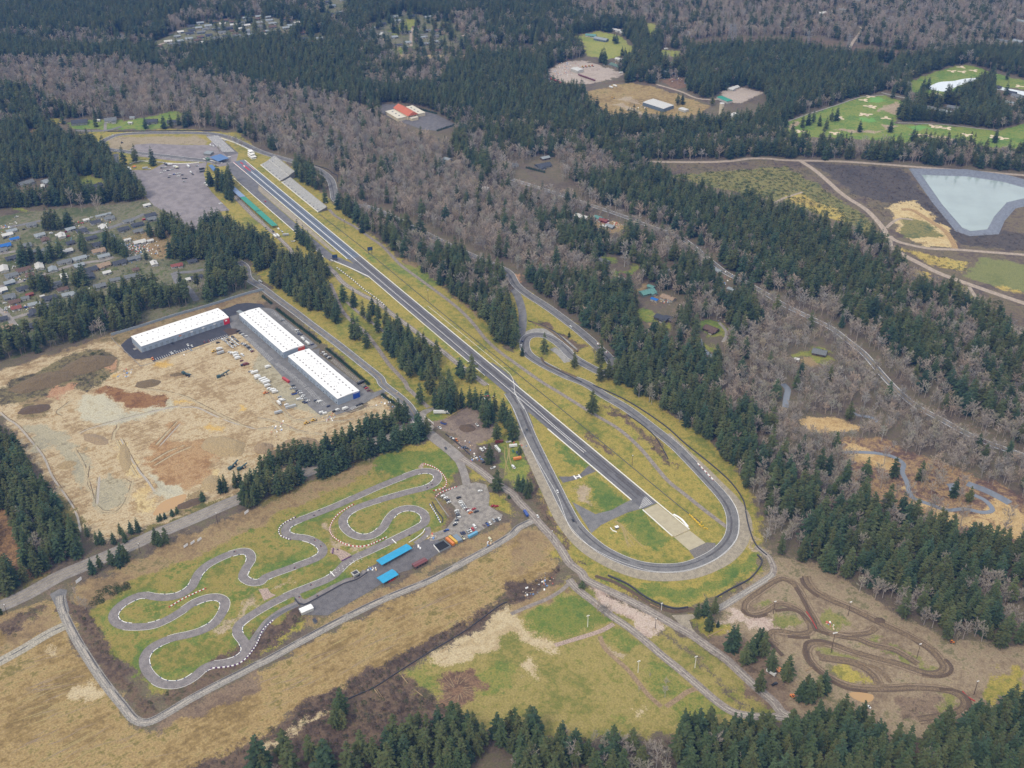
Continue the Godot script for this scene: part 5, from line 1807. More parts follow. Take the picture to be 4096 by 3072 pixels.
		["paleyellow",[563,-1595,608,-1615,629,-1505,616,-1452,572,-1459,552,-1505]],
		["heathergreen",[569,-1553,604,-1545,614,-1490,552,-1482]],
		["fieldgreen",[644,-1423,705,-1395,675,-1316,630,-1338,600,-1364,617,-1388]],
		["broom",[535,-1456,589,-1423,622,-1409,607,-1381,575,-1388,557,-1423]],
		["broom",[530,-1368,544,-1385,566,-1361,545,-1358]],
		["broom",[534,-1335,552,-1316,575,-1284,601,-1254,589,-1234,569,-1245,548,-1294]],
		["heathergreen",[575,-1351,598,-1332,593,-1297,577,-1284,570,-1316]],
		["broom",[437,-1647,464,-1608,496,-1561,477,-1537,449,-1578,414,-1621]],
		["broom",[633,-1341,662,-1325,657,-1312,634,-1332]],
		["heathergreen",[576,-1225,620,-1205,605,-1165,576,-1183]],
		["golf",[471,-1944,531,-1997,585,-2041,649,-2092,695,-2102,730,-2060,714,-2034,685,-1991,677,-1949,753,-1944,808,-1926,844,-1915,924,-1967,870,-1827,797,-1838,728,-1865,666,-1854,593,-1875,478,-1887]],
		["golf",[772,-2188,853,-2261,909,-2291,936,-2269,940,-2246,1003,-2174,985,-2126,923,-2160,911,-2195,861,-2146,793,-2086,769,-2099,752,-2119]],
		["golfgreen",[664,-2086,684,-2096,691,-2079,676,-2063,661,-2066]],
		["golfgreen",[614,-1973,641,-1982,647,-1967,627,-1958]],
		["golfgreen",[689,-1932,716,-1944,727,-1926,700,-1915]],
		["baredirt",[652,-2016,692,-2053,713,-2066,714,-2041,685,-1991,673,-2016]],
		["baredirt",[479,-1932,502,-1964,505,-1949,483,-1923]],
		["baredirt",[553,-1923,605,-1920,644,-1915,633,-1906,581,-1906]],
		["baredirt",[674,-1903,709,-1898,744,-1884,775,-1865,766,-1848,731,-1875]],
		["baredirt",[646,-1938,673,-1949,667,-1926,648,-1918]],
		["gravelyard",[69,-2254,100,-2307,141,-2322,177,-2291,223,-2231,191,-2195,156,-2174,115,-2171,85,-2174]],
		["tanfield",[139,-2119,200,-2167,233,-2174,285,-2139,323,-2092,360,-2047,344,-2010,309,-1982,249,-2000,172,-2000,149,-2066]],
		["baredirt",[182,-2053,198,-2060,245,-2000,234,-1997]],
		["baredirt",[193,-2086,216,-2099,240,-2053,213,-2066]],
		["pasture",[130,-2489,190,-2533,226,-2506,255,-2420,245,-2362,188,-2322,154,-2354,150,-2454]],
		["pasture",[298,-2598,320,-2598,315,-2515,296,-2506]],
		["pasture",[311,-2395,349,-2387,344,-2346,309,-2350]],
		["plough",[285,-2195,337,-2202,332,-2146,307,-2136]],
		["gravelyard",[393,-2126,441,-2153,470,-2119,426,-2066,393,-2060]],
		["scrub",[377,-2447,451,-2481,650,-2481,751,-2413,854,-2367,840,-2322,702,-2335,577,-2413,370,-2393]],
		["scrub",[169,-2167,202,-2195,247,-2195,279,-2167,326,-2112,363,-2073,357,-2060,282,-2150,223,-2181]],
		["suburb",[-762,-2447,-707,-2591,-575,-2656,-474,-2617,-475,-2553,-598,-2461,-738,-2393]],
		["suburb",[-653,-2579,-571,-2637,-483,-2606,-551,-2524]],
		["suburb",[-465,-2496,-419,-2524,-384,-2447,-453,-2420]],
		["suburb",[-465,-2889,-409,-2889,-383,-2637,-434,-2629]],
		["suburb",[-316,-2598,-252,-2696,-131,-2617,-94,-2437,-199,-2393,-295,-2489]],
		["lawn",[-273,-2524,-237,-2637,-204,-2617,-235,-2489]],
		["lawn",[-257,-2403,-220,-2420,-215,-2360,-244,-2360]],
		["paleyellow",[-232,-2360,-91,-2360,-110,-2338,-222,-2329]],
		["suburb",[-958,-2202,-970,-2246,-942,-2231,-931,-2188]],
		["golf",[-788,-1955,-744,-1973,-681,-1967,-646,-1991,-610,-2013,-590,-1991,-590,-1955,-609,-1926,-708,-1920,-766,-1926]],
		["verge",[-830,-1973,-804,-1979,-794,-1955,-809,-1941]],
		["verge",[-751,-1903,-696,-1909,-683,-1903,-699,-1859,-703,-1854,-732,-1881]],
		["verge",[-688,-1816,-658,-1806,-646,-1775,-642,-1750,-667,-1785]],
		["lawn",[-691,-1712,-669,-1716,-636,-1693,-634,-1674,-670,-1674]],
		["lawn",[-759,-1616,-740,-1612,-721,-1570,-742,-1586]],
		["orange",[-964,-2217,-951,-2231,-900,-2217,-886,-2160,-930,-2174]],
		["drybrown",[-846,-1926,-824,-1926,-812,-1898,-822,-1887]],
		["loopdirt",[-682,-1848,-683,-1875,-658,-1887,-539,-1887,-520,-1870,-510,-1843,-550,-1848,-608,-1848,-632,-1843,-640,-1822,-668,-1827]],
		["reddirt",[-2,-1375,9,-1368,9,-1348,-2,-1354]],
		["verge",[6,-1309,18,-1291,43,-1248,78,-1205,96,-1170,108,-1146,94,-1139,77,-1170,58,-1192,42,-1212,21,-1215,14,-1220,17,-1248]],
		["scrub",[26,-1245,48,-1234,70,-1200,86,-1183,77,-1167,59,-1203,43,-1225]],
		["verge",[-464,-1621,-447,-1625,-395,-1557,-373,-1541,-368,-1513,-408,-1537]],
		["verge",[-390,-1630,-343,-1561,-312,-1509,-308,-1471,-336,-1509,-378,-1570]],
		["drygrass",[-552,-1482,-525,-1501,-493,-1529,-469,-1482,-464,-1423,-489,-1416,-525,-1471]],
	]
	D.lots = [
		["paddock","lotgrey",0.1,[-616,-1726,-606,-1736,-578,-1736,-564,-1765,-511,-1765,-495,-1770,-490,-1721,-474,-1674,-461,-1647,-461,-1647,-419,-1578,-433,-1574,-430,-1529,-452,-1509,-472,-1525,-509,-1570,-536,-1595,-552,-1621]],
		["loop_apron","lotgrey",0.09,[-634,-1848,-610,-1854,-569,-1848,-510,-1846,-507,-1875,-525,-1892,-505,-1895,-452,-1806,-448,-1760,-471,-1750,-495,-1770,-551,-1775,-624,-1798,-638,-1816]],
		["staging_lanes","asphalt2",0.13,[-524,-1889,-505,-1892,-452,-1809,-469,-1796]],
		["warehouse_yard","newasphalt",0.1,[-468,-1185,-465,-1197,-461,-1205,-357,-1280,-350,-1288,-339,-1291,-334,-1291,-318,-1288,-306,-1268,-318,-1246,-336,-1239,-333,-1220,-343,-1208,-418,-1148,-424,-1155,-442,-1153,-451,-1160]],
		["warehouse_yard","asphalt",0.11,[-352,-1256,-343,-1261,-320,-1279,-307,-1277,-301,-1274,-232,-1183,-240,-1173,-236,-1175,-229,-1178,-228,-1165,-161,-1082,-161,-1078,-167,-1068,-195,-1046,-208,-1035,-224,-1054,-280,-1141,-333,-1216,-344,-1226,-348,-1236]],
		["warehouse_yard","asphalt",0.12,[-240,-1099,-222,-1099,-189,-1054,-169,-1070,-163,-1084,-156,-1080,-144,-1089,-139,-1084,-149,-1075,-176,-1045,-191,-1036,-203,-1054]],
		["kart_paddock","asphalt2",0.1,[-190.1,-744.7,-183.7,-741.3,-185.8,-736.3,-180.6,-728.8,-158.8,-727.9,-130.6,-753.2,-116.5,-767.2,-99.7,-783.3,-92.6,-786,-75.7,-800.7,-67.5,-809.2,-68.8,-834.2,-90.2,-822.5,-92.9,-815.8,-121.1,-796.1,-130.8,-788.7,-138.1,-777,-148.8,-775.2,-162.8,-761.9,-181,-747.2,-190.2,-749]],
		["gravel_car_park","gravel",0.11,[-77.4,-835.6,-71.1,-839,-61.6,-844.9,-52.5,-864.8,-55.3,-877.2,-69.7,-895.4,-56.6,-908.4,-48.6,-912.1,-36.1,-915.9,-25.6,-912.1,-21.9,-895.4,-22.7,-879,-9.1,-864.8,-10.2,-857.8,-34,-837.3,-44.5,-827.3,-57.9,-835.6,-66.2,-828.9,-76.8,-825.6]],
		["church_car_park","asphalt2",0.1,[-242,-2028,-238,-2053,-206,-2050,-161,-2016,-135,-1997,-100,-1949,-103,-1932,-131,-1915,-155,-1920,-197,-1961,-223,-1985]],
		["sand_trap","trapsand",0.12,[127,-872.3,141.3,-881.5,167.1,-842.3,151.6,-832.3]],
		["sand_trap","trapsand",0.12,[152,-831.3,167.6,-841.4,180.2,-823.4,163.6,-812.6]],
		["gravel_strip","tangravel",0.2,[-394,-1674,-391,-1654,-325,-1552,-250,-1440,-242,-1437,-317,-1557]],
		["broken_pavement","oldasphalt",0.11,[163.3,-812.4,181.4,-824.1,189.2,-823.2,189.1,-816,167.2,-801.9]],
		["turnoff","asphalt",0.12,[117.7,-887.1,125.5,-874,111.6,-868.3,97.4,-858.7,84.6,-849.2,74.6,-837.3,62.6,-871.9,58.7,-884.4,67.4,-877.2,80.2,-865.7,96.2,-871.9,107,-880.8,115.4,-887.1]],
		["turnoff","asphalt2",0.12,[78.5,-944,84.9,-934.2,74.6,-927.4,65,-920.7,50.8,-915,47.1,-925.5,58.2,-925.5,67.7,-928.4]],
		["yard_apron","gravel",0.1,[-116,-1042,-111,-1056,-102,-1038,-98,-1045,-79,-1056,-79,-1053,-93,-1038,-93,-1027,-83,-1013,-87.3,-998.4,-104,-1022]],
		["gravel_pad","tangravel",0.1,[137.5,-728.1,155.6,-729.5,159.1,-725.2,151.7,-722.4,153.2,-711.4,157.2,-704.6,147.2,-710]],
		["woodchip_pad","chipsm",0.1,[-167.4,-816.6,-161.9,-815.8,-155.1,-812.5,-147.5,-806.9,-156,-798.1,-160.7,-806.1,-167.5,-809.3]],
		["woodchip_pad","chipsm",0.1,[-224.5,-760.6,-216.6,-762.1,-212.3,-755.5,-207.3,-753.2,-216.7,-745.9,-220.7,-754]],
		["woodchip_pad","chipsm",0.1,[-95.6,-941,-92.5,-947.9,-89.6,-948.9,-90.8,-939.1]],
		["road_apron","asphalt",0.12,[-406.8,-754,-400.1,-761.4,-393.4,-759.9,-391.6,-751,-382.9,-733.7,-384.3,-719.7,-396.8,-739.4]],
		["lawn_island","grassm",0.13,[-353,-1221,-348,-1226,-338,-1225,-332,-1219,-335,-1213,-343,-1208]],
	]
	D.ribbons = [
		["drag_strip","strip",17.6,0.14,[-446,-1776,-335,-1605,-216,-1420],0],
		["drag_strip","asphaltdk",17.6,0.14,[-216,-1420,-64,-1185,98.6,-932.5,133.8,-877.9],0],
		["return_road","asphaltdk",12.5,0.12,[-456,-1753,-432,-1709,-396,-1649,-258,-1435,-240,-1416,-209,-1388,-187,-1365],0],
		["return_road","asphaltdk",14,0.12,[-457,-1764,-424,-1714,-397,-1672,-367,-1632],0],
		["racetrack","asphalt",12.5,0.15,[-458,-1770,-495,-1776,-535,-1786,-576,-1798,-617,-1809,-649,-1819,-673,-1827,-689,-1843,-693,-1862,-686,-1882,-671,-1897,-633,-1904,-584,-1905,-543,-1904,-512,-1898,-482,-1881,-454,-1854,-426,-1824,-401,-1803,-366,-1779,-326,-1752,-302,-1726,-285,-1695,-275,-1655,-266,-1617,-243,-1598,-217,-1591,-183,-1562,-147,-1523,-105,-1477,-58,-1429,-25,-1398,-5,-1376,5,-1342,19,-1316,44,-1281,65,-1248,85,-1214,105,-1175,115,-1152,116,-1133,105,-1123,87,-1139,71,-1159,62,-1178,53,-1194,41,-1207,28,-1210,18,-1203,15,-1186,19,-1165,34,-1144,60,-1118,84,-1099,103,-1075,127,-1047,149,-1013,169.4,-979.4,183.5,-948.9,196.8,-917.8,206.8,-892.6,211.1,-873.6,210.4,-851.8,203.4,-828.9,186.2,-807.7,160.7,-791.8,136.2,-788.4,112.6,-793.4,90.4,-807.7,75.4,-824,61.5,-847.5,51.7,-877.2,42.6,-910.3,32,-948.9,19.6,-996.3,8,-1047,-3,-1080],0],
		["gravel_runoff","tangravel",14,0.1,[161.8,-998.4,179.4,-963,192.5,-937.1,204,-912.1,215.1,-888.1,221.4,-864.8,220.4,-845.8,210.7,-820.7,193.5,-799.7,164.7,-782.5,135,-777.9,109.5,-783.2,84.6,-799.7,64.6,-822.3,48.6,-856.1,37.6,-895.4,27,-937.1,13.4,-989.9,7,-1016],0],
		["racetrack","asphalt",10,0.13,[3,-1328,9,-1300,13,-1266,13,-1234,11,-1211,12,-1192],0],
		["runoff_pad","concrete",9,0.12,[48,-1178,57,-1165,65,-1146],0],
		["gravel_runoff","concrete",10,0.1,[15,-1208,28,-1220,45,-1217,61,-1197,74,-1173],0],
		["merge_road","asphaltdk",15,0.13,[-29,-1141,-12,-1118,0,-1094,1,-1077,9,-1045,16,-1011],0],
		["kart_track","kartasphalt",8.4,0.16,[-283,-773.4,-283.9,-764.4,-288.3,-756.9,-295.2,-751.8,-304.9,-749.9,-314.3,-751,-324.1,-753.2,-331.4,-750.3,-339.3,-742.3,-343.4,-732.3,-341.9,-723.8,-336.8,-718,-329.5,-714.8,-317.4,-714.1,-305.2,-716.2,-295.1,-723.1,-286.4,-732.3,-277.1,-743.8,-267.3,-749.6,-258.3,-750.3,-251.5,-745.9,-249.6,-738,-251.2,-726.6,-255,-716.9,-262.4,-710,-272,-705.3,-284.7,-701.2,-293.2,-696.5,-300.2,-689.9,-302.9,-682.7,-302.3,-674.3,-297.2,-664.1,-289.2,-655.3,-281.3,-650.2,-271.7,-648.9,-264,-651.4,-257.1,-657.8,-251.6,-666.6,-245.8,-670.4,-236.7,-672.3,-227.9,-675.5,-222,-682,-221.2,-689.9,-225.6,-697.8,-231.6,-705.9,-233.3,-714.1,-230.2,-721,-221.1,-731.6,-210,-742.3,-199.3,-751,-191.1,-756.9,-178,-765.1,-161.1,-777.3,-149.1,-798.1,-129.5,-813.3,-109.5,-828.9,-90.1,-844.9,-83.4,-852.6,-82.9,-861.3,-86.7,-868.7,-94.3,-874,-103.9,-874.4,-112.4,-869.2,-117.7,-859.6,-121.1,-848.3,-126.6,-838.1,-133.7,-832.6,-142.3,-831.9,-151,-836.4,-158.6,-845.8,-161.6,-856.1,-158.9,-866.2,-151.5,-874.5,-138.9,-882.6,-120.6,-891.7,-100.8,-900.9,-84.1,-907.8,-76,-916.9,-74.8,-926.4,-79.8,-933.2,-90.5,-934.8,-102.9,-928.9,-128.1,-911.8,-149.4,-895.4,-170,-879,-190.5,-864.8,-207.6,-853.5,-213.6,-846.6,-213.3,-838.1,-206.4,-832.6,-194.1,-830.3,-183.6,-825.3,-176.1,-817.4,-174.4,-809.3,-178.7,-802.1,-190.7,-794.2,-209.9,-783.2,-221.1,-776,-224.4,-770,-232.5,-769.5,-241.1,-776.3,-241.1,-787.1,-238.5,-798.1,-240.1,-806.1,-244.8,-811.2,-253.2,-810.6,-264.6,-804.1,-276,-793.4,-281.9,-782.5],1],
		["pit_lane","kartasphalt",5.5,0.15,[-193.9,-753.2,-189.1,-753.2,-186.5,-748.1,-181.8,-744.7,-176.9,-747.2,-162.6,-760.2,-150,-769.8,-143.2,-773.4,-135.8,-777.9,-132.3,-785.1],0],
		["pit_lane","kartasphalt",5.5,0.15,[-80.4,-846.1,-79,-839.1,-83.2,-830.3,-90.2,-822.5],0],
		["kart_track","kartasphalt",7,0.15,[-220.6,-687.2,-216.9,-697.8,-212.6,-711.4,-208.3,-721.7,-198.4,-733.7,-186.8,-742.3],0],
		["road","roadpale",16,0.14,[-453.9,-730.9,-444.8,-738.7,-425.6,-755.5,-407.1,-776.5,-388.9,-791,-365,-810.1,-338.9,-832.3,-320.8,-846.6,-297.5,-864.8,-273.7,-884.4,-254.5,-896.3,-231.9,-912.1,-206.4,-934.2,-179.8,-954.9,-152.5,-977.4,-130,-996.3,-113,-1011],0],
		["road","asphalt",11,0.14,[-90,-1002.7,-100,-1020,-107,-1038,-115,-1056,-128,-1075,-146,-1098,-152,-1113,-177,-1146,-210,-1189,-244,-1231,-274,-1269,-302,-1303,-325,-1332,-348,-1358,-359,-1392,-372,-1409],0],
		["road","roadpale",13,0.14,[-106,-1027,-94.1,-1009.1,-79.5,-989.9,-61.4,-967.1,-50,-948.9],0],
		["road","roadpale",8,0.14,[-61.4,-967.1,-53.5,-948.9,-48.1,-929.3,-45.2,-912.1],0],
		["gravel_road","gravelpath",8.5,0.14,[-52.6,-956.9,-42.8,-947,-30.7,-933.2,-18.8,-917.8,0,-898.1,6.8,-885.3,18.9,-864.8,28.5,-847.5,37.9,-830.6,45.9,-812.5,52.7,-794.9,62.6,-782.5,66.2,-773.4,82,-761.4,101.3,-747.4,120,-732.3,138.1,-716.2,151.4,-704.6,164,-690.5,176.3,-676.8,186.9,-660.3,197.1,-644.3,206.6,-631.1,211.1,-620.5,219.8,-614.7],0],
		["gravel_road","gravelpath",7.5,0.13,[50.7,-773.4,57.4,-761.4,70.8,-745.2,84.7,-728.1,98.5,-714.1,111.6,-697.8,124.3,-680.7,136.8,-665.3,148.7,-649.2,160.3,-633.5,170.5,-622.8,180.6,-618.2,199.4,-615.9,204.9,-616.5,213.5,-614.7],0],
		["gravel_road","gravelgrey",8,0.13,[-397.1,-752.5,-391.8,-739.4,-382.7,-723.8,-367.7,-701.9,-352.7,-682,-335.6,-660.3,-319.8,-641.9,-306.5,-627.5,-296,-615.9,-287.4,-610.7,-279.6,-611.9,-269.2,-620.5,-254.4,-634.6,-234.9,-650.4,-218.7,-662.8,-209.6,-670.4,-199.5,-677.5,-175.9,-697.8,-149.6,-719.7,-122.1,-740.9,-98.2,-756.9,-73.6,-771.9,-58.7,-784,-38.3,-801.3,-17.4,-819,0,-835.6,6.6,-845.8,19.9,-856.1],0],
		["gravel_road","gravelpale",10,0.13,[-427.7,-667.9,-420.6,-674.3,-406.7,-688.6,-393,-704.6,-380.9,-715.5],0],
		["footpath","gravelpath",4,0.13,[-1,-729.5,15.1,-739.4,30.4,-748.1,42.9,-758.4,51.6,-768.9],0],
		["footpath","chipsm",4.5,0.13,[35.8,-692.5,48.5,-697.8,63.4,-703.9,76.5,-710,86.9,-717.6],0],
		["footpath","dirtpath",4,0.13,[74.1,-703.2,77.1,-689.9,85.8,-676.8,94.3,-665.3,101.5,-651.6,108.6,-638.2,117.4,-626.4],0],
		["footpath","dirtpath",4.5,0.12,[121,-626.4,130.1,-633.5,140.3,-641.9,149.1,-645.5],0],
		["footpath","gravelpath",4.5,0.13,[-272,-1582,-257,-1555,-227,-1521,-202,-1486,-183,-1460,-169,-1434,-151,-1399,-125,-1361,-91,-1312,-67,-1275,-49,-1240,-32,-1200,-15,-1170,0,-1149,33,-1104,52,-1082,72,-1058,81,-1047,95,-1031,111,-1013,124.5,-992,135.7,-969.1,145.2,-945,156.3,-917.8,170.8,-895.4,184.8,-873.6,196.7,-856.1,203.9,-845.8],0],
		["gravel_road","gravelpath",7,0.13,[-249,-1395,-237,-1375,-221,-1345,-196,-1316,-171,-1291,-149,-1260,-125,-1228,-107,-1203,-84,-1173,-62,-1141,-41,-1113,-29,-1096],0],
		["footpath","gravelpath",5,0.13,[-239,-1345,-227,-1309,-213,-1269,-198,-1243,-178,-1214,-160,-1178,-143,-1141,-127,-1113,-120,-1099,-118,-1091,-109,-1077,-100,-1063,-92,-1051],0],
		["footpath","gravelpath",4,0.12,[-211,-1294,-195,-1269,-173,-1240,-141,-1197],0],
		["gravel_road","gravelpath",6,0.13,[-375,-1553,-352,-1517,-329,-1482,-307,-1445,-299,-1423],0],
		["gravel_road","gravelpath",8,0.13,[-423,-1635,-412,-1614,-397,-1588,-377,-1555,-364,-1536],0],
		["gravel_road","gravelpath",6,0.12,[226.5,-819,234.8,-804.5,236,-799.7,236.7,-787.1,229.2,-775,209.8,-759.9,192.1,-745.2,178.4,-735.1,161.6,-729.5],0],
		["gravel_road","gravelgrey",6,0.12,[235.4,-781.1,215.7,-764.4,198.1,-751,183.1,-739.4,172,-732.3],0],
		["footpath","asphaltdk",3,0.14,[-214.7,-697.8,-211.4,-711.4,-206.7,-723.8,-198.2,-732.3,-186.6,-740.9],0],
		["road","asphalt",9,0.12,[0,-1697,62,-1647,88,-1625,113,-1601,138,-1580,170,-1551,200,-1521,223,-1501,242,-1478,257,-1445,274,-1402,288,-1371,305,-1351,330,-1312,347,-1283,370,-1254,392,-1225,405,-1194,416,-1165,423,-1128,428,-1103,435,-1077,446,-1051,464,-1027,481,-1002.7,498.9,-983.6,528.3,-961],0],
		["gravel_road","dirtpale",8,0.12,[207,-1773,263,-1770,320,-1770,358,-1775,388,-1785,419,-1785,446,-1778,530,-1773,601,-1760,654,-1748,724,-1733,811,-1714],0],
		["gravel_road","dirtpale",8,0.12,[470,-1775,484,-1736,495,-1688,502,-1651,511,-1621,525,-1586,531,-1553,534,-1513,532,-1482,528,-1456],0],
		["gravel_road","dirtpale",9,0.12,[386,-1608,414,-1578,447,-1533,480,-1498,514,-1471,528,-1449,541,-1423,555,-1399,567,-1378,584,-1358,606,-1335,629,-1312,661,-1281],0],
		["gravel_road","dirtpale",7,0.12,[536,-1490,540,-1475,553,-1463,581,-1449,620,-1445,657,-1438,717,-1427],0],
		["gravel_road","orangem",8,0.12,[579,-1582,595,-1578,609,-1541,620,-1505,619,-1467,616,-1449],0],
		["gravel_road","dirtpale",5,0.12,[539,-1517,554,-1537,569,-1549,585,-1545],0],
		["gravel_road","dirtpale",5,0.12,[597,-1335,596,-1309,597,-1278,604,-1254,613,-1228,628,-1194],0],
		["gravel_road","dirtpale",4,0.12,[394,-1606,415,-1625,446,-1647],0],
		["road","asphalt",7,0.12,[132,-1846,166,-1851,196,-1859,226,-1873,257,-1887,288,-1892,358,-1898],0],
		["gravel_road","dirtpale",6,0.12,[277,-2167,317,-2126,344,-2086,375,-2079,388,-2092],0],
		["road","asphalt",7,0.12,[-746,-1513,-715,-1525,-694,-1537,-678,-1549],0],
		["road","asphalt",8,0.12,[-622,-1521,-610,-1505,-598,-1500,-579,-1517,-560,-1539,-542,-1566],0],
		["road","roadpale",7,0.12,[-713,-1430,-685,-1441],0],
		["road","roadpale",7,0.12,[-675,-1332,-654,-1345,-633,-1361,-615,-1378,-598,-1395,-576,-1406,-556,-1413,-546,-1423],0],
		["road","roadpale",8,0.12,[-652,-1278,-633,-1260,-611,-1231,-593,-1205],0],
		["road","roadpale",7,0.12,[-621,-1251,-606,-1263,-596,-1269],0],
		["road","asphalt",8,0.12,[-452,-1375,-438,-1345,-423,-1332,-403,-1297],0],
		["road","asphalt",7,0.12,[-452,-1375,-429,-1378,-414,-1385],0],
		["road","asphalt",9,0.12,[-850,-2515,-818,-2445,-794,-2411,-777,-2387],0],
		["road","dirtpale",7,0.12,[-782,-2403,-755,-2420,-729,-2454],0],
		["road","asphalt",7,0.12,[-756,-1915,-706,-1915,-682,-1935],0],
		["road","asphalt",6,0.12,[-393,-2637,-391,-2706,-392,-2800],0],
		["road","asphalt",6,0.12,[-307,-2538,-255,-2520,-183,-2506],0],
		["road","dirtpale",6,0.12,[-212,-2420,-219,-2515,-218,-2570],0],
		["road","dirtpale",7,0.12,[-108,-2497,-86,-2515,-49,-2538,-18,-2570],0],
		["road","dirtpale",6,0.12,[702,-2395,729,-2462,759,-2524,771,-2551,768,-2570],0],
		["road","dirtpale",6,0.12,[596,-2551,649,-2598,707,-2646,742,-2706],0],
		["golf_path","concrete",3,0.13,[469,-1946,532,-2000,585,-2041,649,-2092,695,-2104],0],
		["golf_path","concrete",3,0.13,[679,-1955,754,-1946,808,-1927,844,-1915],0],
		["golf_path","concrete",5,0.13,[695,-2119,715,-2099,751,-2073],0],
		["service_road","asphalt",8,0.12,[-654,-1806,-642,-1770,-626,-1741,-606,-1716],0],
		["driveway","roadpale",5,0.12,[-716,-1955,-706,-1920],0],
		["driveway","asphalt",5,0.12,[206,-1368,210,-1388],0],
		["driveway","roadpale",4,0.12,[256,-1240,261,-1222,260,-1208,253,-1192],0],
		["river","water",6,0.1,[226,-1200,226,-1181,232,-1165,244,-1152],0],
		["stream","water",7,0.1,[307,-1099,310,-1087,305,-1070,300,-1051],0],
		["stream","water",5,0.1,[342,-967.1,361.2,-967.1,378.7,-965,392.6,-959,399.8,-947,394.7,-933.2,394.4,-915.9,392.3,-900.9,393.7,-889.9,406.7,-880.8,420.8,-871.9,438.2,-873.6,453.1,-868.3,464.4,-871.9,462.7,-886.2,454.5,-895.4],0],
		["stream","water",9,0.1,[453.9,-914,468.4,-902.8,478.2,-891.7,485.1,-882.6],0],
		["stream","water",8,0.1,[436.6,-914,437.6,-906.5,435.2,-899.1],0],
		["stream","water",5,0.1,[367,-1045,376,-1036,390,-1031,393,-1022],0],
		["dirt_track","motrack",7,0.12,[233,-768.9,217.2,-755.5,205,-743.8,202.3,-733.7,207.5,-729.5,218,-732.3,223.8,-736.6,233.2,-742.3,242.7,-739.4,250.2,-732.3,253.8,-721,254.9,-712.8,251.8,-707.3,241.4,-704.6,231.2,-707.3,222.7,-708.6,218,-704.6,218.4,-696.5,222.4,-692.5],0],
		["dirt_track","motrack",7,0.12,[230.1,-768.9,241.7,-775,250.8,-768.9,255.1,-755.5,257.1,-740.9,260,-726.6,262.1,-714.1,267.4,-707.3,279.2,-703.2,291.1,-700.5,301.1,-693.8,318.6,-687.2,333.2,-671.7],0],
		["dirt_track","motrack",8,0.12,[264.1,-778,264.2,-768.9,268.7,-756.9,280.6,-746.7,296.9,-735.1,313.2,-721,329.5,-708.6,340.9,-697.8,349.3,-687.2,352.8,-676.8,353.8,-667.9,348,-661.6,337.3,-660.3,326.5,-665.3,314.2,-671.7,296.9,-678.1,279.8,-685.9,267.9,-692.5,258.8,-695.2,250.8,-693.8,245.5,-687.2,245.1,-676.8,249.5,-666.6,259.1,-655.3,270.4,-647.9,283.7,-645.5,302.2,-645.5,321.1,-646.7,339.2,-645.5,352,-641.9,358.4,-633.5,355.7,-625.2,346.5,-619.3,334.5,-615.9,315.5,-612.4],0],
		["dirt_track","motrack",8,0.12,[253.3,-679.4,264.2,-676.8,276.9,-674.3,287.6,-667.9,293.7,-659.1,295.2,-650.4],0],
		["dirt_track","motrack",7,0.12,[276.9,-705.9,290.6,-705.9,303,-708.6,309.4,-714.1],0],
	]
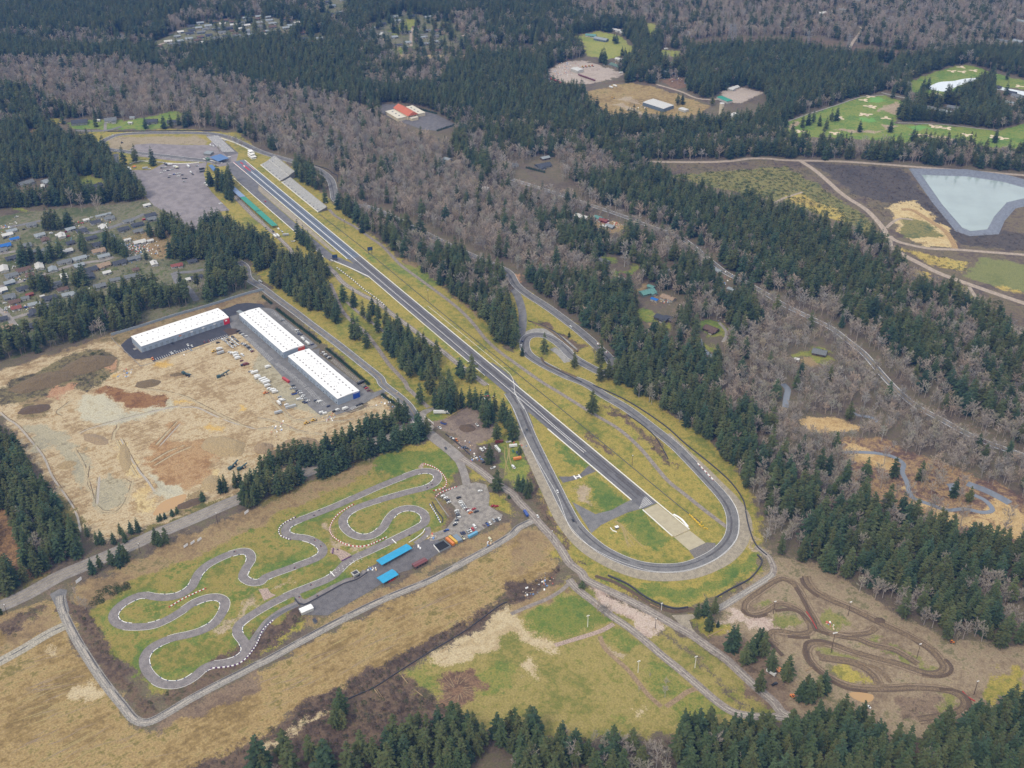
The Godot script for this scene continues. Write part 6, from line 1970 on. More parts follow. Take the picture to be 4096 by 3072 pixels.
	D.forest = [
		[0.42,0.5,[-1960,-3974,1942,-3974,438,-551,-442,-551],0],
		[0.9,0.08,[-1564,-3081,-821,-3081,-716,-2676,-792,-2561,-848,-2471,-978,-2506,-1317,-2524],0],
		[0.25,0.65,[-994,-2524,-843,-2489,-755,-2420,-762,-2338,-948,-2387],0],
		[0.9,0.08,[-1176,-2524,-1018,-2420,-871,-2387,-731,-2403,-699,-2261,-852,-2322,-935,-2291,-1096,-2322],0],
		[0.05,0.9,[-1084,-2291,-847,-2307,-696,-2246,-557,-2174,-404,-2106,-294,-2053,-214,-1920,-113,-1832,-11,-1638,90,-1402,133,-1309,9,-1361,-95,-1474,-208,-1553,-295,-1693,-430,-1875,-492,-1944,-753,-2003,-974,-2016],0],
		[0.75,0.2,[-1026,-2146,-911,-2119,-828,-1967,-937,-1920],0],
		[0.9,0.06,[-654,-2360,-591,-2524,-494,-2676,-394,-2561,-313,-2387,-241,-2322,-103,-2420,132,-2261,118,-1967,129,-1875,-13,-1944,-88,-1991,-234,-2053,-352,-2106,-481,-2146,-621,-2261],0],
		[0.25,0.65,[-310,-2354,-118,-2322,-137,-2146,-249,-2119,-302,-2202],0],
		[0.85,0.1,[-417,-2188,-329,-2202,-278,-2066,-348,-2079],0],
		[0.85,0.1,[-438,-3081,-31,-3081,-47,-2561,-108,-2561,-216,-2637,-345,-2489],0],
		[0.1,0.85,[-153,-2637,-28,-2676,-26,-2454,-123,-2420],0],
		[0.12,0.82,[89,-3081,1550,-3081,1274,-2454,1076,-2420,802,-2354,687,-2471,390,-2471,229,-2561,97,-2598],0],
		[0.75,0.2,[-77,-2982,182,-2637,162,-2291,51,-2322,-55,-2454],0],
		[0.9,0.05,[356,-2360,442,-2420,579,-2426,703,-2338,798,-2307,950,-2370,1259,-2420,1145,-2160,1005,-2231,910,-2307,782,-2188,671,-2106,513,-2016,451,-1909,368,-1944,334,-2119],0],
		[0.92,0.05,[200,-2598,321,-2561,306,-2174,233,-2261,176,-2231],0],
		[0.9,0.06,[104,-2016,182,-1944,318,-1932,480,-1932,464,-1854,144,-1865],0],
		[0.8,0.15,[135,-1832,457,-1822,481,-1791,139,-1780],0],
		[0.15,0.75,[448,-1811,475,-1832,992,-1811,956,-1731,656,-1766,467,-1795],0],
		[0.45,0.45,[453,-1836,848,-1811,836,-1780,597,-1770,448,-1811],0],
		[0.95,0.02,[-1029,-1875,-844,-1932,-806,-1962,-706,-1849,-626,-1727,-575,-1656,-543,-1603,-555,-1583,-654,-1569,-897,-1578],0],
		[0.08,0.85,[-43,-1791,133,-1811,204,-1674,267,-1553,287,-1416,236,-1416,148,-1505,63,-1537,-11,-1620],0],
		[0.85,0.1,[104,-1683,230,-1712,316,-1603,420,-1505,487,-1361,470,-1296,390,-1309,291,-1445,227,-1553,135,-1603],0],
		[0.6,0.35,[15,-1334,119,-1361,225,-1236,246,-1149,223,-1070,131,-1138,75,-1214],0],
		[0.5,0.45,[475,-1361,560,-1284,623,-1214,710,-1170,666,-1070,553,-1191,495,-1260],0],
		[0.04,0.9,[249,-1170,305,-1236,368,-1214,424,-1128,499,-1033,627,-981,561,-832,476,-859,341,-902,288,-981,244,-1070],0],
		[0.06,0.8,[306,-1309,387,-1296,441,-1191,491,-1070,437,-1060,370,-1170,307,-1248],0],
		[0.85,0.1,[67,-1147,117,-1098,169,-1046,207,-994,228,-941,253,-949,252,-998,231,-1051,176,-1108,132,-1149],0],
		[0.12,0.8,[239,-925,283,-957,336,-902,312,-806,277,-799,243,-803,232,-812],0],
		[0.93,0.04,[259,-933,275,-925,288,-907,300,-892,295,-865,279,-861,256,-856,249,-879],0],
		[0.7,0.15,[263,-803,279,-846,300,-856,332,-868,356,-867,351,-837,362,-831,356,-803,344,-778,282,-778,271,-787],0],
		[0.9,0.05,[365,-819,395,-844,415,-836,405,-806,375,-803],0],
		[0.95,0.02,[407,-779,426,-831,440,-831,472,-811,489,-803,473,-763,401,-763],0],
		[0.62,0.2,[309,-778,331,-769,337,-742,347,-744,367,-744,358,-710,386,-701,403,-691,431,-681,472,-787,311,-787],0],
		[0.2,0.7,[337,-742,348,-739,362,-734,353,-706,341,-711,337,-725],0],
		[0,0,[-442,-551,-698,-1128,-603,-1159,-487,-1211,-329,-1328,-335,-1361,-355,-1416,-423,-1545,-550,-1617,-586,-1696,-639,-1766,-706,-1849,-733,-1898,-706,-1914,-569,-1930,-468,-1907,-423,-1836,-347,-1750,-269,-1603,-209,-1505,-176,-1462,-137,-1381,-105,-1354,-72,-1303,-53,-1278,-26,-1231,-6,-1175,-1,-1248,-4,-1309,12,-1337,129,-1147,70,-1161,70,-1143,122,-1091,168,-1039,206,-985,227,-934,236,-888,231,-806,243,-801,275,-794,305,-762,335,-722,369,-695,459,-687,404,-551],0],
		[0,0,[-890,-1561,-543,-1617,-475,-1537,-408,-1474,-332,-1361,-328,-1324,-485,-1223,-702,-1138],0],
		[0.95,0,[-669,-1405,-668,-1424,-640,-1408,-630,-1424,-609,-1424,-607,-1412,-623,-1408,-646,-1393,-660,-1393],0],
		[0.95,0,[-611,-1448,-603,-1460,-581,-1436,-582,-1428,-600,-1440],0],
		[0.95,0,[-572,-1456,-571,-1476,-541,-1436,-529,-1428,-527,-1416,-547,-1424],0],
		[0.95,0,[-621,-1324,-616,-1338,-598,-1331,-578,-1338,-560,-1346,-556,-1338,-573,-1324,-595,-1321,-613,-1317],0],
		[0.95,0,[-681,-1518,-660,-1531,-637,-1522,-635,-1509,-657,-1505,-673,-1505],0],
		[0.95,0,[-739,-1522,-731,-1531,-723,-1522,-729,-1514],0],
		[0.95,0,[-590,-1248,-577,-1267,-559,-1260,-546,-1241,-566,-1235,-584,-1235],0],
		[0.95,0,[-556,-1270,-540,-1290,-519,-1290,-511,-1304,-497,-1310,-476,-1324,-464,-1338,-457,-1324,-468,-1293,-504,-1277,-521,-1260,-542,-1248],0],
		[0.95,0,[-616,-1241,-611,-1244,-606,-1235],0],
		[0.95,0,[-504,-1420,-498,-1424,-493,-1405,-497,-1401],0],
		[0.95,0,[-521,-1497,-512,-1497,-511,-1484],0],
		[0.95,0,[-506,-1493,-507,-1518,-492,-1480,-497,-1472],0],
		[0.8,0.1,[-620,-1183,-591,-1194,-542,-1225,-497,-1263,-453,-1291,-409,-1325,-340,-1364,-331,-1341,-400,-1284,-451,-1254,-498,-1220,-543,-1183,-598,-1146,-605,-1144],0],
		[0.95,0,[-515,-1521,-496,-1541,-473,-1501,-447,-1475,-427,-1509,-402,-1509,-361,-1475,-341,-1368,-386,-1354,-407,-1368,-421,-1416,-437,-1402,-472,-1423,-461,-1452,-494,-1505],0],
		[0.95,0,[-358,-1463,-334,-1456,-321,-1423,-326,-1392,-341,-1368],0],
		[0.95,0,[-320,-1341,-314,-1375,-301,-1409,-258,-1395,-239,-1348,-213,-1240,-232,-1248,-254,-1260,-270,-1291,-293,-1316],0],
		[0.6,0,[-192,-1194,-188,-1220,-179,-1237,-165,-1243,-147,-1228,-124,-1192,-89,-1165,-81,-1121,-85,-1099,-115,-1103,-136,-1123,-155,-1165,-168,-1165],0],
		[0.6,0,[-93,-1056,-95,-1084,-85,-1099,-69,-1089,-58,-1068,-65,-1051,-79,-1049],0],
		[0.7,0,[-75,-1118,-60,-1123,-46,-1108,-47,-1099,-67,-1101],0],
		[0.85,0,[-260,-1566,-244,-1561,-223,-1541,-202,-1505,-175,-1482,-174,-1471,-194,-1467,-217,-1501,-250,-1555],0],
		[0.9,0,[-125,-1375,-110,-1378,-99,-1370,-89,-1378,-79,-1345,-63,-1345,-71,-1395,-103,-1409],0],
		[0.9,0,[-54,-1278,-46,-1291,-31,-1300,-31,-1278],0],
		[0.9,0,[-29,-1217,-16,-1245,0,-1263,2,-1167,-16,-1189],0],
		[0.9,0,[-1,-1278,5,-1234,3,-1183,-1,-1165],0],
		[0.95,0,[62,-1133,75,-1141,94,-1132,119,-1113,145,-1103,144,-1099,118,-1094,86,-1106],0],
		[0.95,0,[-474,-1677,-465,-1685,-453,-1696,-441,-1688,-434,-1670,-419,-1609,-424,-1603,-437,-1635,-451,-1649,-466,-1665],0],
		[0.95,0,[-364,-1779,-340,-1748,-324,-1740,-302,-1673,-298,-1653,-317,-1666,-336,-1693,-349,-1740],0],
		[0.93,0.02,[-100,-574,-93,-587,-77,-600,-59,-607,-41,-609,-23,-603,-21,-588,-27,-574,-31,-557,-96,-557],0],
		[0.35,0.1,[-197,-557,-191,-572,-167,-585,-140,-578,-105,-578,-96,-557],0],
		[0.95,0,[-140,-603,-139,-621,-134,-623,-129,-621,-129,-603,-134,-597],0],
		[0.35,0.4,[-5,-578,17,-585,49,-591,88,-587,118,-585,121,-557,-5,-557],0],
		[0.85,0.05,[-17,-585,-13,-603,0,-606,12,-602,23,-593,26,-580,0,-578],0],
		[0.9,0.04,[122,-590,131,-600,147,-601,166,-603,201,-603,192,-555,144,-555,124,-563],0],
		[0.96,0.02,[190,-596,214,-598,237,-614,250,-618,262,-604,275,-596,290,-587,297,-578,292,-555,183,-555],0],
		[0.96,0.02,[303,-575,316,-598,331,-603,350,-608,366,-615,383,-624,412,-630,383,-555,298,-555],0],
		[0.82,0.1,[-575,-1007,-544,-1002,-492,-941,-435,-866,-390,-809,-379,-787,-398,-781,-415,-768,-450,-754,-471,-745],0],
		[0,0,[-515,-895,-499,-883,-467,-836,-446,-806,-434,-781,-468,-772],0],
		[0.9,0,[-459,-760,-446,-769,-435,-781,-421,-787,-420,-778,-450,-753,-454,-748],0],
		[0,0,[-830,-1973,-795,-1979,-744,-1973,-681,-1967,-646,-1991,-610,-2013,-590,-1991,-590,-1955,-548,-1926,-486,-1915,-480,-1887,-757,-1887,-809,-1941],35],
		[0,0,[-691,-1712,-669,-1716,-636,-1693,-629,-1656,-664,-1656],35],
		[0,0,[-772,-1693,-725,-1702,-711,-1656,-775,-1647,-775,-1665],35],
		[0,0,[-846,-1926,-824,-1926,-812,-1898,-822,-1887],35],
		[0,0,[-762,-2447,-707,-2591,-575,-2656,-474,-2617,-475,-2553,-598,-2461,-738,-2393],45],
		[0.25,0.1,[-721,-2561,-571,-2637,-482,-2598,-584,-2489],0],
		[0.06,0,[-465,-2496,-419,-2524,-384,-2447,-453,-2420],35],
		[0.06,0,[-465,-2889,-409,-2889,-383,-2637,-434,-2629],35],
		[0.12,0.05,[-316,-2598,-252,-2696,-131,-2617,-94,-2437,-91,-2338,-233,-2338,-295,-2489],25],
		[0.1,0.1,[-93,-2420,72,-2437,70,-2354,-81,-2338],0],
		[0,0,[-245,-2034,-237,-2060,-196,-2060,-163,-2041,-127,-1997,-96,-1944,-106,-1892,-130,-1903,-155,-1915,-196,-1955,-225,-1979],55],
		[0.1,0.1,[-303,-2047,-272,-2053,-232,-1967,-254,-1979],0],
		[0,0,[66,-2254,101,-2315,141,-2330,177,-2299,225,-2231,219,-2188,191,-2174,155,-2160,124,-2167,84,-2160,67,-2188],40],
		[0,0,[135,-2119,200,-2174,234,-2181,288,-2167,362,-2066,368,-2016,308,-1973,248,-1991,172,-1991,149,-2060],40],
		[0,0,[127,-2497,190,-2540,238,-2506,258,-2420,247,-2354,187,-2315,152,-2346,147,-2445],40],
		[0,0,[298,-2603,323,-2603,316,-2506,292,-2497],40],
		[0,0,[310,-2403,354,-2395,345,-2338,306,-2346],40],
		[0,0,[283,-2202,340,-2210,333,-2133,306,-2126],40],
		[0,0,[389,-2126,442,-2160,475,-2119,469,-2053,437,-2003,351,-1985,356,-2053],40],
		[0,0,[57,-1791,69,-1750,73,-1693,108,-1674,90,-1665,18,-1693,0,-1721,24,-1760,38,-1780],40],
		[0,0,[217,-1773,420,-1791,393,-1647,320,-1647,258,-1721],40],
		[0.7,0,[173,-2307,189,-2307,188,-2291,174,-2291],0],
		[0.8,0,[331,-2119,360,-2139,392,-2119,367,-2099,338,-2106],0],
		[0,0,[221,-1770,480,-1784,641,-1766,944,-1702,710,-1170,620,-1223,588,-1296,534,-1354,514,-1459,452,-1529,377,-1595,284,-1674],0],
		[0,0,[378,-2454,452,-2489,652,-2489,753,-2420,856,-2373,838,-2316,701,-2329,575,-2406,369,-2387],0],
		[0,0,[466,-1941,533,-2003,587,-2050,651,-2099,697,-2109,734,-2060,712,-2028,687,-1991,681,-1955,755,-1949,810,-1932,846,-1920,949,-1979,888,-1822,795,-1832,726,-1859,664,-1848,592,-1870,472,-1881],30],
		[0,0,[767,-2188,855,-2269,911,-2299,938,-2276,1026,-2174,989,-2079,883,-2053,923,-2160,911,-2195,858,-2139,791,-2079,767,-2092,745,-2112],30],
		[0,0,[736,-2307,774,-2307,756,-2261,724,-2254],30],
		[0,0,[1019,-2454,1082,-2437,1067,-2395,1012,-2420],30],
		[0,0,[1135,-2627,1174,-2646,1145,-2570,1121,-2589],30],
		[0,0,[751,-2747,797,-2737,774,-2686,739,-2696],30],
		[0.92,0,[681,-1961,700,-2016,729,-2034,755,-2066,792,-2066,852,-2119,908,-2174,933,-2195,883,-2053,886,-2003,872,-1938,828,-1926,771,-1938],0],
		[0.02,0,[746,-2016,794,-2034,813,-2016,791,-1973,752,-1967,739,-1979],0],
		[0.9,0,[921,-2106,949,-2146,931,-2099],0],
		[0,0,[153,-1275,167,-1278,184,-1260,201,-1248,197,-1222,183,-1228,159,-1243],26],
		[0,0,[132,-1381,155,-1378,166,-1402,175,-1395,168,-1375,154,-1351,138,-1354],26],
		[0,0,[118,-1427,143,-1423,158,-1416,136,-1399,119,-1395],26],
		[0,0,[229,-1243,258,-1245,266,-1222,257,-1189,250,-1192,228,-1194,229,-1220],26],
		[0,0,[229,-1197,243,-1183,241,-1165,231,-1154,217,-1139,227,-1165],26],
		[0,0,[155,-1316,175,-1348,188,-1345,189,-1322,216,-1306,221,-1287,183,-1278,176,-1300,160,-1303],26],
		[0,0,[117,-1545,152,-1545,167,-1525,152,-1498,122,-1501],26],
		[0,0,[90,-1566,111,-1566,109,-1537,94,-1537],26],
		[0,0,[205,-1409,227,-1402,224,-1385,211,-1381,204,-1364,204,-1388],26],
		[0,0,[271,-1388,288,-1381,292,-1316,276,-1312,275,-1354],26],
		[0,0,[327,-1165,349,-1173,365,-1186,377,-1181,381,-1154,357,-1139,341,-1133,331,-1152],24],
		[0.03,0.4,[338,-989,388,-994,426,-957,483,-917,523,-888,490,-806,430,-829,373,-856,341,-902],0],
		[0,0.05,[346,-984,375,-975,402,-945,377,-935,346,-953],16],
		[0,0.05,[392,-892,419,-865,457,-863,475,-895,485,-879,512,-861,496,-822,427,-841,410,-856,393,-874],16],
		[0,0.05,[312,-1031,354,-1036,379,-1011,345,-1001,310,-1009],16],
		[0,0.05,[304,-1104,316,-1104,305,-1051,295,-1047],16],
	]
	D.pine = 49
	D.lone_firs = [
		[87,-1036,35,1.25],
		[38,-1163,33,1],
		[12,-1161,15,1.1],
		[69,-1204,9,1.2],
		[-15,-901,29,1.35],
		[-23,-948,28,1.25],
		[-27,-1014,30,1],
		[-31,-1021,30,1],
		[-23,-1023,30,1],
		[-33,-1044,30,1],
		[-40,-1048,30,1],
		[-46,-1052,30,1],
		[-27,-1039,30,1],
		[-19,-1037,30,1],
		[-16,-987,29,1.05],
		[-11,-1021,29,1.05],
		[-5,-1014,29,1.05],
		[-2,-1003,29,1.05],
		[4,-989,29,1.05],
		[0,-990,29,1.05],
		[-9,-1025,29,1.05],
		[6,-904,22,1.1],
		[15,-892,22,1.1],
		[18,-897,22,1.1],
		[11,-901,22,1.1],
		[8,-965,11,1.4],
		[-3,-890,6,1.4],
		[-101,-1058,29,1],
		[-84,-1048,29,1],
		[-79,-1046,29,1],
		[-73,-1046,29,1],
		[-68,-1042,29,1],
		[-60,-1046,29,1],
		[-55,-1051,29,1],
		[-65,-1055,29,1],
		[-624,-1750,34,1.05],
		[-609,-1765,34,1.05],
		[-579,-1755,34,1.05],
		[-614,-1770,26,1],
		[-637,-1926,26,1.1],
		[-605,-1926,26,1.1],
		[-593,-1929,26,1.1],
		[-570,-1932,26,1.1],
		[-583,-1944,26,1.1],
		[-788,-1949,26,1.1],
		[-726,-1935,26,1.1],
		[-215,-1295,24,1.5],
		[-200,-1281,27,1],
		[-124,-1192,29,0.95],
		[-166,-1251,29,0.95],
		[-176,-1237,29,0.95],
		[-185,-1251,29,0.95],
		[-174,-1260,29,0.95],
		[-296,-1467,29,1],
		[-301,-1478,29,1],
		[-290,-1460,29,1],
		[-281,-1445,29,1],
		[-273,-1430,29,1],
		[-286,-1456,29,1],
		[-214,-1501,26,0.95],
		[-165,-1456,26,0.95],
		[-142,-1436,26,0.95],
		[-89,-1378,26,0.95],
		[-56,-1375,26,0.95],
		[-18,-1278,26,0.95],
		[-281,-1608,26,1],
		[62,-762,10,2],
		[159,-725,20,1.15],
		[166,-729,20,1.15],
		[174,-729,20,1.15],
		[167,-711,20,1.15],
		[175,-714,9,1],
		[182,-687,29,1.1],
		[186,-691,29,1.1],
		[190,-670,29,1.1],
		[195,-674,29,1.1],
		[206,-686,29,1.1],
		[207,-679,29,1.1],
		[197,-641,29,1.1],
		[203,-685,29,1.1],
		[210,-663,27,1.15],
		[220,-652,27,1.15],
		[222,-655,27,1.15],
		[228,-632,27,1.15],
		[234,-630,27,1.15],
		[242,-636,27,1.15],
		[248,-642,27,1.15],
		[233,-637,27,1.15],
		[235,-608,29,1.05],
		[251,-608,29,1.05],
		[263,-603,29,1.05],
		[270,-610,29,1.05],
		[257,-615,29,1.05],
		[247,-603,29,1.05],
		[131,-599,28,0.85],
		[134,-597,28,0.85],
		[138,-598,28,0.85],
		[150,-601,28,0.85],
		[153,-602,28,0.85],
		[168,-596,28,0.85],
		[173,-598,28,0.85],
		[178,-596,28,0.85],
		[38,-591,28,0.85],
		[34,-581,28,0.85],
		[36,-585,28,0.85],
		[-326,-819,20,1.2],
		[-330,-821,20,1.2],
		[-321,-821,20,1.2],
		[-363,-792,20,1.2],
		[-356,-791,20,1.2],
		[-352,-798,20,1.2],
		[-357,-803,20,1.2],
		[-377,-781,20,1],
		[-372,-787,20,1],
		[-255,-874,20,1.2],
		[-251,-877,20,1.2],
		[-283,-901,22,0.95],
		[-287,-900,22,0.95],
		[-274,-908,22,0.95],
		[-270,-910,22,0.95],
		[-302,-886,14,1.2],
		[-335,-856,9,1.3],
		[-332,-859,9,1.3],
		[-326,-863,9,1.3],
		[-322,-866,9,1.3],
		[-337,-854,9,1.3],
		[-358,-837,17,0.9],
		[-352,-839,17,0.9],
		[-367,-834,17,0.9],
		[-370,-822,17,0.9],
		[-381,-822,17,0.9],
		[-360,-824,17,0.9],
		[-397,-831,17,0.9],
		[-385,-821,17,0.9],
		[-441,-729,12,1.3],
		[-206,-947,28,1.3],
		[-200,-949,28,1.3],
		[-194,-955,28,1.3],
		[-191,-965,28,1.3],
		[-182,-973,28,1.3],
		[-175,-973,28,1.3],
		[-168,-984,28,1.3],
		[-160,-992,28,1.3],
		[-153,-998,28,1.3],
		[-147,-998,28,1.3],
		[-141,-998,28,1.3],
		[-134,-1005,28,1.3],
		[-127,-1007,28,1.3],
		[-122,-1029,28,1.3],
		[-115,-1024,28,1.3],
		[-191,-926,28,1.3],
		[-186,-929,28,1.3],
		[-182,-931,28,1.3],
		[-176,-937,28,1.3],
		[-171,-941,28,1.3],
		[-166,-947,28,1.3],
		[-161,-951,28,1.3],
		[-156,-955,28,1.3],
		[-150,-959,28,1.3],
		[-145,-963,28,1.3],
		[-135,-969,28,1.3],
		[-133,-971,28,1.3],
		[-122,-973,28,1.3],
		[-119,-977,28,1.3],
		[-112,-984,28,1.3],
		[-107,-986,28,1.3],
		[-100,-986,28,1.3],
		[-95,-992,28,1.3],
		[-90,-998,28,1.3],
		[-100,-1007,28,1.3],
		[-251,-927,28,1.3],
		[-247,-929,28,1.3],
		[-243,-933,28,1.3],
		[-235,-941,28,1.3],
		[-230,-945,28,1.3],
		[-226,-947,28,1.3],
		[-221,-951,28,1.3],
		[-217,-951,28,1.3],
		[-213,-947,28,1.3],
		[-250,-884,28,1.3],
		[-247,-890,28,1.3],
		[-244,-895,28,1.3],
		[-238,-899,28,1.3],
		[-230,-895,28,1.3],
		[-226,-899,28,1.3],
		[-221,-901,28,1.3],
		[-217,-910,28,1.3],
		[-212,-916,28,1.3],
		[-220,-920,28,1.3],
		[-231,-912,28,1.3],
		[-242,-908,28,1.3],
		[-250,-903,28,1.3],
		[-259,-895,28,1.3],
		[-260,-883,28,1.3],
		[-258,-908,24,1],
		[-254,-907,24,1],
		[-259,-903,24,1],
		[506,-1932,26,1.1],
		[519,-1944,26,1.1],
		[530,-1955,26,1.1],
		[537,-1938,26,1.1],
		[544,-1918,26,1.1],
		[563,-1961,26,1.1],
		[574,-1967,26,1.1],
		[600,-1909,26,1.1],
		[653,-1909,26,1.1],
		[706,-2086,26,1.1],
		[763,-2099,26,1.1],
		[777,-2133,26,1.1],
		[788,-2139,26,1.1],
		[679,-1865,26,1.1],
		[682,-1859,26,1.1],
		[695,-1854,26,1.1],
		[745,-1832,26,1.1],
		[816,-1859,26,1.1],
		[703,-1822,26,1.1],
		[768,-1843,26,1.1],
		[477,-1932,26,1.1],
		[958,-2195,26,1.1],
		[747,-2126,26,1.1],
		[732,-2126,26,1.1],
		[458,-1875,26,1.1],
		[479,-1887,26,1.1],
		[179,-2307,22,1.3],
		[188,-2307,22,1.3],
		[271,-2174,22,1.3],
		[265,-2178,22,1.3],
		[303,-2050,22,1.3],
		[312,-2053,22,1.3],
		[366,-2047,22,1.3],
		[226,-2354,22,1.3],
		[231,-2346,22,1.3],
		[216,-2445,22,1.3],
		[221,-2441,22,1.3],
		[-755,-2362,30,1],
		[-771,-2445,30,1],
		[-258,-2524,26,1],
		[-250,-2520,26,1],
		[-239,-2515,26,1],
		[-229,-2515,26,1],
		[-281,-2706,26,1],
		[-260,-2737,26,1],
	]
	D.lone_bare = [
		[385.3,-882.6,22],
		[444.4,-931.3,22],
		[471.3,-850.9,22],
		[425.1,-847.5,22],
		[401.8,-864.8,22],
		[405.7,-863.1,22],
		[379.2,-945,22],
		[331.5,-973.2,22],
		[74,-732.3,13],
		[77.2,-728.1,13],
		[79.6,-726.6,13],
		[82.6,-726.6,13],
		[121.2,-635.8,13],
		[123.3,-646.7,9],
		[111.4,-656.6,5],
		[101.1,-641.9,5],
		[-381.2,-740.9,12],
		[-375.7,-739.4,12],
		[-369.3,-735.1,12],
		[-382.4,-751,12],
		[-474.5,-1850.9,16],
		[-463.1,-1842.9,16],
		[-451.3,-1832.2,16],
		[-481.3,-1800.8,16],
		[-657.6,-1590.7,28],
		[-636.7,-1573.9,28],
		[-610.2,-1565.6,28],
		[-145.9,-948.9,6],
		[-120.1,-578.1,10],
		[-104.5,-569.6,10],
		[-91.9,-603.3,10],
		[107.1,-567.6,24],
		[151.2,-578.1,24],
		[15.5,-567.6,24],
		[44.8,-569.6,24],
		[310.1,-568.5,20],
		[305.6,-567.6,20],
		[319.2,-751,20],
		[358.1,-745.2,20],
		[338.4,-729.5,20],
	]
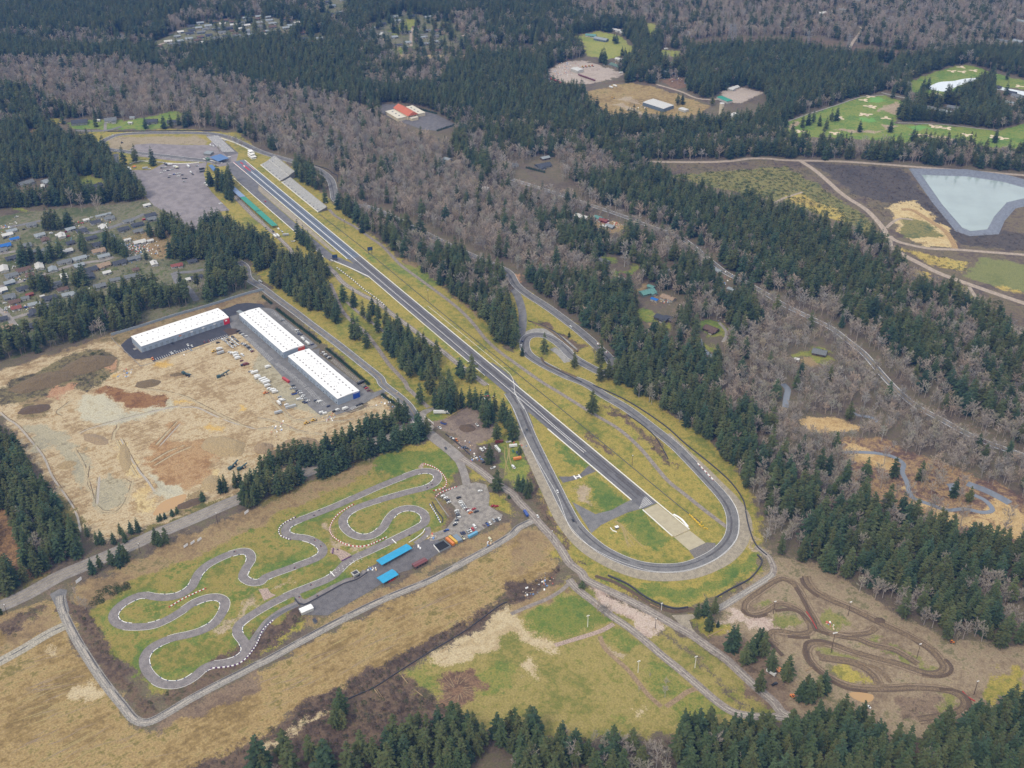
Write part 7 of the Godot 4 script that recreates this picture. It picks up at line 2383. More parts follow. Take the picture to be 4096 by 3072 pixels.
	D.vehicles = [
		["suv","white",-67.7,-893,0.65,0],
		["suv","white",-64.9,-889.8,0.64,0],
		["car","charcoal",-62.7,-886.6,0.64,0],
		["car","white",-61.5,-883.4,0.64,0],
		["car","white",-50.5,-884.5,0.64,0],
		["suv","white",-49.3,-881.8,0.64,0],
		["car","white",-47.9,-879.1,0.64,0],
		["car","silver",-46.8,-876.5,0.63,0],
		["car","white",-45.7,-874.1,0.63,0],
		["car","maroon",-42.8,-871.7,0.63,0],
		["suv","white",-41.4,-869.7,0.63,0],
		["car","orange",-39.9,-867,0.63,0],
		["car","red",-36.9,-872.8,0.63,0],
		["pickup","charcoal",-34.4,-868.8,0.63,0],
		["suv","black",-52.3,-890.4,0.64,0],
		["suv","white",-53.4,-869.8,0.63,0],
		["car","silver",-52.6,-866.7,0.63,0],
		["car","charcoal",-51.8,-863.3,0.63,0],
		["pickup","white",-51.5,-859.3,0.63,0],
		["car","charcoal",-52.6,-855.4,0.63,0],
		["car","white",-53.6,-851.6,0.63,0],
		["car","black",-54.3,-848.9,0.63,0],
		["pickup","blue",-62,-840.5,0.63,0],
		["car","navy",-47.4,-836.1,-1.08,1],
		["car","navy",-45.1,-837.2,-1.08,1],
		["car","silver",-41.5,-838.7,-1.08,1],
		["pickup","white",-39.4,-840.7,-1.08,1],
		["suv","red",-36.9,-842,-1.08,1],
		["van","white",-35.5,-846,-1.09,1],
		["boat","cream",-45.7,-829.8,-1.08,1],
		["car","mauve",-26.3,-847.7,-1.09,1],
		["pickup","blue",-23.5,-849.6,-1.1,1],
		["car","white",-21,-851.1,-1.1,1],
		["suv","silver",-17.6,-855.4,-1.1,1],
		["car","charcoal",-14.4,-855.8,-1.1,1],
		["car","white",-12.4,-857.7,-1.1,1],
		["van","cream",-20.4,-827,-1.09,1],
		["car","red",-18.5,-877.7,0.45,2],
		["car","red",-15.1,-877,0.45,2],
		["suv","white",-31.6,-900.7,0.4,0],
		["car","charcoal",-69,-973.4,-1.2,3],
		["semi","white",-76.9,-1038.5,0,4],
		["dumpster","blue",-73.6,-1019,-0.5,4],
		["van","white",-31.6,-970.2,-0.9,4],
		["car","white",-28.7,-973.6,-0.9,4],
		["trailer","maroon",-13.6,-983.6,0.3,4],
		["bus","white",-15,-970.9,-1.1,4],
		["boat","white",-37.4,-957.4,-1,4],
		["boat","white",-19.5,-939.1,0.6,4],
		["car","black",-29.1,-948.8,0.3,4],
		["boat","white",-63.3,-991.7,-0.8,4],
		["tractor","orange",-58.1,-986.8,-0.8,4],
		["car","charcoal",-49.6,-975.5,-0.3,4],
		["car","charcoal",-46.9,-973.4,-0.3,4],
		["pickup","white",-77.3,-1010.7,-0.9,4],
		["boat","white",-37.4,-1015.9,-1.1,4],
		["tent","green",-28,-1073.1,0.4,4],
		["tent","red",-27.6,-1068.3,0.4,4],
		["tent","white",-31.4,-1064,0.4,4],
		["boat","white",-3.7,-985,0.2,5],
		["trailer","white",1.2,-976.5,0.2,5],
		["van","white",1.5,-940.1,-1,5],
		["trailer","orange",5.4,-954.1,0.3,5],
		["boat","blue",5.9,-964.6,-1.2,5],
		["car","green",1.2,-968.1,-1.4,5],
		["boat","white",3.8,-905.3,0.2,5],
		["racecar","charcoal",15.8,-1007,-1.3,6],
		["racecar","white",44.9,-900.4,-1.3,6],
		["racecar","black",58.3,-855.6,-1.34,6],
		["racecar","white",72.1,-1229.5,-1.1,6],
		["racecar","white",10.8,-1183.5,-1.5,6],
		["racecar","navy",12.8,-1193.8,1.3,6],
		["racecar","red",-371.9,-1609.7,-1,7],
		["suv","white",-348.6,-1197,-0.7,8],
		["car","white",-346.3,-1199.4,-0.7,8],
		["car","silver",-344.5,-1202.7,-0.7,8],
		["suv","silver",-343.5,-1192.1,-0.7,8],
		["car","black",-341.5,-1196.2,-0.7,8],
		["car","white",-339.5,-1200.2,-0.7,8],
		["suv","charcoal",-337.7,-1203.5,-0.7,8],
		["car","white",-340.2,-1187.3,-0.7,8],
		["car","white",-338.2,-1190.9,-0.7,8],
		["suv","white",-335.9,-1194.6,-0.7,8],
		["car","silver",-333.8,-1198.6,-0.7,8],
		["car","silver",-336.2,-1182.5,-0.7,8],
		["suv","black",-334.2,-1186.5,-0.7,8],
		["car","white",-332.1,-1190.2,-0.7,8],
		["car","charcoal",-330,-1193.7,-0.7,8],
		["suv","white",-333.6,-1179.4,-0.7,8],
		["car","white",-331,-1182.9,-0.7,8],
		["car","white",-328.3,-1186,-0.7,8],
		["car","silver",-323.2,-1188.1,0.7,9],
		["car","white",-320.7,-1186,0.7,9],
		["car","charcoal",-318.1,-1183.8,0.7,9],
		["car","silver",-315.7,-1181.3,0.7,9],
		["car","black",-313.6,-1178.6,0.7,9],
		["car","charcoal",-311.8,-1175.4,0.7,9],
		["car","white",-309.9,-1173.1,0.7,9],
		["car","maroon",-307.5,-1169.6,0.7,9],
		["suv","black",-352.7,-1190,0.6,10],
		["boxtruck","white",-347.3,-1173.9,0.6,10],
		["trailer","silver",-344.3,-1165.3,0.6,10],
		["loader","yellow",-353.1,-1169.1,0.6,10],
		["car","white",-334.4,-1168.1,0.6,10],
		["van","white",-330.7,-1165.3,0.6,10],
		["boxtruck","white",-326.7,-1163.7,0.6,10],
		["boxtruck","white",-324,-1158.3,0.6,10],
		["boxtruck","white",-321.4,-1153.2,0.6,10],
		["van","white",-317.5,-1160.6,-0.8,10],
		["car","maroon",-316.1,-1148.3,0.6,10],
		["van","navy",-312.6,-1138.5,0.6,10],
		["boxtruck","maroon",-309.2,-1139.5,0.6,10],
		["boxtruck","white",-282.5,-1133.5,0.6,10],
		["pickup","white",-301.2,-1124.6,0.6,10],
		["trailer","white",-295.9,-1121.4,0.6,10],
		["boxtruck","white",-291.3,-1113.3,0.6,10],
		["boxtruck","white",-290,-1110.4,0.6,10],
		["trailer","white",-284.3,-1106.8,0.6,10],
		["trailer","white",-281.3,-1103.2,0.6,10],
		["trailer","white",-278.5,-1100.3,0.6,10],
		["boxtruck","white",-275.7,-1093.2,0.6,10],
		["van","white",-272.8,-1087.5,0.6,10],
		["boxtruck","white",-268,-1084,0.5,10],
		["boxtruck","white",-265.1,-1080.5,0.5,10],
		["container","red",-257,-1105.3,-0.8,10],
		["car","silver",-258.5,-1070.8,0.5,10],
		["van","white",-255.7,-1065.3,0.5,10],
		["van","white",-253.6,-1063.9,0.5,10],
		["boxtruck","white",-256.5,-1057.1,-0.9,10],
		["van","white",-247.9,-1054.4,0.5,10],
		["container","silver",-242.7,-1050.4,0.5,10],
		["loader","orange",-275.7,-1078.4,0.5,10],
		["car","charcoal",-247.2,-1094.6,0.5,10],
		["car","silver",-247.7,-1088.2,0.5,10],
		["car","silver",-245.2,-1088.9,0.5,10],
		["car","charcoal",-240.9,-1084,0.5,10],
		["car","silver",-238.1,-1082.6,0.5,10],
		["dumpster","blue",-243.3,-1077.3,0.5,10],
		["pickup","white",-237,-1078.4,0.5,10],
		["car","white",-232.5,-1073.6,0.5,10],
		["car","white",-233.6,-1070.8,0.5,10],
		["van","white",-236.2,-1066,0.5,10],
		["car","white",-232.2,-1066.7,0.5,10],
		["car","silver",-229.3,-1067.4,0.5,10],
		["car","charcoal",-230.2,-1061.2,0.5,10],
		["car","navy",-227.7,-1059.4,0.5,10],
		["car","white",-225.7,-1063.3,0.5,10],
		["trailer","silver",-254.5,-1039.1,0.5,10],
		["tank","white",-207.7,-1039.7,0.5,10],
		["tank","white",-203.6,-1038,0.5,10],
		["loader","yellow",-220.9,-1018.9,0.5,11],
		["loader","yellow",-214.2,-1024,0.5,11],
		["car","white",-214.6,-1061.9,0.7,12],
		["van","white",-211.9,-1061.2,0.7,12],
		["car","charcoal",-217.5,-1063.9,0.7,12],
		["car","navy",-201.7,-1052.4,0.7,12],
		["van","white",-190.6,-1044.7,0.7,12],
		["pickup","black",-193.7,-1042.4,0.7,12],
		["boxtruck","white",-182.3,-1046.4,0.7,12],
		["car","black",-169.5,-1054.4,0.7,12],
		["suv","black",-166.1,-1057.1,0.7,12],
		["pickup","silver",-284.4,-1245,0.8,13],
		["suv","white",-262.8,-1220,0.7,13],
		["car","silver",-260.3,-1214.9,0.7,13],
		["car","navy",-258.4,-1210.7,0.7,13],
		["car","charcoal",-255.8,-1209.4,0.7,13],
		["boxtruck","white",-251.6,-1196.5,-0.9,13],
		["trailer","white",-245,-1187.5,-0.9,13],
		["car","navy",-238.8,-1185.9,0.7,13],
		["pickup","white",-224.1,-1166.5,0.7,14],
		["suv","white",-220.2,-1162.1,0.7,14],
		["car","charcoal",-217.7,-1158.6,0.7,14],
		["car","white",-215.2,-1155.8,0.7,14],
		["car","black",-213.8,-1154.2,0.7,14],
		["trailer","black",-171.5,-1099.4,0.7,14],
		["car","red",-163.8,-1089.2,0.7,14],
		["car","charcoal",-166,-1092.1,0.7,14],
		["car","maroon",-160.9,-1084.2,0.7,14],
		["suv","black",-334,-1218.3,0.7,15],
		["car","charcoal",-330.5,-1213.2,0.7,15],
		["car","white",-327.3,-1209.9,0.7,15],
		["pickup","white",-322.9,-1204.8,0.7,15],
		["pickup","white",-282.7,-1134.5,0.6,15],
		["car","black",-406.7,-1188.3,-0.7,16],
		["pickup","white",-387.6,-1184.6,-1,16],
		["car","white",-382.2,-1182.4,-1,16],
		["car","silver",-381.1,-1172.8,-0.7,16],
		["pickup","white",-402.7,-1166.2,-0.7,16],
		["car","silver",-398.9,-1169.1,-0.7,16],
		["loader","orange",-420.6,-1151.1,-0.9,16],
		["car","maroon",-369.2,-1191.6,-1.1,16],
		["car","maroon",-364.7,-1193.9,-1.1,16],
		["trailer","charcoal",-559.4,-1757.8,-0.8,17],
		["boxtruck","white",-552.3,-1755.8,0.4,17],
		["boxtruck","white",-540.8,-1746.2,0.4,17],
		["tent","cream",-537.3,-1742.4,0.4,17],
		["trailer","white",-520.6,-1748.1,-1,17],
		["pickup","silver",-507.2,-1751.6,0.4,17],
		["trailer","black",-496.7,-1737.6,0.4,17],
		["trailer","charcoal",-493.6,-1727.2,0.4,17],
		["van","white",-511,-1724.3,-1,17],
		["pickup","charcoal",-506.3,-1716.8,-1,17],
		["car","white",-557.1,-1746.6,0.4,17],
		["car","silver",-560,-1744.3,0.4,17],
		["car","black",-562.6,-1743.3,0.4,17],
		["pickup","white",-555.1,-1729.4,0.4,17],
		["car","white",-547,-1734.7,0.4,17],
		["car","black",-549.5,-1732.8,0.4,17],
		["car","silver",-543.5,-1736.6,0.4,17],
		["car","white",-558.1,-1721.5,0.4,17],
		["car","white",-542.2,-1714,0.4,17],
		["car","blue",-535.7,-1716.8,0.4,17],
		["car","white",-533,-1718.3,0.4,17],
		["car","white",-530.7,-1719.6,0.4,17],
		["car","white",-528.3,-1720.6,0.4,17],
		["car","white",-527.2,-1708.5,0.4,17],
		["car","black",-522.2,-1714,0.4,17],
		["car","black",-540.7,-1703.8,0.4,17],
		["car","charcoal",-517.3,-1699.2,0.4,17],
		["car","black",-513,-1699.8,0.4,17],
		["car","silver",-512.9,-1686.8,0.4,17],
		["van","white",-437,-1600.2,0.4,17],
		["bus","white",-475.3,-1672.9,-1,17],
		["pickup","white",-465.9,-1674.7,-1,17],
		["car","silver",-462.1,-1670.2,-1,17],
		["van","white",-462.7,-1788.2,0.4,17],
		["pickup","charcoal",-466.9,-1769.5,0.4,17],
		["tractor","black",-657.9,-1854.7,0.6,18],
		["car","white",-684,-1890.4,0.6,18],
		["car","white",-658.2,-1819,0.6,18],
		["van","white",-505.9,-1842.9,-1,18],
		["van","white",-500.1,-1838.6,-1,18],
		["car","white",-485.5,-1866.1,0.6,18],
		["bus","white",-612.5,-1738.1,-0.9,19],
		["tent","orange",-607.1,-1745.4,-0.9,19],
		["trailer","silver",-588.1,-1740.5,0.3,19],
		["pickup","white",-581.3,-1739.5,0.3,19],
		["pickup","black",-341.2,-1503.4,-1,20],
		["tank","white",-335.1,-1511.2,-1,20],
		["boat","white",-328.8,-1503.4,-1,20],
		["trailer","silver",-321.2,-1490.7,0.2,20],
		["boat","white",-307.8,-1470.9,0.2,20],
		["trailer","white",-335.7,-1486.1,-1,20],
		["trailer","white",-331.9,-1488,-1,20],
		["car","silver",-339.5,-1493.7,-1,20],
		["van","white",-331.1,-1348.5,-0.6,21],
		["pickup","black",210.7,-649.2,0.53,22],
		["trailer","white",210.2,-660.9,-0.78,22],
		["tent","orange",216.3,-663.5,-0.78,22],
		["tractor","orange",368.2,-695.2,-0.14,22],
		["loader","orange",222.8,-635.8,-0.77,22],
		["car","white",279.9,-625.8,-0.8,22],
		["car","white",24.6,-861.8,-1.21,23],
		["trailer","blue",13.4,-864.8,-1.2,23],
		["suv","black",495.8,-985.7,-0.9,24],
		["trailer","white",188.1,-2146.2,-0.8,25],
		["trailer","white",196.4,-2154.5,-0.8,25],
		["trailer","white",137.1,-2109,-1,25],
		["loader","yellow",187,-2087.1,-0.6,25],
		["trailer","white",213.9,-2235.1,0.3,25],
		["trailer","white",320.9,-2396.4,0.3,25],
		["trailer","maroon",132.4,-2220.5,-1,26],
		["trailer","maroon",136.7,-2215.4,-1,26],
		["trailer","maroon",140.9,-2210.3,-1,26],
		["trailer","maroon",145.1,-2205.3,-1,26],
		["trailer","maroon",149.4,-2200.3,-1,26],
		["trailer","maroon",153.6,-2195.2,-1,26],
		["trailer","maroon",157.7,-2190.3,-1,26],
		["trailer","red",77.3,-2195.2,-1,26],
		["trailer","red",81,-2190.3,-1,26],
		["trailer","red",84.6,-2185.3,-1,26],
		["trailer","red",88.3,-2180.4,-1,26],
		["trailer","red",91.9,-2175.4,-1,26],
		["loader","yellow",140.9,-2274.6,-1,26],
		["loader","orange",147.4,-2276.9,-1,26],
		["loader","yellow",154,-2279.2,-1,26],
		["loader","orange",160.7,-2281.4,-1,26],
		["pickup","white",-638.3,-1271.4,0.6,27],
		["car","white",-638.7,-1277.3,0.6,27],
		["pickup","charcoal",-620.8,-1228.6,0.6,27],
		["car","white",-609.7,-1231.6,0.6,27],
		["car","blue",-605,-1224.5,0.6,27],
		["car","white",-645.6,-1289.3,0.6,27],
		["car","white",-671.2,-1392.2,0.7,27],
		["car","silver",-651.7,-1357.1,0.7,27],
		["car","charcoal",-642,-1351.7,0.7,27],
		["suv","blue",-614.1,-1278.1,0.6,27],
		["suv","silver",-601.6,-1305.5,0.6,27],
		["van","white",-656.6,-1497.3,0.7,27],
		["suv","black",-700.1,-1510.7,0.7,27],
		["car","red",-623.3,-1531.9,0.7,27],
		["suv","white",-621.8,-1540.1,0.7,27],
		["pickup","red",-637.2,-1502.2,0.7,27],
		["pickup","red",-629.3,-1487.7,0.7,27],
		["car","white",-613.3,-1346.6,0.7,27],
		["car","white",-633.7,-1348.2,0.7,27],
		["van","red",-536.8,-1543.9,0.7,27],
		["car","white",-553.6,-1535.3,0.7,27],
		["suv","red",-586.3,-1547.8,0.7,27],
		["car","white",-616,-1551.8,0.7,27],
		["suv","silver",-719.5,-1515.6,0.7,27],
		["suv","white",-630.6,-1383.4,0.7,27],
		["car","white",-620.8,-1386.2,0.7,27],
		["car","white",-593.3,-1408.9,0.7,27],
		["car","blue",-579,-1396.1,0.7,27],
		["pickup","black",-716.3,-1481.9,0.7,27],
		["pickup","white",-726.7,-1554,0.7,27],
		["pickup","silver",-623,-1386.4,0.7,27],
		["car","silver",-581.7,-1424.1,0.7,27],
	]
	D.lotnames = ["the kart car park","the scrub edge of the kart car park","the grass beside the kart car park","the road above the kart track","the fenced storage yard","the circuit-side grass yard","the race circuit","the drag strip return road","the crowded dirt lot between the warehouses","the row along the yard kerb","the dirt lot","the pit beside two parked machines","the lane beside the blue-fronted warehouse","the hedge side of the orange-fronted warehouse","the hedge side of the blue-fronted warehouse","the yard side of the orange-fronted warehouse","the red-fronted warehouse","the upper paddock","the loop infield","the paddock edge below the three firs","the gravel apron beside the strip","the entrance road","the motocross paddock","the middle field track","the valley road","the far pasture","the contractor yard","the suburb streets"]
	D.houses = [
		["slate","bluewall",-683,-1416,0.6,15,9,3,0],
		["greyroof","whitewall",-664,-1364,0.6,16,10,3,0],
		["brownroof","whitewall",-654,-1380,0.6,18,12,3,0],
		["slate","whitewall",-635,-1327,0.6,17,10,3,0],
		["greyroof","greywall",-645,-1304,0.6,14,11,3,0],
		["brownroof","tanwall",-633,-1290,0.6,13,9,3,0],
		["redroof","whitewall",-625,-1274,0.5,12,9,3,0],
		["greyroof","whitewall",-623,-1300,0.6,9,7,3,0],
		["paleroof","whitewall",-606,-1284,0.5,14,8,3,0],
		["slate","greywall",-592,-1301,0.5,17,10,3,0],
		["paleroof","whitewall",-570,-1311,0.5,18,9,3,0],
		["brownroof","whitewall",-583,-1324,0.6,13,9,3,0],
		["greyroof","whitewall",-607,-1404,0.6,18,9,3,0],
		["paleroof","whitewall",-590,-1415,0.6,18,9,3,0],
		["slate","tanwall",-564,-1381,0.6,16,12,3,0],
		["tanroof","tanwall",-551,-1394,0.6,17,11,3,0],
		["slate","greywall",-532,-1402,0.6,17,10,3,0],
		["whiteroof","whitewall",-540,-1372,0.6,10,7,3,0],
		["greyroof","whitewall",-504,-1361,0.5,18,9,3,0],
		["greyroof","greywall",-538,-1334,0.5,15,10,3,0],
		["greyroof","whitewall",-523,-1351,0.5,13,8,3,0],
		["brownroof","tanwall",-504,-1381,0.6,8,7,3,0],
		["tanroof","whitewall",-571,-1438,0.6,17,11,3,0],
		["slate","whitewall",-604,-1532,0.6,14,10,3,0],
		["greyroof","whitewall",-588,-1546,0.6,14,9,3,0],
		["slate","greywall",-557,-1509,0.6,15,10,3,0],
		["slate","bluewall",-541,-1524,0.6,16,10,3,0],
		["slate","bluewall",-531,-1557,0.6,15,10,3,0],
		["greyroof","greywall",-526,-1544,0.6,13,10,3,0],
		["slate","greywall",-594,-1479,0.6,15,9,3,0],
		["slate","greywall",-618,-1463,0.6,11,9,3,0],
		["paleroof","whitewall",-715,-1503,0.6,14,9,3,0],
		["whiteroof","whitewall",-716,-1490,0.6,14,9,3,0],
		["tarproof","whitewall",-701,-1476,0.6,12,7,3,0],
		["tarproof","greywall",-706,-1455,0.6,14,9,3,0],
		["greyroof","whitewall",-705,-1440,0.6,13,9,3,0],
		["greyroof","whitewall",-694,-1523,0.6,13,9,3,0],
		["paleroof","greywall",-633,-1509,0.6,13,8,3,0],
		["whiteroof","whitewall",-508,-1470,0.6,8,6,3,0],
		["whiteroof","whitewall",-541,-1473,0.6,9,5,3,0],
		["whiteroof","whitewall",-522,-1466,0.6,16,9,3,0],
		["tanroof","tanwall",-618,-1225,0.5,14,10,3,0],
		["slate","greywall",-632,-1246,0.5,12,9,3,0],
		["slate","greywall",-588,-1230,0.5,15,10,3,0],
		["redroof","redwall",-621,-1310,0.6,9,5,3,0],
		["whiteroof","whitewall",-620,-1540,0.6,8,6,3,0],
		["paleroof","whitewall",-600,-1557,0.6,22,5,3,0],
		["whiteroof","whitewall",-603,-1305,0.6,5,3,3,0],
		["redroof","whitewall",-452,-1393,0.5,15,8,3,1],
		["slate","whitewall",-417,-1358,0.5,15,9,3,1],
		["whiteroof","whitewall",-425,-1353,0.5,10,7,3,1],
		["slate","greywall",-434,-1406,0.5,12,8,3,1],
		["whiteroof","whitewall",-546,-1593,0.6,10,7,3,1],
		["slate","greywall",-759,-1949,0.2,26,16,4.5,2],
		["greyroof","whitewall",-708,-1960,0.3,20,15,4.5,2],
		["slate","greywall",-635,-1954,0.1,22,15,4,2],
		["slate","greywall",-595,-1951,0.1,20,13,4,2],
		["paleroof","whitewall",-674,-1976,-0.1,8,6,3,2],
		["whiteroof","whitewall",-730,-1962,-0.1,6,5,3,2],
		["whiteroof","whitewall",-670,-1949,-0.1,7,5,3,2],
		["greyroof","whitewall",-757,-1679,0.8,22,12,3,3],
		["paleroof","greywall",-726,-1686,0.8,17,12,3,3],
		["slate","whitewall",-657,-1663,0.8,17,12,3,3],
		["slate","greywall",-643,-1669,0.8,14,10,3,3],
		["whiteroof","whitewall",-726,-1665,-1.2,11,5,3,3],
		["whiteroof","whitewall",102,-1551,-0.7,20,10,3,4],
		["tealroof","greywall",126,-1548,-0.7,13,7,3,4],
		["redroof","redwall",133,-1539,-0.7,14,7,3,4],
		["paleroof","greywall",141,-1518,-0.7,13,8,3,4],
		["whiteroof","whitewall",133,-1518,-0.7,6,4,3,4],
		["greyroof","greywall",124,-1405,-0.7,16,10,3,4],
		["brownroof","whitewall",149,-1362,-0.7,14,9,3,4],
		["tealroof","tealwall",175,-1316,0.5,20,11,3,4],
		["tealroof","tealwall",181,-1331,-0.7,9,6,3,4],
		["tarproof","whitewall",182,-1296,-0.7,9,5,3,4],
		["tanroof","whitewall",200,-1301,-0.7,18,9,3,4],
		["slate","brownwall",186,-1248,-0.7,17,10,3,4],
		["slate","brownwall",195,-1246,-0.7,13,9,3,4],
		["brownroof","brownwall",243,-1220,-0.7,17,11,3,4],
		["brownroof","brownwall",221,-1392,-0.7,9,6,3,4],
		["paleroof","whitewall",275,-1377,-0.7,10,7,3,4],
		["paleroof","greywall",284,-1324,-0.7,9,6,3,4],
		["greyroof","greywall",148,-1295,-0.7,12,8,3,4],
		["greyroof","brownwall",363,-1165,-0.4,16,12,3,5],
		["whiteroof","whitewall",333,-1149,-0.4,5,4,3,5],
		["paleroof","greywall",-105,-1777,-0.7,13,8,3,6],
		["greyroof","greywall",-104,-1756,-0.7,17,11,3,6],
		["paleroof","whitewall",-3,-1846,-0.7,13,9,3,6],
		["paleroof","whitewall",-3,-1758,-0.7,10,8,3,6],
		["whiteroof","whitewall",-40,-1656,-0.6,10,8,3,6],
		["whiteroof","whitewall",-294,-2119,-0.7,9,6,3,6],
		["slate","greywall",50,-1750,0.5,24,15,3,7],
		["paleroof","brownwall",54,-1783,0.5,14,9,3,7],
		["greyroof","whitewall",3,-1750,0.5,12,9,3,7],
		["tealroof","whitewall",170,-2493,-0.3,22,12,3,8],
		["paleroof","bluewall",190,-2462,-0.6,30,13,4,8],
		["whiteroof","whitewall",229,-2535,-0.7,22,9,3,8],
		["whiteroof","whitewall",240,-2515,-0.6,10,8,3,8],
		["paleroof","whitewall",101,-2493,-0.6,16,9,3,8],
		["greenroof","whitewall",345,-2464,-0.7,24,10,3,8],
		["greyroof","greywall",307,-2231,-0.6,22,14,3,8],
		["greenroof","greywall",207,-2280,-0.9,26,12,3,8],
		["whiteroof","whitewall",217,-2322,-0.6,14,10,3,8],
		["whiteroof","whitewall",419,-2139,0.7,26,10,3,8],
		["paleroof","whitewall",325,-2291,-0.6,12,8,3,8],
		["paleroof","whitewall",399,-2195,-0.6,14,9,3,8],
		["paleroof","brownwall",366,-2556,-0.7,22,9,3,8],
		["paleroof","whitewall",385,-2515,-0.7,14,9,3,8],
		["greyroof","whitewall",758,-2025,-0.6,20,14,3,9],
		["paleroof","whitewall",779,-2006,-0.6,22,12,3,9],
		["greyroof","greywall",801,-2028,-0.6,22,13,3,9],
		["tanroof","greywall",828,-2010,-0.6,18,12,3,9],
		["greyroof","whitewall",887,-2060,-0.7,26,14,3,9],
		["paleroof","greywall",911,-2053,-0.7,24,14,3,9],
		["greyroof","whitewall",940,-2092,-0.7,20,13,3,9],
		["slate","greywall",920,-2146,-0.7,18,12,3,9],
		["slate","greywall",936,-2112,-0.7,18,12,3,9],
		["slate","greywall",749,-1985,-0.6,16,12,3,9],
		["paleroof","whitewall",587,-2146,-0.6,12,9,3,9],
		["paleroof","whitewall",762,-2701,-0.7,18,10,3,9],
		["tanroof","tanwall",699,-2768,-0.7,22,10,3,9],
		["paleroof","whitewall",824,-2779,-0.8,18,10,3,9],
		["paleroof","whitewall",797,-2449,-0.7,14,9,3,9],
		["greyroof","whitewall",1042,-2454,-0.8,24,10,3,9],
		["paleroof","whitewall",1074,-2449,-0.8,20,12,3,9],
		["paleroof","whitewall",1052,-2584,-0.8,18,10,3,9],
		["paleroof","brownwall",1106,-2716,-0.8,24,9,3,9],
		["paleroof","whitewall",1138,-2608,-0.8,20,10,3,9],
		["paleroof","whitewall",947,-2484,-0.7,16,10,3,9],
		["whiteroof","whitewall",-587,-1515,-1.1,15,8,3,0],
		["greyroof","tanwall",-534,-1502,0.6,13,9,3,0],
		["brownroof","bluewall",-639,-1363,-1.1,13,10,3,0],
		["greyroof","tanwall",-582,-1280,0.5,16,9,3,0],
		["whiteroof","bluewall",-662,-1322,0.6,14,10,3,0],
		["brownroof","tanwall",-620,-1355,0.6,12,11,3,0],
		["whiteroof","whitewall",-638,-1487,-1.1,14,9,3,0],
		["greyroof","whitewall",-558,-1536,0.6,14,9,3,0],
		["paleroof","whitewall",-559,-1422,0.6,15,9,3,0],
		["greyroof","greywall",-678,-1455,0.6,15,10,3,0],
		["greyroof","whitewall",-641,-1437,-1.1,17,10,3,0],
		["whiteroof","whitewall",-681,-1383,-1.1,17,10,3,0],
		["greyroof","tanwall",-662,-1434,0.6,17,8,3,0],
		["slate","greywall",-599,-1261,-1.1,16,8,3,0],
		["whiteroof","greywall",-593,-1360,-1.1,14,8,3,0],
		["brownroof","whitewall",-656,-1472,-1.1,12,10,3,0],
		["paleroof","whitewall",-670,-1489,0.6,14,9,3,0],
		["paleroof","bluewall",-659,-1343,0.6,13,9,3,0],
		["whiteroof","whitewall",-484,-1399,-1.1,12,8,3,0],
		["slate","whitewall",-615,-1503,0.6,14,11,3,0],
		["slate","bluewall",-559,-1362,-1.1,15,10,3,0],
		["paleroof","whitewall",-615,-1381,-1.1,13,10,3,0],
		["slate","whitewall",-578,-1459,0.6,15,10,3,0],
		["greyroof","tanwall",-566,-1481,-1.1,14,10,3,0],
		["paleroof","greywall",-584,-1394,0.6,13,9,3,0],
		["paleroof","whitewall",-545,-1453,0.6,13,10,3,0],
		["whiteroof","greywall",-615,-1437,0.6,16,10,3,0],
		["greyroof","bluewall",-516,-1415,0.6,17,9,3,0],
		["greyroof","whitewall",-596,-1340,0.6,15,9,3,0],
		["whiteroof","whitewall",-636,-1390,-1.1,17,10,3,0],
		["slate","greywall",-699,-2511,0.4,17,9,3,10],
		["slate","bluewall",-654,-2497,0.4,14,9,3,10],
		["paleroof","bluewall",-600,-2634,0.4,16,10,3,10],
		["greyroof","greywall",-512,-2528,0.4,14,10,3,10],
		["whiteroof","greywall",-591,-2612,0.4,14,10,3,10],
		["greyroof","greywall",-599,-2464,0.4,13,9,3,10],
		["whiteroof","whitewall",-532,-2500,0.4,15,8,3,10],
		["slate","greywall",-636,-2449,0.4,14,10,3,10],
		["brownroof","bluewall",-515,-2626,0.4,14,9,3,10],
		["whiteroof","whitewall",-473,-2538,0.4,17,9,3,10],
		["whiteroof","whitewall",-588,-2573,0.4,16,10,3,10],
		["slate","bluewall",-622,-2551,0.4,16,11,3,10],
		["paleroof","tanwall",-564,-2596,0.4,13,10,3,10],
		["whiteroof","whitewall",-730,-2449,0.4,16,9,3,10],
		["brownroof","greywall",-669,-2457,0.4,16,11,3,10],
		["greyroof","whitewall",-557,-2565,0.4,13,10,3,10],
		["paleroof","greywall",-497,-2553,0.4,16,9,3,10],
		["greyroof","whitewall",-630,-2517,0.4,15,10,3,10],
		["paleroof","bluewall",-568,-2499,0.4,14,9,3,10],
		["greyroof","bluewall",-593,-2493,0.4,15,9,3,10],
		["paleroof","whitewall",-579,-2531,0.4,12,11,3,10],
		["slate","greywall",-700,-2533,0.4,14,10,3,10],
		["paleroof","whitewall",-672,-2570,0.4,16,10,3,10],
		["paleroof","tanwall",-689,-2553,0.4,14,10,3,10],
		["paleroof","bluewall",-695,-2593,0.4,15,9,3,10],
		["paleroof","tanwall",-533,-2589,0.4,17,8,3,10],
		["brownroof","greywall",-575,-2625,0.4,15,9,3,10],
		["brownroof","greywall",-625,-2601,0.4,12,9,3,10],
		["brownroof","greywall",-528,-2561,0.4,16,10,3,10],
		["greyroof","bluewall",-649,-2545,0.4,17,8,3,10],
		["brownroof","whitewall",-499,-2610,0.4,14,8,3,10],
		["greyroof","whitewall",-676,-2435,0.4,13,11,3,10],
		["paleroof","bluewall",-705,-2452,0.4,14,10,3,10],
		["greyroof","whitewall",-633,-2475,0.4,16,11,3,10],
		["whiteroof","whitewall",-644,-2587,0.4,13,9,3,10],
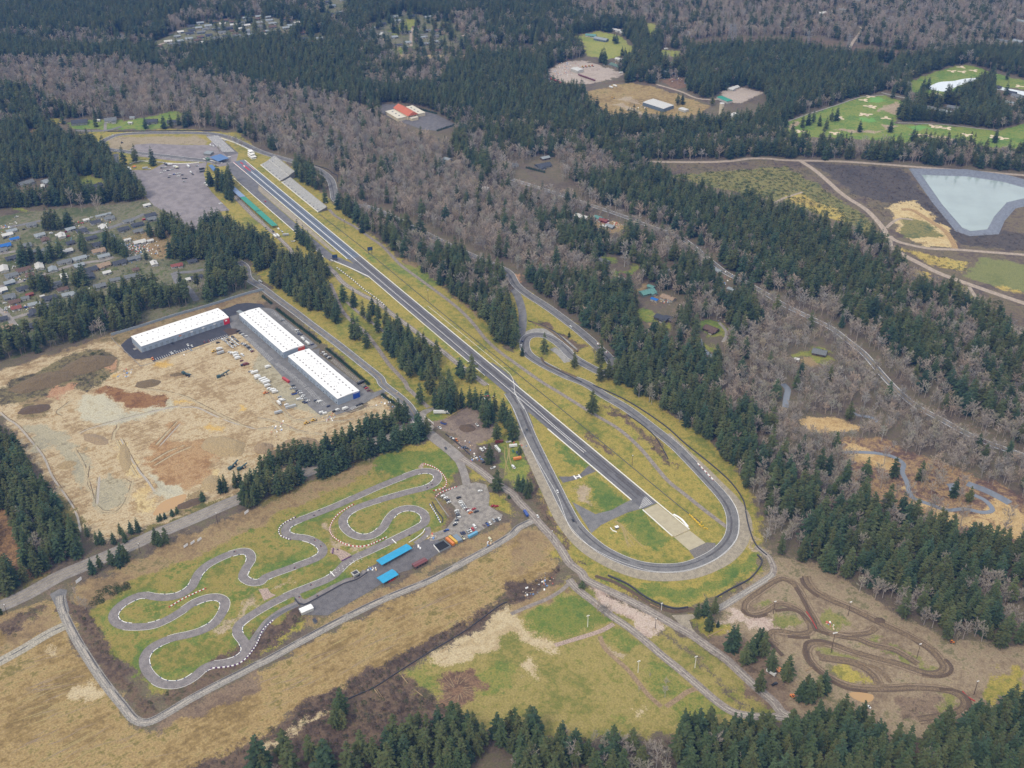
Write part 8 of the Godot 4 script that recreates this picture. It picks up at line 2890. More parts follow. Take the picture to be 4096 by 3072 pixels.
		["paleroof","greywall",-552,-2640,0.4,12,9,3,10],
		["greyroof","whitewall",-670,-2543,0.4,17,8,3,10],
		["slate","whitewall",-616,-2487,0.4,15,9,3,10],
		["paleroof","whitewall",-690,-2469,0.4,16,11,3,10],
		["greyroof","whitewall",-718,-2429,0.4,13,8,3,10],
		["brownroof","bluewall",-668,-2601,0.4,16,10,3,10],
		["paleroof","bluewall",-537,-2526,0.4,14,8,3,10],
		["slate","bluewall",-696,-2426,0.4,16,10,3,10],
		["greyroof","whitewall",-602,-2593,0.4,12,11,3,10],
		["paleroof","whitewall",-545,-2614,0.4,15,9,3,10],
		["brownroof","whitewall",-740,-2411,0.4,14,10,3,10],
		["paleroof","greywall",-489,-2573,0.4,16,10,3,10],
		["paleroof","tanwall",-574,-2646,0.4,15,10,3,10],
		["paleroof","greywall",-720,-2487,0.4,13,8,3,10],
		["brownroof","tanwall",-608,-2531,0.4,15,8,3,10],
		["greyroof","bluewall",-676,-2517,0.4,16,9,3,10],
		["whiteroof","whitewall",-617,-2577,0.4,14,10,3,10],
		["brownroof","bluewall",-669,-2482,0.4,14,9,3,10],
		["whiteroof","bluewall",-480,-2594,0.4,13,10,3,10],
		["whiteroof","tanwall",-594,-2548,0.4,13,8,3,10],
		["slate","greywall",-709,-2567,0.4,14,10,3,10],
		["brownroof","bluewall",-645,-2613,0.4,15,10,3,10],
		["whiteroof","tanwall",-654,-2440,0.4,13,10,3,10],
		["whiteroof","bluewall",-721,-2521,0.4,13,9,3,10],
		["paleroof","greywall",-569,-2476,0.4,12,10,3,10],
		["brownroof","whitewall",-544,-2521,0.4,13,9,3,11],
		["slate","whitewall",-407,-2448,0.4,15,9,3,11],
		["brownroof","greywall",-453,-2513,0.4,14,10,3,11],
		["paleroof","tanwall",-507,-2507,0.4,12,11,3,11],
		["brownroof","greywall",-428,-2447,0.4,13,8,3,11],
		["whiteroof","greywall",-450,-2442,0.4,15,11,3,11],
		["paleroof","whitewall",-483,-2462,0.4,15,10,3,11],
		["paleroof","whitewall",-412,-2473,0.4,13,10,3,11],
		["brownroof","greywall",-489,-2489,0.4,14,9,3,11],
		["brownroof","bluewall",-598,-2504,0.4,12,9,3,11],
		["slate","bluewall",-446,-2469,0.4,16,9,3,11],
		["greyroof","whitewall",-568,-2517,0.4,13,9,3,11],
		["slate","whitewall",-435,-2774,0.4,15,10,3,12],
		["paleroof","bluewall",-419,-2738,0.4,13,11,3,12],
		["greyroof","tanwall",-441,-2715,0.4,14,10,3,12],
		["slate","bluewall",-415,-2664,0.4,14,11,3,12],
		["greyroof","tanwall",-401,-2645,0.4,15,11,3,12],
		["paleroof","whitewall",-401,-2792,0.4,15,10,3,12],
		["paleroof","bluewall",-398,-2684,0.4,12,8,3,12],
		["brownroof","whitewall",-213,-2558,0.4,13,9,3,13],
		["paleroof","whitewall",-189,-2481,0.3,14,9,3,13],
		["paleroof","whitewall",-298,-2556,0.4,12,10,3,13],
		["brownroof","bluewall",-162,-2532,0.4,14,10,3,13],
		["paleroof","whitewall",-266,-2645,0.4,14,9,3,13],
		["brownroof","tanwall",-192,-2389,0.3,14,11,3,13],
		["paleroof","greywall",-179,-2433,0.3,15,9,3,13],
		["paleroof","whitewall",-220,-2441,0.3,12,11,3,13],
		["slate","whitewall",-289,-2584,0.4,17,11,3,13],
		["paleroof","greywall",-163,-2447,0.3,12,8,3,13],
		["slate","bluewall",-228,-2653,0.4,13,8,3,13],
		["paleroof","whitewall",-257,-2612,0.4,13,10,3,13],
		["slate","whitewall",-238,-2422,0.3,16,9,3,13],
		["greyroof","whitewall",-227,-2520,0.4,14,8,3,13],
		["paleroof","bluewall",-190,-2642,0.4,15,10,3,13],
		["whiteroof","whitewall",-285,-2504,0.4,16,11,3,13],
		["brownroof","whitewall",-153,-2381,0.3,12,8,3,13],
		["paleroof","greywall",-252,-2482,0.3,13,10,3,13],
		["greyroof","greywall",-166,-2489,0.3,16,9,3,13],
		["greyroof","greywall",-224,-2406,0.3,13,9,3,13],
		["paleroof","tanwall",-186,-2532,0.4,14,9,3,13],
		["brownroof","tanwall",-145,-2572,0.4,17,10,3,13],
		["whiteroof","whitewall",6,-2582,0.3,14,10,3,14],
		["whiteroof","whitewall",44,-2468,0.3,13,10,3,14],
		["slate","bluewall",-3,-2613,0.4,15,8,3,14],
		["greyroof","greywall",52,-2530,0.3,13,11,3,14],
		["paleroof","tanwall",-26,-2626,0.4,14,11,3,14],
		["greyroof","bluewall",-1177,-2748,0.4,14,8,3,15],
		["whiteroof","whitewall",-1157,-2757,0.4,15,9,3,15],
		["brownroof","tanwall",-1161,-2727,0.4,15,10,3,15],
		["brownroof","bluewall",790,-2625,0.3,13,9,3,16],
		["slate","tanwall",949,-2728,0.3,14,10,3,16],
		["slate","whitewall",938,-2636,0.3,15,10,3,16],
		["greyroof","bluewall",846,-2625,0.3,15,10,3,16],
		["brownroof","bluewall",578,-2668,0.3,15,10,3,16],
		["whiteroof","whitewall",710,-2675,0.3,17,11,3,16],
		["whiteroof","whitewall",1079,-2754,0.3,14,9,3,16],
		["whiteroof","bluewall",843,-2739,0.3,15,8,3,16],
		["redroof","tanwall",-1037,-2445,0,20,9,3,17],
		["tanroof","tanwall",-1049,-2445,0,12,8,3,17],
		["paleroof","whitewall",-849,-2467,0,16,9,3,17],
		["paleroof","whitewall",-795,-2497,0,13,10,3,17],
		["slate","greywall",-878,-2676,0,14,9,3,17],
	]
	D.areas = ["the left suburb","the court beside the fir stand","the farmstead beyond the far loop","the wood left of the paddock","the creek valley","the glade near the valley road","the middle woods","the terraced garden","the pasture farm","the estate among the golf course firs","the mobile home park at the far left","the far cluster left of centre","the far lane at the top","the far neighbourhood at top centre","the far roadside near the brown field","the far left corner","the wooded hill top at the right","the far left wood edge"]
	D.strip = [-436.57,-1777.33,0.54,0.84]
	D.course = 4
	D.kart = 10
	D.lines = [
		["road_centre_line","yellowline",0.35,15,0],
		["road_edge_line","whiteline",0.3,15,4.8],
		["road_edge_line","whiteline",0.3,15,-4.8],
		["road_centre_line","yellowline",0.5,35,0],
		["road_edge_line","whiteline",0.5,35,3.9],
		["road_edge_line","whiteline",0.5,35,-3.9],
		["tyre_track","tangravel",1,14,-3.6],
		["tyre_track","tangravel",1,14,0],
		["tyre_track","tangravel",1,14,3.6],
		["curve_line","whiteline",0.3,[1,-1049,15.8,-985.7,34.9,-925.5,45.4,-891.7,54.8,-845.8,68.9,-822.3,90.1,-802.9,115.3,-788.7,135.6,-783.2,162.2,-787.1,188.7,-802.9,208.6,-827.3,216,-852.6,217.3,-873.6,212.9,-895.4],0],
		["merge_line","whiteline",0.4,[-107,-1283,-58,-1208,-15,-1141,0,-1113,4,-1077,13,-1048],0],
		["merge_line","whiteline",0.4,[-1,-1091,25,-1050,49.4,-1009.1,76.8,-968.1],0],
	]
	D.water = [["puddle","mudwater",0.08,[-345,-871.9,-339.7,-886.2,-321.9,-897.2,-319.7,-888.1,-325,-877.2,-332.2,-870.1,-343.8,-863.1]],["puddle","mudwater",0.13,[268.6,-640.7,277.9,-641.3,287.3,-638.2,284.8,-632.3,279.6,-629.9,270.7,-634.6]],["pond","golfwater",0.12,[795,-2153,823,-2181,852,-2188,879,-2202,903,-2206,892,-2188,854,-2160,824,-2129,810,-2126,793,-2139]],["pond","golfwater",0.12,[922,-2164,938,-2146,980,-2112,970,-2086,939,-2126,915,-2139]]]
	D.res_in = [649,-1715,720,-1708,767,-1687,804,-1652,796,-1631,745,-1607,708,-1556,682,-1511,656,-1505,648,-1517,645,-1600]
	D.res_out = [638,-1739,728,-1735,783,-1712,831,-1670,810,-1617,749,-1589,716,-1545,691,-1499,651,-1493,638,-1508,636,-1608]
	D.bunkers = [
		[651.2,-2076,8],
		[667,-2095.7,8],
		[650.8,-2042,8],
		[657,-2037.6,8],
		[628.8,-1997.3,8],
		[637,-1997.3,8],
		[665.2,-1979.1,8],
		[497.7,-1911.9,8],
		[481.9,-1883.8,8],
		[555.7,-1903.4,8],
		[736.8,-1937.7,8],
		[746.8,-1930.8,8],
		[757.8,-1927.3,8],
		[695,-1892.1,8],
		[781.2,-1894.9,8],
		[823.6,-1885.4,8],
		[836.8,-1878.2,8],
		[797.4,-2109,8],
		[896.9,-2276.1,8],
		[869.9,-2249.9,8],
		[889.3,-2246.1,8],
		[914.7,-2253.6,8],
		[968,-2156.6,8],
		[582.9,-1979.1,8],
	]
	D.mounds = [
		["gravel_heap","rounded grey-tan gravel heap left of the others in the pit","heap",-258.62,-973.24,11,10,7.5,0,"gravelpile",0],
		["gravel_heap","brown gravel heap in front of the larger heaps","heap",-241.46,-960.98,12,10,8,0,"earthpile",0],
		["gravel_heap","low tan gravel heap at the front of the row","heap",-249.57,-952.93,8,7,5,0,"gravelpile",0],
		["gravel_heap","large steep gravel heap left of the fir stand","heap",-230.31,-973.24,17,14,12,0,"gravelpile",0],
		["gravel_heap","largest grey gravel heap beside the roadside firs","heap",-216.17,-975.3,20,15,13,0,"gravelpile",0],
		["gravel_heap","flat-topped long gravel heap near the middle of the pit","heap",-300.69,-977.37,26,17,5,-0.5,"claypile",0.55],
		["spoil_heap","yellow and dark spoil heap beside the pit track","heap",-454.4,-944.97,10,7,4,0.4,"claypile",0.2],
		["spoil_heap","round dark spoil heap below the red-fronted warehouse","heap",-412.55,-1099.34,15,9,3.5,0.2,"earthpile",0.3],
		["spoil_heap","small dark heap beside the conveyors","heap",-384.37,-1118.95,9,4,2.5,0.2,"earthpile",0.1],
		["spoil_heap","scrubby spoil bank at the top left of the pit","heap",-492.77,-1138.58,34,17,9,0.5,"earthpile",0.35],
		["spoil_heap","long overgrown spoil bank at the left edge of the pit","heap",-531.81,-1103.43,38,16,8,0.55,"earthpile",0.35],
		["spoil_heap","eroded clay bank on the left side of the pit","heap",-522.54,-1046.9,18,9,4,0.3,"darkearth",0.3],
		["spoil_heap","pale ridge beside the pit track","heap",-398.18,-956.95,6,26,2.5,0.35,"claypile",0.2],
		["spoil_heap","rough grey ridge in the middle of the pit","heap",-438,-989.91,17,8,3,-0.5,"gravelpile",0.2],
		["spoil_heap","eroded yellow bank at the low edge of the pit","heap",-299.42,-914.02,10,14,3,0.3,"claypile",0.2],
		["spoil_heap","dark sunken heap by the brown puddle","heap",-312.81,-882.61,16,6,2.2,0.6,"darkearth",0.2],
		["spoil_heap","low dirt heap in the fenced storage yard","heap",-47.67,-1010.74,9,8,2.6,0,"darkearth",0.2],
		["brush_pile","dark brush pile on the motocross ground","brush pile",314.87,-721.75,5,4,2,0,"darkearth",0],
	]
	D.berms = [
		[1.3,[244.5,-687.2,243.7,-676.8,248.3,-665.3,256.9,-654.1,267.9,-645.5,283.6,-641.9],"darkearth"],
		[1.2,[243.5,-687.2,246.2,-695.2,252.6,-697.8,260.4,-697.8,268.2,-693.8],"darkearth"],
		[1.2,[259.3,-775,259.7,-767.4,263.9,-758.4,269.4,-751],"darkearth"],
		[1.1,[251.6,-762.9,254.6,-748.1,256.5,-733.7,258.4,-719.7,259.2,-710,267.1,-705.9],"darkearth"],
		[1.2,[341.6,-644.3,352.5,-643.7,360,-638.2,361.3,-629.9,356.7,-622.8],"darkearth"],
		[1,[356.6,-676.8,359,-667.9,353.2,-660.3,343.1,-657.8,332.6,-660.3],"darkearth"],
		[1,[227.5,-733.7,241.8,-735.1,251.3,-728.1,256.5,-715.5,257,-708.6],"darkearth"],
		[1,[199.5,-735.1,202.5,-729.5,211,-726.6,219.5,-729.5],"darkearth"],
		[0.9,[232.3,-703.2,240.8,-701.9,250.6,-701.9],"darkearth"],
		[1,[253.8,-685.9,254.6,-680.7,264.5,-678.1,277.5,-676.8,290.1,-670.4],"motrack"],
		[0.9,[291.1,-670.4,298.6,-666.6,302.2,-659.1,304.8,-651.6],"motrack"],
		[1.2,[214.7,-697.8,218.3,-691.2,224,-680.7],"darkearth"],
		[1.2,[74.8,-778,92.8,-768.9,108.1,-755.5,121,-742.3,140,-732.3,156.6,-736.6],"darkearth"],
		[1,[34,-1157,40,-1141,56,-1128,74,-1113],"earthpile"],
		[1.4,[26,-1241,43,-1225,59,-1200,77,-1170],"earthpile"],
	]
	D.walls = [
		["concrete_barrier","long white concrete wall along the right edge of the drag strip","barrier",0.6,1,"barrier","",2,[-436,-1778,-219,-1442,-2,-1106,141.2,-883.8,167.7,-842.6]],
		["concrete_barrier","white wall along the left edge of the upper drag strip","barrier",0.6,0.9,"barrier","",2,[-452,-1767,-343,-1599,-225,-1416]],
		["concrete_barrier","white wall between the teal pit roofs and the return road","barrier",0.6,1,"barrier","",2,[-443,-1709,-402,-1645,-311,-1504,-257,-1420]],
		["concrete_barrier","angled white wall where the return road joins the strip","barrier",0.8,1.1,"barrier","",2,[-247,-1413,-218,-1389,-190,-1363]],
		["concrete_barrier","white wall along the left edge of the lower drag strip","barrier",0.5,0.9,"barrier","",2,[-190,-1363,-105,-1230,-31,-1116]],
		["concrete_barrier","white wall between the strip shutdown area and the infield grass","barrier",0.7,1,"barrier","",2,[38.1,-1009,79.9,-944.3,116.8,-887.1]],
		["concrete_barrier","white wall on the left of the sand trap","barrier",0.6,1,"barrier","",2,[126.3,-871.9,150.3,-832.6]],
		["arrestor_net","pale net across the sand trap","net",0.3,1.2,"cream","",2,[151.6,-831.6,167.7,-842.1]],
		["plastic_sheet","white plastic sheet lying beside the sand trap wall","sheet",2,0.25,"roofwhite","",2,[155.3,-865.6,161.6,-858.9,166.9,-846.9]],
		["mesh_fence","grey wire fence on the grass right of the drag strip","fence",0.12,1.1,"fencewire","",2,[-284,-1564,-204,-1445,-99,-1281,65,-1030,156.5,-886.6,179.1,-853.6]],
		["tyre_wall","dark tyre wall round the outside of the sweeping bend","tyre wall",0.9,1.1,"tyre","",2,[92,-1096,128,-1063,162,-1018,181.7,-981.5,201.3,-948.9,217.6,-917.8,225.6,-889.9,225.9,-871.9]],
		["tyre_wall","dark tyre wall at the lower right of the bend","tyre wall",0.9,1.1,"tyre","",2,[225.4,-870.1,224.5,-850.9,225.1,-828.9,228.1,-815.8,233.8,-806.1]],
		["timber_wall","black timber retaining wall below the bend","wall",1,1.6,"tyre","",2,[86.2,-778,102.9,-766.6,114.9,-752.5,126.1,-743,140.4,-735.9,152.7,-737.3]],
		["timber_wall","black wall right of the access track below the bend","wall",1,1.4,"tyre","",2,[178.6,-749.6,194.7,-761.4,212.2,-773.4,222.9,-787.1,228.1,-798.1,225.3,-806.1]],
		["guard_rail","dark rail beside the hairpin","guard rail",0.6,1,"tyre","",2,[20,-1244,36,-1234,54,-1214,67,-1189,78,-1169]],
		["guard_rail","dark rail beside the track in the bend scrub","guard rail",0.6,1,"tyre","",2,[126,-1036,140,-1016,150.6,-996.3,155.8,-977.4,160.5,-954.9]],
		["guard_rail","dark rail right of the circuit at the trees","guard rail",0.7,1,"tyre","",2,[120,-1163,125,-1149,127,-1133]],
		["guard_rail","dark rail outside the hairpin exit","guard rail",0.7,1,"tyre","",2,[34,-1157,38,-1144,50,-1131,64,-1117,79,-1103]],
		["guard_rail","dark rail round the bend behind the grandstands","guard rail",0.7,1.1,"tyre","",2,[-328,-1763,-312,-1751,-295,-1738,-283,-1719,-277,-1714,-273,-1688]],
		["track_wall","dark wall beyond the far loop","wall",0.8,1.4,"tyre","",2,[-699,-1910,-625,-1912,-546,-1915,-505,-1911]],
		["concrete_barrier","white wall between the far loop and the paddock","barrier",0.8,1,"barrier","",2,[-619,-1760,-607,-1773,-578,-1770,-548,-1763,-520,-1764,-508,-1768]],
		["concrete_barrier","white wall beside the blue staging roof","barrier",0.9,1.1,"barrier","",2,[-505,-1783,-485,-1773,-470,-1765]],
		["concrete_barrier","white wall right of the staging lanes","barrier",0.8,1,"barrier","",2,[-496,-1878,-475,-1862,-450,-1838,-426,-1811]],
		["barrier_blocks","row of white blocks along the lower return road","barrier",0.9,1,"barrier","tyre",3,[-236,-1390,-213,-1358,-191,-1325,-170,-1297,-158,-1278]],
		["retaining_wall","tall grey retaining wall above the warehouses","wall",1,3.2,"retwall","",2,[-486,-1208,-455,-1230,-423,-1255,-388,-1279,-354,-1305,-339,-1316,-323,-1325]],
		["kerb_wall","low pale kerb at the left end of the warehouse yard","kerb",0.5,0.5,"concrete","",2,[-486,-1206,-475,-1190,-452,-1163,-431,-1137]],
		["kerb_wall","pale kerb along the warehouse yard edge","kerb",0.5,0.4,"concrete","",2,[-431,-1137,-399,-1159,-373,-1178,-342,-1208]],
		["tyre_barrier","red and white tyre barrier round the inner kart loop","barrier",0.7,0.8,"barrierred","barrier",2,[-153.9,-880.8,-166.2,-866.6,-171.6,-852.6,-171.4,-839,-164.7,-828.9,-153.9,-820.7,-142.9,-818.2,-132.4,-820.3,-117.3,-831.4]],
		["tyre_barrier","red and white barrier at the upper end of the kart track","barrier",0.7,0.8,"barrierred","barrier",2,[-90.1,-947,-79.1,-940.6,-70,-929.3,-65.4,-915.9,-68,-906.5,-78,-901.8]],
		["tyre_barrier","red and white barrier beside the kart car park corner","barrier",0.7,0.8,"barrierred","barrier",2,[-54.8,-908.7,-69.9,-899.1,-74.9,-891.7]],
		["tyre_barrier","red and white barrier between the lower kart loops","barrier",0.7,0.8,"barrierred","barrier",2,[-297.8,-737.7,-286.6,-749.6,-271,-761.7]],
		["tyre_barrier","purple and white barrier at the left kart bend","barrier",0.8,0.9,"barrierpurple","barrier",2,[-207.2,-861.3,-217.1,-851.2,-220.1,-842.7,-217.2,-833.6,-206.6,-827.3]],
		["tyre_barrier","purple and white barrier on the outside of the last kart bend","barrier",0.8,0.9,"barrierpurple","barrier",2,[-246.3,-666.4,-229.4,-669.1,-220.3,-675.5,-213.7,-692.5,-211.1,-710,-204.4,-721.7]],
		["tyre_barrier","purple striped barrier inside the kart infield gap","barrier",0.8,0.9,"barrierpurple","barrier",2,[-165.1,-807.7,-165.1,-815.8]],
		["tyre_barrier","purple striped barrier beside the grid marks","barrier",0.8,0.9,"barrierpurple","barrier",2,[-155.4,-797.8,-147.2,-804.5]],
		["tyre_barrier","blue and white barrier on the grass by the kart car park","barrier",0.8,0.8,"barrierblue","barrier",2,[-80.2,-881.2,-73.8,-867.4,-68,-852.6]],
		["tyre_wall","black tyre wall beside the blue and white barrier","tyre wall",0.8,0.9,"tyre","",2,[-77.9,-884.1,-72.9,-871,-66.5,-859.6,-66.6,-852.6]],
		["concrete_barrier","grey wall between the kart car park and the kart lawn","wall",0.7,1,"concrete","",2,[-75.3,-890.8,-68.7,-877.2,-60.7,-861.3]],
		["tyre_wall","black tyre wall along the kart pit lane","tyre wall",0.9,0.9,"tyre","",2,[-190.1,-748.5,-185.9,-742.6,-181.2,-740.9,-174.3,-746,-162.1,-756.9,-149.7,-767.8,-140.6,-772.1,-135,-776.7,-130.5,-782.8]],
		["guard_rail","white rail beside the kart pit exit","rail",0.5,0.9,"barrier","",2,[-96,-823.5,-89.5,-830.3,-83.7,-838.1,-82.4,-843.1]],
		["mesh_fence","white banner fence at the storage yard gate","fence",0.25,1.6,"barrier","",2,[-95,-1032,-89,-1025,-84,-1018]],
		["mesh_fence","dark fence along the storage yard roadside","fence",0.3,1.5,"tyre","",2,[-70.5,-999.7,-63.2,-990,-52.7,-976.1,-43.7,-962.5]],
		["board_fence","pale plank stack along the storage yard top","fence",0.6,1,"woodlog","",2,[-70,-1029,-62,-1039,-47,-1055]],
		["orange_netting","orange safety netting on the motocross track","netting",0.5,0.9,"barrierred","",2,[254.2,-732.3,256.4,-723.8,258.5,-711.4]],
		["orange_netting","orange safety netting at the last motocross bend","netting",0.5,0.9,"barrierred","",2,[359.3,-641.9,361.2,-636.4,366,-631.7]],
		["earth_fence","dark silt fence along the lower field edge","fence",0.6,1,"tyre","",2,[-143.1,-626.4,-120.9,-639.4,-109.6,-646.7,-95,-660.3,-68.3,-684.6,-40.4,-708.6,-11.3,-739.4,-4.2,-743.8]],
		["curved_wall","white curved wall round the marshal hut","wall",0.5,1,"barrier","",2,[93.1,-844.9,95,-840.7,98.7,-838.6]],
	]
	D.blue1 = [-476.69,-1777.29,-0.8,25.66,20.79]
	D.blue2 = [-478.53,-1736.75,-1.07,27.18,6.55]
	D.stage0 = [-522,-1887,-505,-1891]
	D.stage1 = [-478,-1814,-461,-1816]
	D.boards = [[-195.01,-1431.19,0.23,"right of the drag strip"],[-240.2,-1407.35,0.23,"left of the drag strip by the angled wall"]]
	D.k_big = [-107.63,-803.13,0.73,34.75,8.57]
	D.k_small = [-111.1,-773.91,0.73,17.34,9.79]
	D.k_shed = [-177.57,-733.32,0.58,11.45,6.13]
	D.k_maroon = [-83.65,-792.81,0.69,14.4,5.72]
	D.k_tower = [-140.22,-776.97]
	D.containers = [
		["orange",[-57.69,-824.05,-0.9,11.51,3.47]],
		["yellow",[-55.07,-826.48,-0.88,11.8,1.78]],
		["slategrey",[-51.99,-827.28,-0.97,9.79,2.17]],
		["slategrey",[-49.88,-828.58,-0.95,9.98,2.12]],
		["skyblue",[-36.72,-833.67,0.71,10.6,2.65]],
	]
	D.pen = [-72.8,-819.3,-63.9,-826,-56.7,-817.7,-66.8,-809.4]
	D.kartlines = [[-112.3,-828.8,-107.6,-822.5],[-164,-784,-159.1,-777.4]]
	D.kgrid = [-159.7,-783.7,-135.6,-804]
	D.karts = [
		[-184.28,-827.16,-0.68],
		[-177.4,-818.67,-0.68],
		[-161.06,-813.9,-0.41],
		[-196.76,-788.28,0.7],
		[-178.73,-765.87,0.69],
		[-186.78,-750.67,-1.04],
		[-171.02,-751.95,0.68],
		[-96.17,-834.19,0.69],
		[-84.05,-906.87,0.71],
		[-79.73,-911.57,0.71],
		[-186.07,-871.52,0.61],
		[-190.06,-863.58,0.61],
		[-255.85,-810.57,0.46],
	]
	D.warehouses = [[-402.38,-1214.98,0.67,113.14,29.87],[-291.82,-1208.82,-0.92,115.9,27.48],[-215.11,-1109.02,-0.92,114.37,27.57]]
	D.stripes = [
		[[-416,-1150,-383,-1175],[-419,-1155,-386,-1180],15,0.16],
		[[-362,-1192,-345,-1208],[-365,-1197,-347,-1210],9,0.16],
		[[-324,-1202,-284,-1149],[-320,-1207,-281,-1155],30,0.11],
		[[-276,-1141,-235,-1092],[-272,-1145,-232,-1096],30,0.11],
		[[-233,-1088,-209,-1054],[-229,-1092,-205,-1059],18,0.11],
		[[-303,-1267,-242,-1186],[-299,-1269,-237,-1188],46,0.11],
		[[-212,-1149,-164,-1086],[-209,-1154,-161,-1091],40,0.11],
		[[-178,-1050,-167,-1058],[-174,-1046,-165,-1054],7,0.16],
	]
	D.hedges = [
		["evergreen hedge behind the orange-fronted warehouse",[-298,-1275,-229,-1189]],
		["evergreen hedge behind the blue-fronted warehouse",[-221,-1177,-161,-1096]],
		["short evergreen hedge at the top of the warehouse road",[-321,-1308,-305,-1287]],
		["evergreen hedge beside the yard exit below the blue-fronted warehouse",[-146,-1077,-126,-1054]],
		["row of small evergreens along the church car park",[-130,-1912,-101,-1941]],
		["row of small evergreens behind the church",[-190,-2041,-135,-2000]],
		["clipped hedge in the terraced garden",[22,-1745,53,-1724]],
	]
	D.church = [-189.79,-1993.85,-0.98,49.83,21.07]
	D.sheds = [
		["factory","white-roofed open steel factory hall in the far brown field","factory",[266.02,-2037.08,-0.82,49.84,29.54],7,"whiteroof",0.6,"bluewall"],
		["barn","white barn in the contractor yard","barn",[128.56,-2247.29,-0.89,21.1,16.94],6,"whiteroof",0.8,"whitewall"],
		["barn","bright green-roofed shed beside the far gravel yard","shed",[392.27,-2071.01,-1.03,30.39,13.49],5,"roofteal",0.7,"whitewall"],
		["shed","white flat-roofed shed right of the silo","shed",[399.31,-1980.79,-0.65,22.48,22.11],5,"whiteroof",0.3,"whitewall"],
		["shed","second white flat-roofed shed beyond the silo","shed",[418.58,-1974.73,-0.32,15.02,16.1],5,"whiteroof",0.3,"whitewall"],
		["shed","white flat-roofed office beside the open factory hall","shed",[309.57,-2016.93,-0.82,16.29,10.83],4,"whiteroof",0.3,"whitewall"],
		["clubhouse_shed","white shed in the loop near the staging lanes","shed",[-500.08,-1803.05,-0.28,12.24,12.5],4,"paleroof",0.4,"greywall"],
		["shed","green shed behind the blue staging roof","shed",[-496.44,-1779.07,-0.99,10.1,5.25],3.5,"greenroof",0.4,"greenroof"],
		["carport","grey metal carport at the low end of the kart paddock grass","carport",[-168.43,-719.72,-1.01,4.58,2.86],2.5,"slate",0.2,"greywall"],
		["blue_barn","blue-grey warehouse gatehouse at the top of the yard","shed",[-339.75,-1260.62,-0.69,9.16,5.45],4,"paleroof",0.3,"greywall"],
	]
	D.silo = [373.84,-1994.23]
	D.pylons = [[618.9,-2411.33],[699.69,-2394.73],[464.76,-2466.65],[473.45,-2462.32]]
	D.logs = [
		[120.4,-741.6,127.5,-736.6],
		[164.7,-702.3,178.7,-711.1],
		[-109.8,-643.7,-104.4,-635.8],
		[-107.9,-643.7,-102.5,-635.2],
		[-89.2,-658.4,-83.9,-650.4],
		[-77.9,-643.7,-71,-637],
		[239,-664.1,245,-667.6],
		[143.7,-611.9,162,-608.4],
		[0,-807.7,17.8,-790.2],
		[-24.1,-835.6,-18.6,-827.3],
		[12.2,-755.5,19.4,-756.9],
	]
	D.conveyors = [[-378,-1121,-366,-1111],[-336,-1112,-324,-1121],[-286.3,-937.1,-279.5,-947],[-277.3,-936.1,-269.1,-942]]
	D.lamps = [
		[264.56,-684.62,22,4,"tall mast with a cluster of floodlights in the motocross infield",0],
		[289,-727.35,16,2,"floodlight mast beside the upper motocross jumps",0],
		[333.64,-678.12,16,2,"floodlight mast at the right motocross straight",0],
		[367.37,-638.84,15,2,"floodlight mast by the last motocross bend",0],
		[225.3,-730.17,14,2,"floodlight mast beside the round grass island",0],
		[64.3,-714.13,13,2,"white T-shaped light pole on the dark green lawn",1],
		[102.33,-662.2,13,2,"white T-shaped light pole beside the diagonal dirt path",1],
		[149.28,-667.25,13,2,"white T-shaped light pole between the two gravel roads",1],
		[121.72,-712.48,11,1,"lamp post on the pale wood chips",0],
		[-239.78,-1513.17,15,1,"lamp post on the verge above the strip",0],
		[-107.13,-1297.33,15,1,"lamp post on the verge halfway down the strip",0],
		[122.42,-944.97,12,1,"lamp post on the verge beside the strip shutdown",0],
		[129.24,-734.43,8,1,"lamp post below the bend wall",1],
		[-342.2,-809.28,11,1,"lamp post beside the pale road, lower",0],
		[-280.58,-853.48,11,1,"lamp post beside the pale road, upper",0],
		[37.28,-827.26,11,1,"lamp post beside the gravel road bend",0],
		[-26.13,-1078.31,12,1,"lamp post at the storage yard corner",0],
		[-435.17,-729.47,11,1,"lamp post at the left edge of the pale road",0],
		[-489.16,-1744.27,18,2,"floodlight mast at the paddock corner",0],
		[-274.33,-1574.89,14,1,"lamp post at the end of the long grandstand",0],
	]
	D.signs = [
		[-301.87,-817.06,1,5,"left one of three white boards above the kart track"],
		[-296.62,-821.65,1,5,"middle one of three white boards above the kart track"],
		[-291.26,-825.93,1,5,"right one of three white boards above the kart track"],
		[-385.77,-769.65,1.04,6.5,"white road sign board at the gravel road junction"],
		[-255.26,-866.21,1,5.5,"small white board at the roadside fir"],
	]
	D.barrels = [
		[170.76,-864.18],
		[170.59,-864.46],
		[171.62,-862.62],
		[172.02,-862.3],
		[172.37,-860.96],
		[172.9,-860.66],
		[173.18,-859.41],
		[173.79,-857.66],
		[174.54,-857.37],
		[174.6,-856.83],
		[174.75,-856.25],
		[175.53,-854.93],
		[175.81,-853.23],
		[176.46,-852.78],
		[176.76,-852.61],
		[177.28,-851.54],
		[177.73,-849.45],
		[178.49,-849.67],
		[179.02,-847.92],
		[178.03,-848.84],
		[179.92,-846.61],
		[181.41,-847.81],
		[181.75,-844.06],
		[183.45,-844.4],
		[180.32,-852.62],
		[184.7,-843.2],
	]
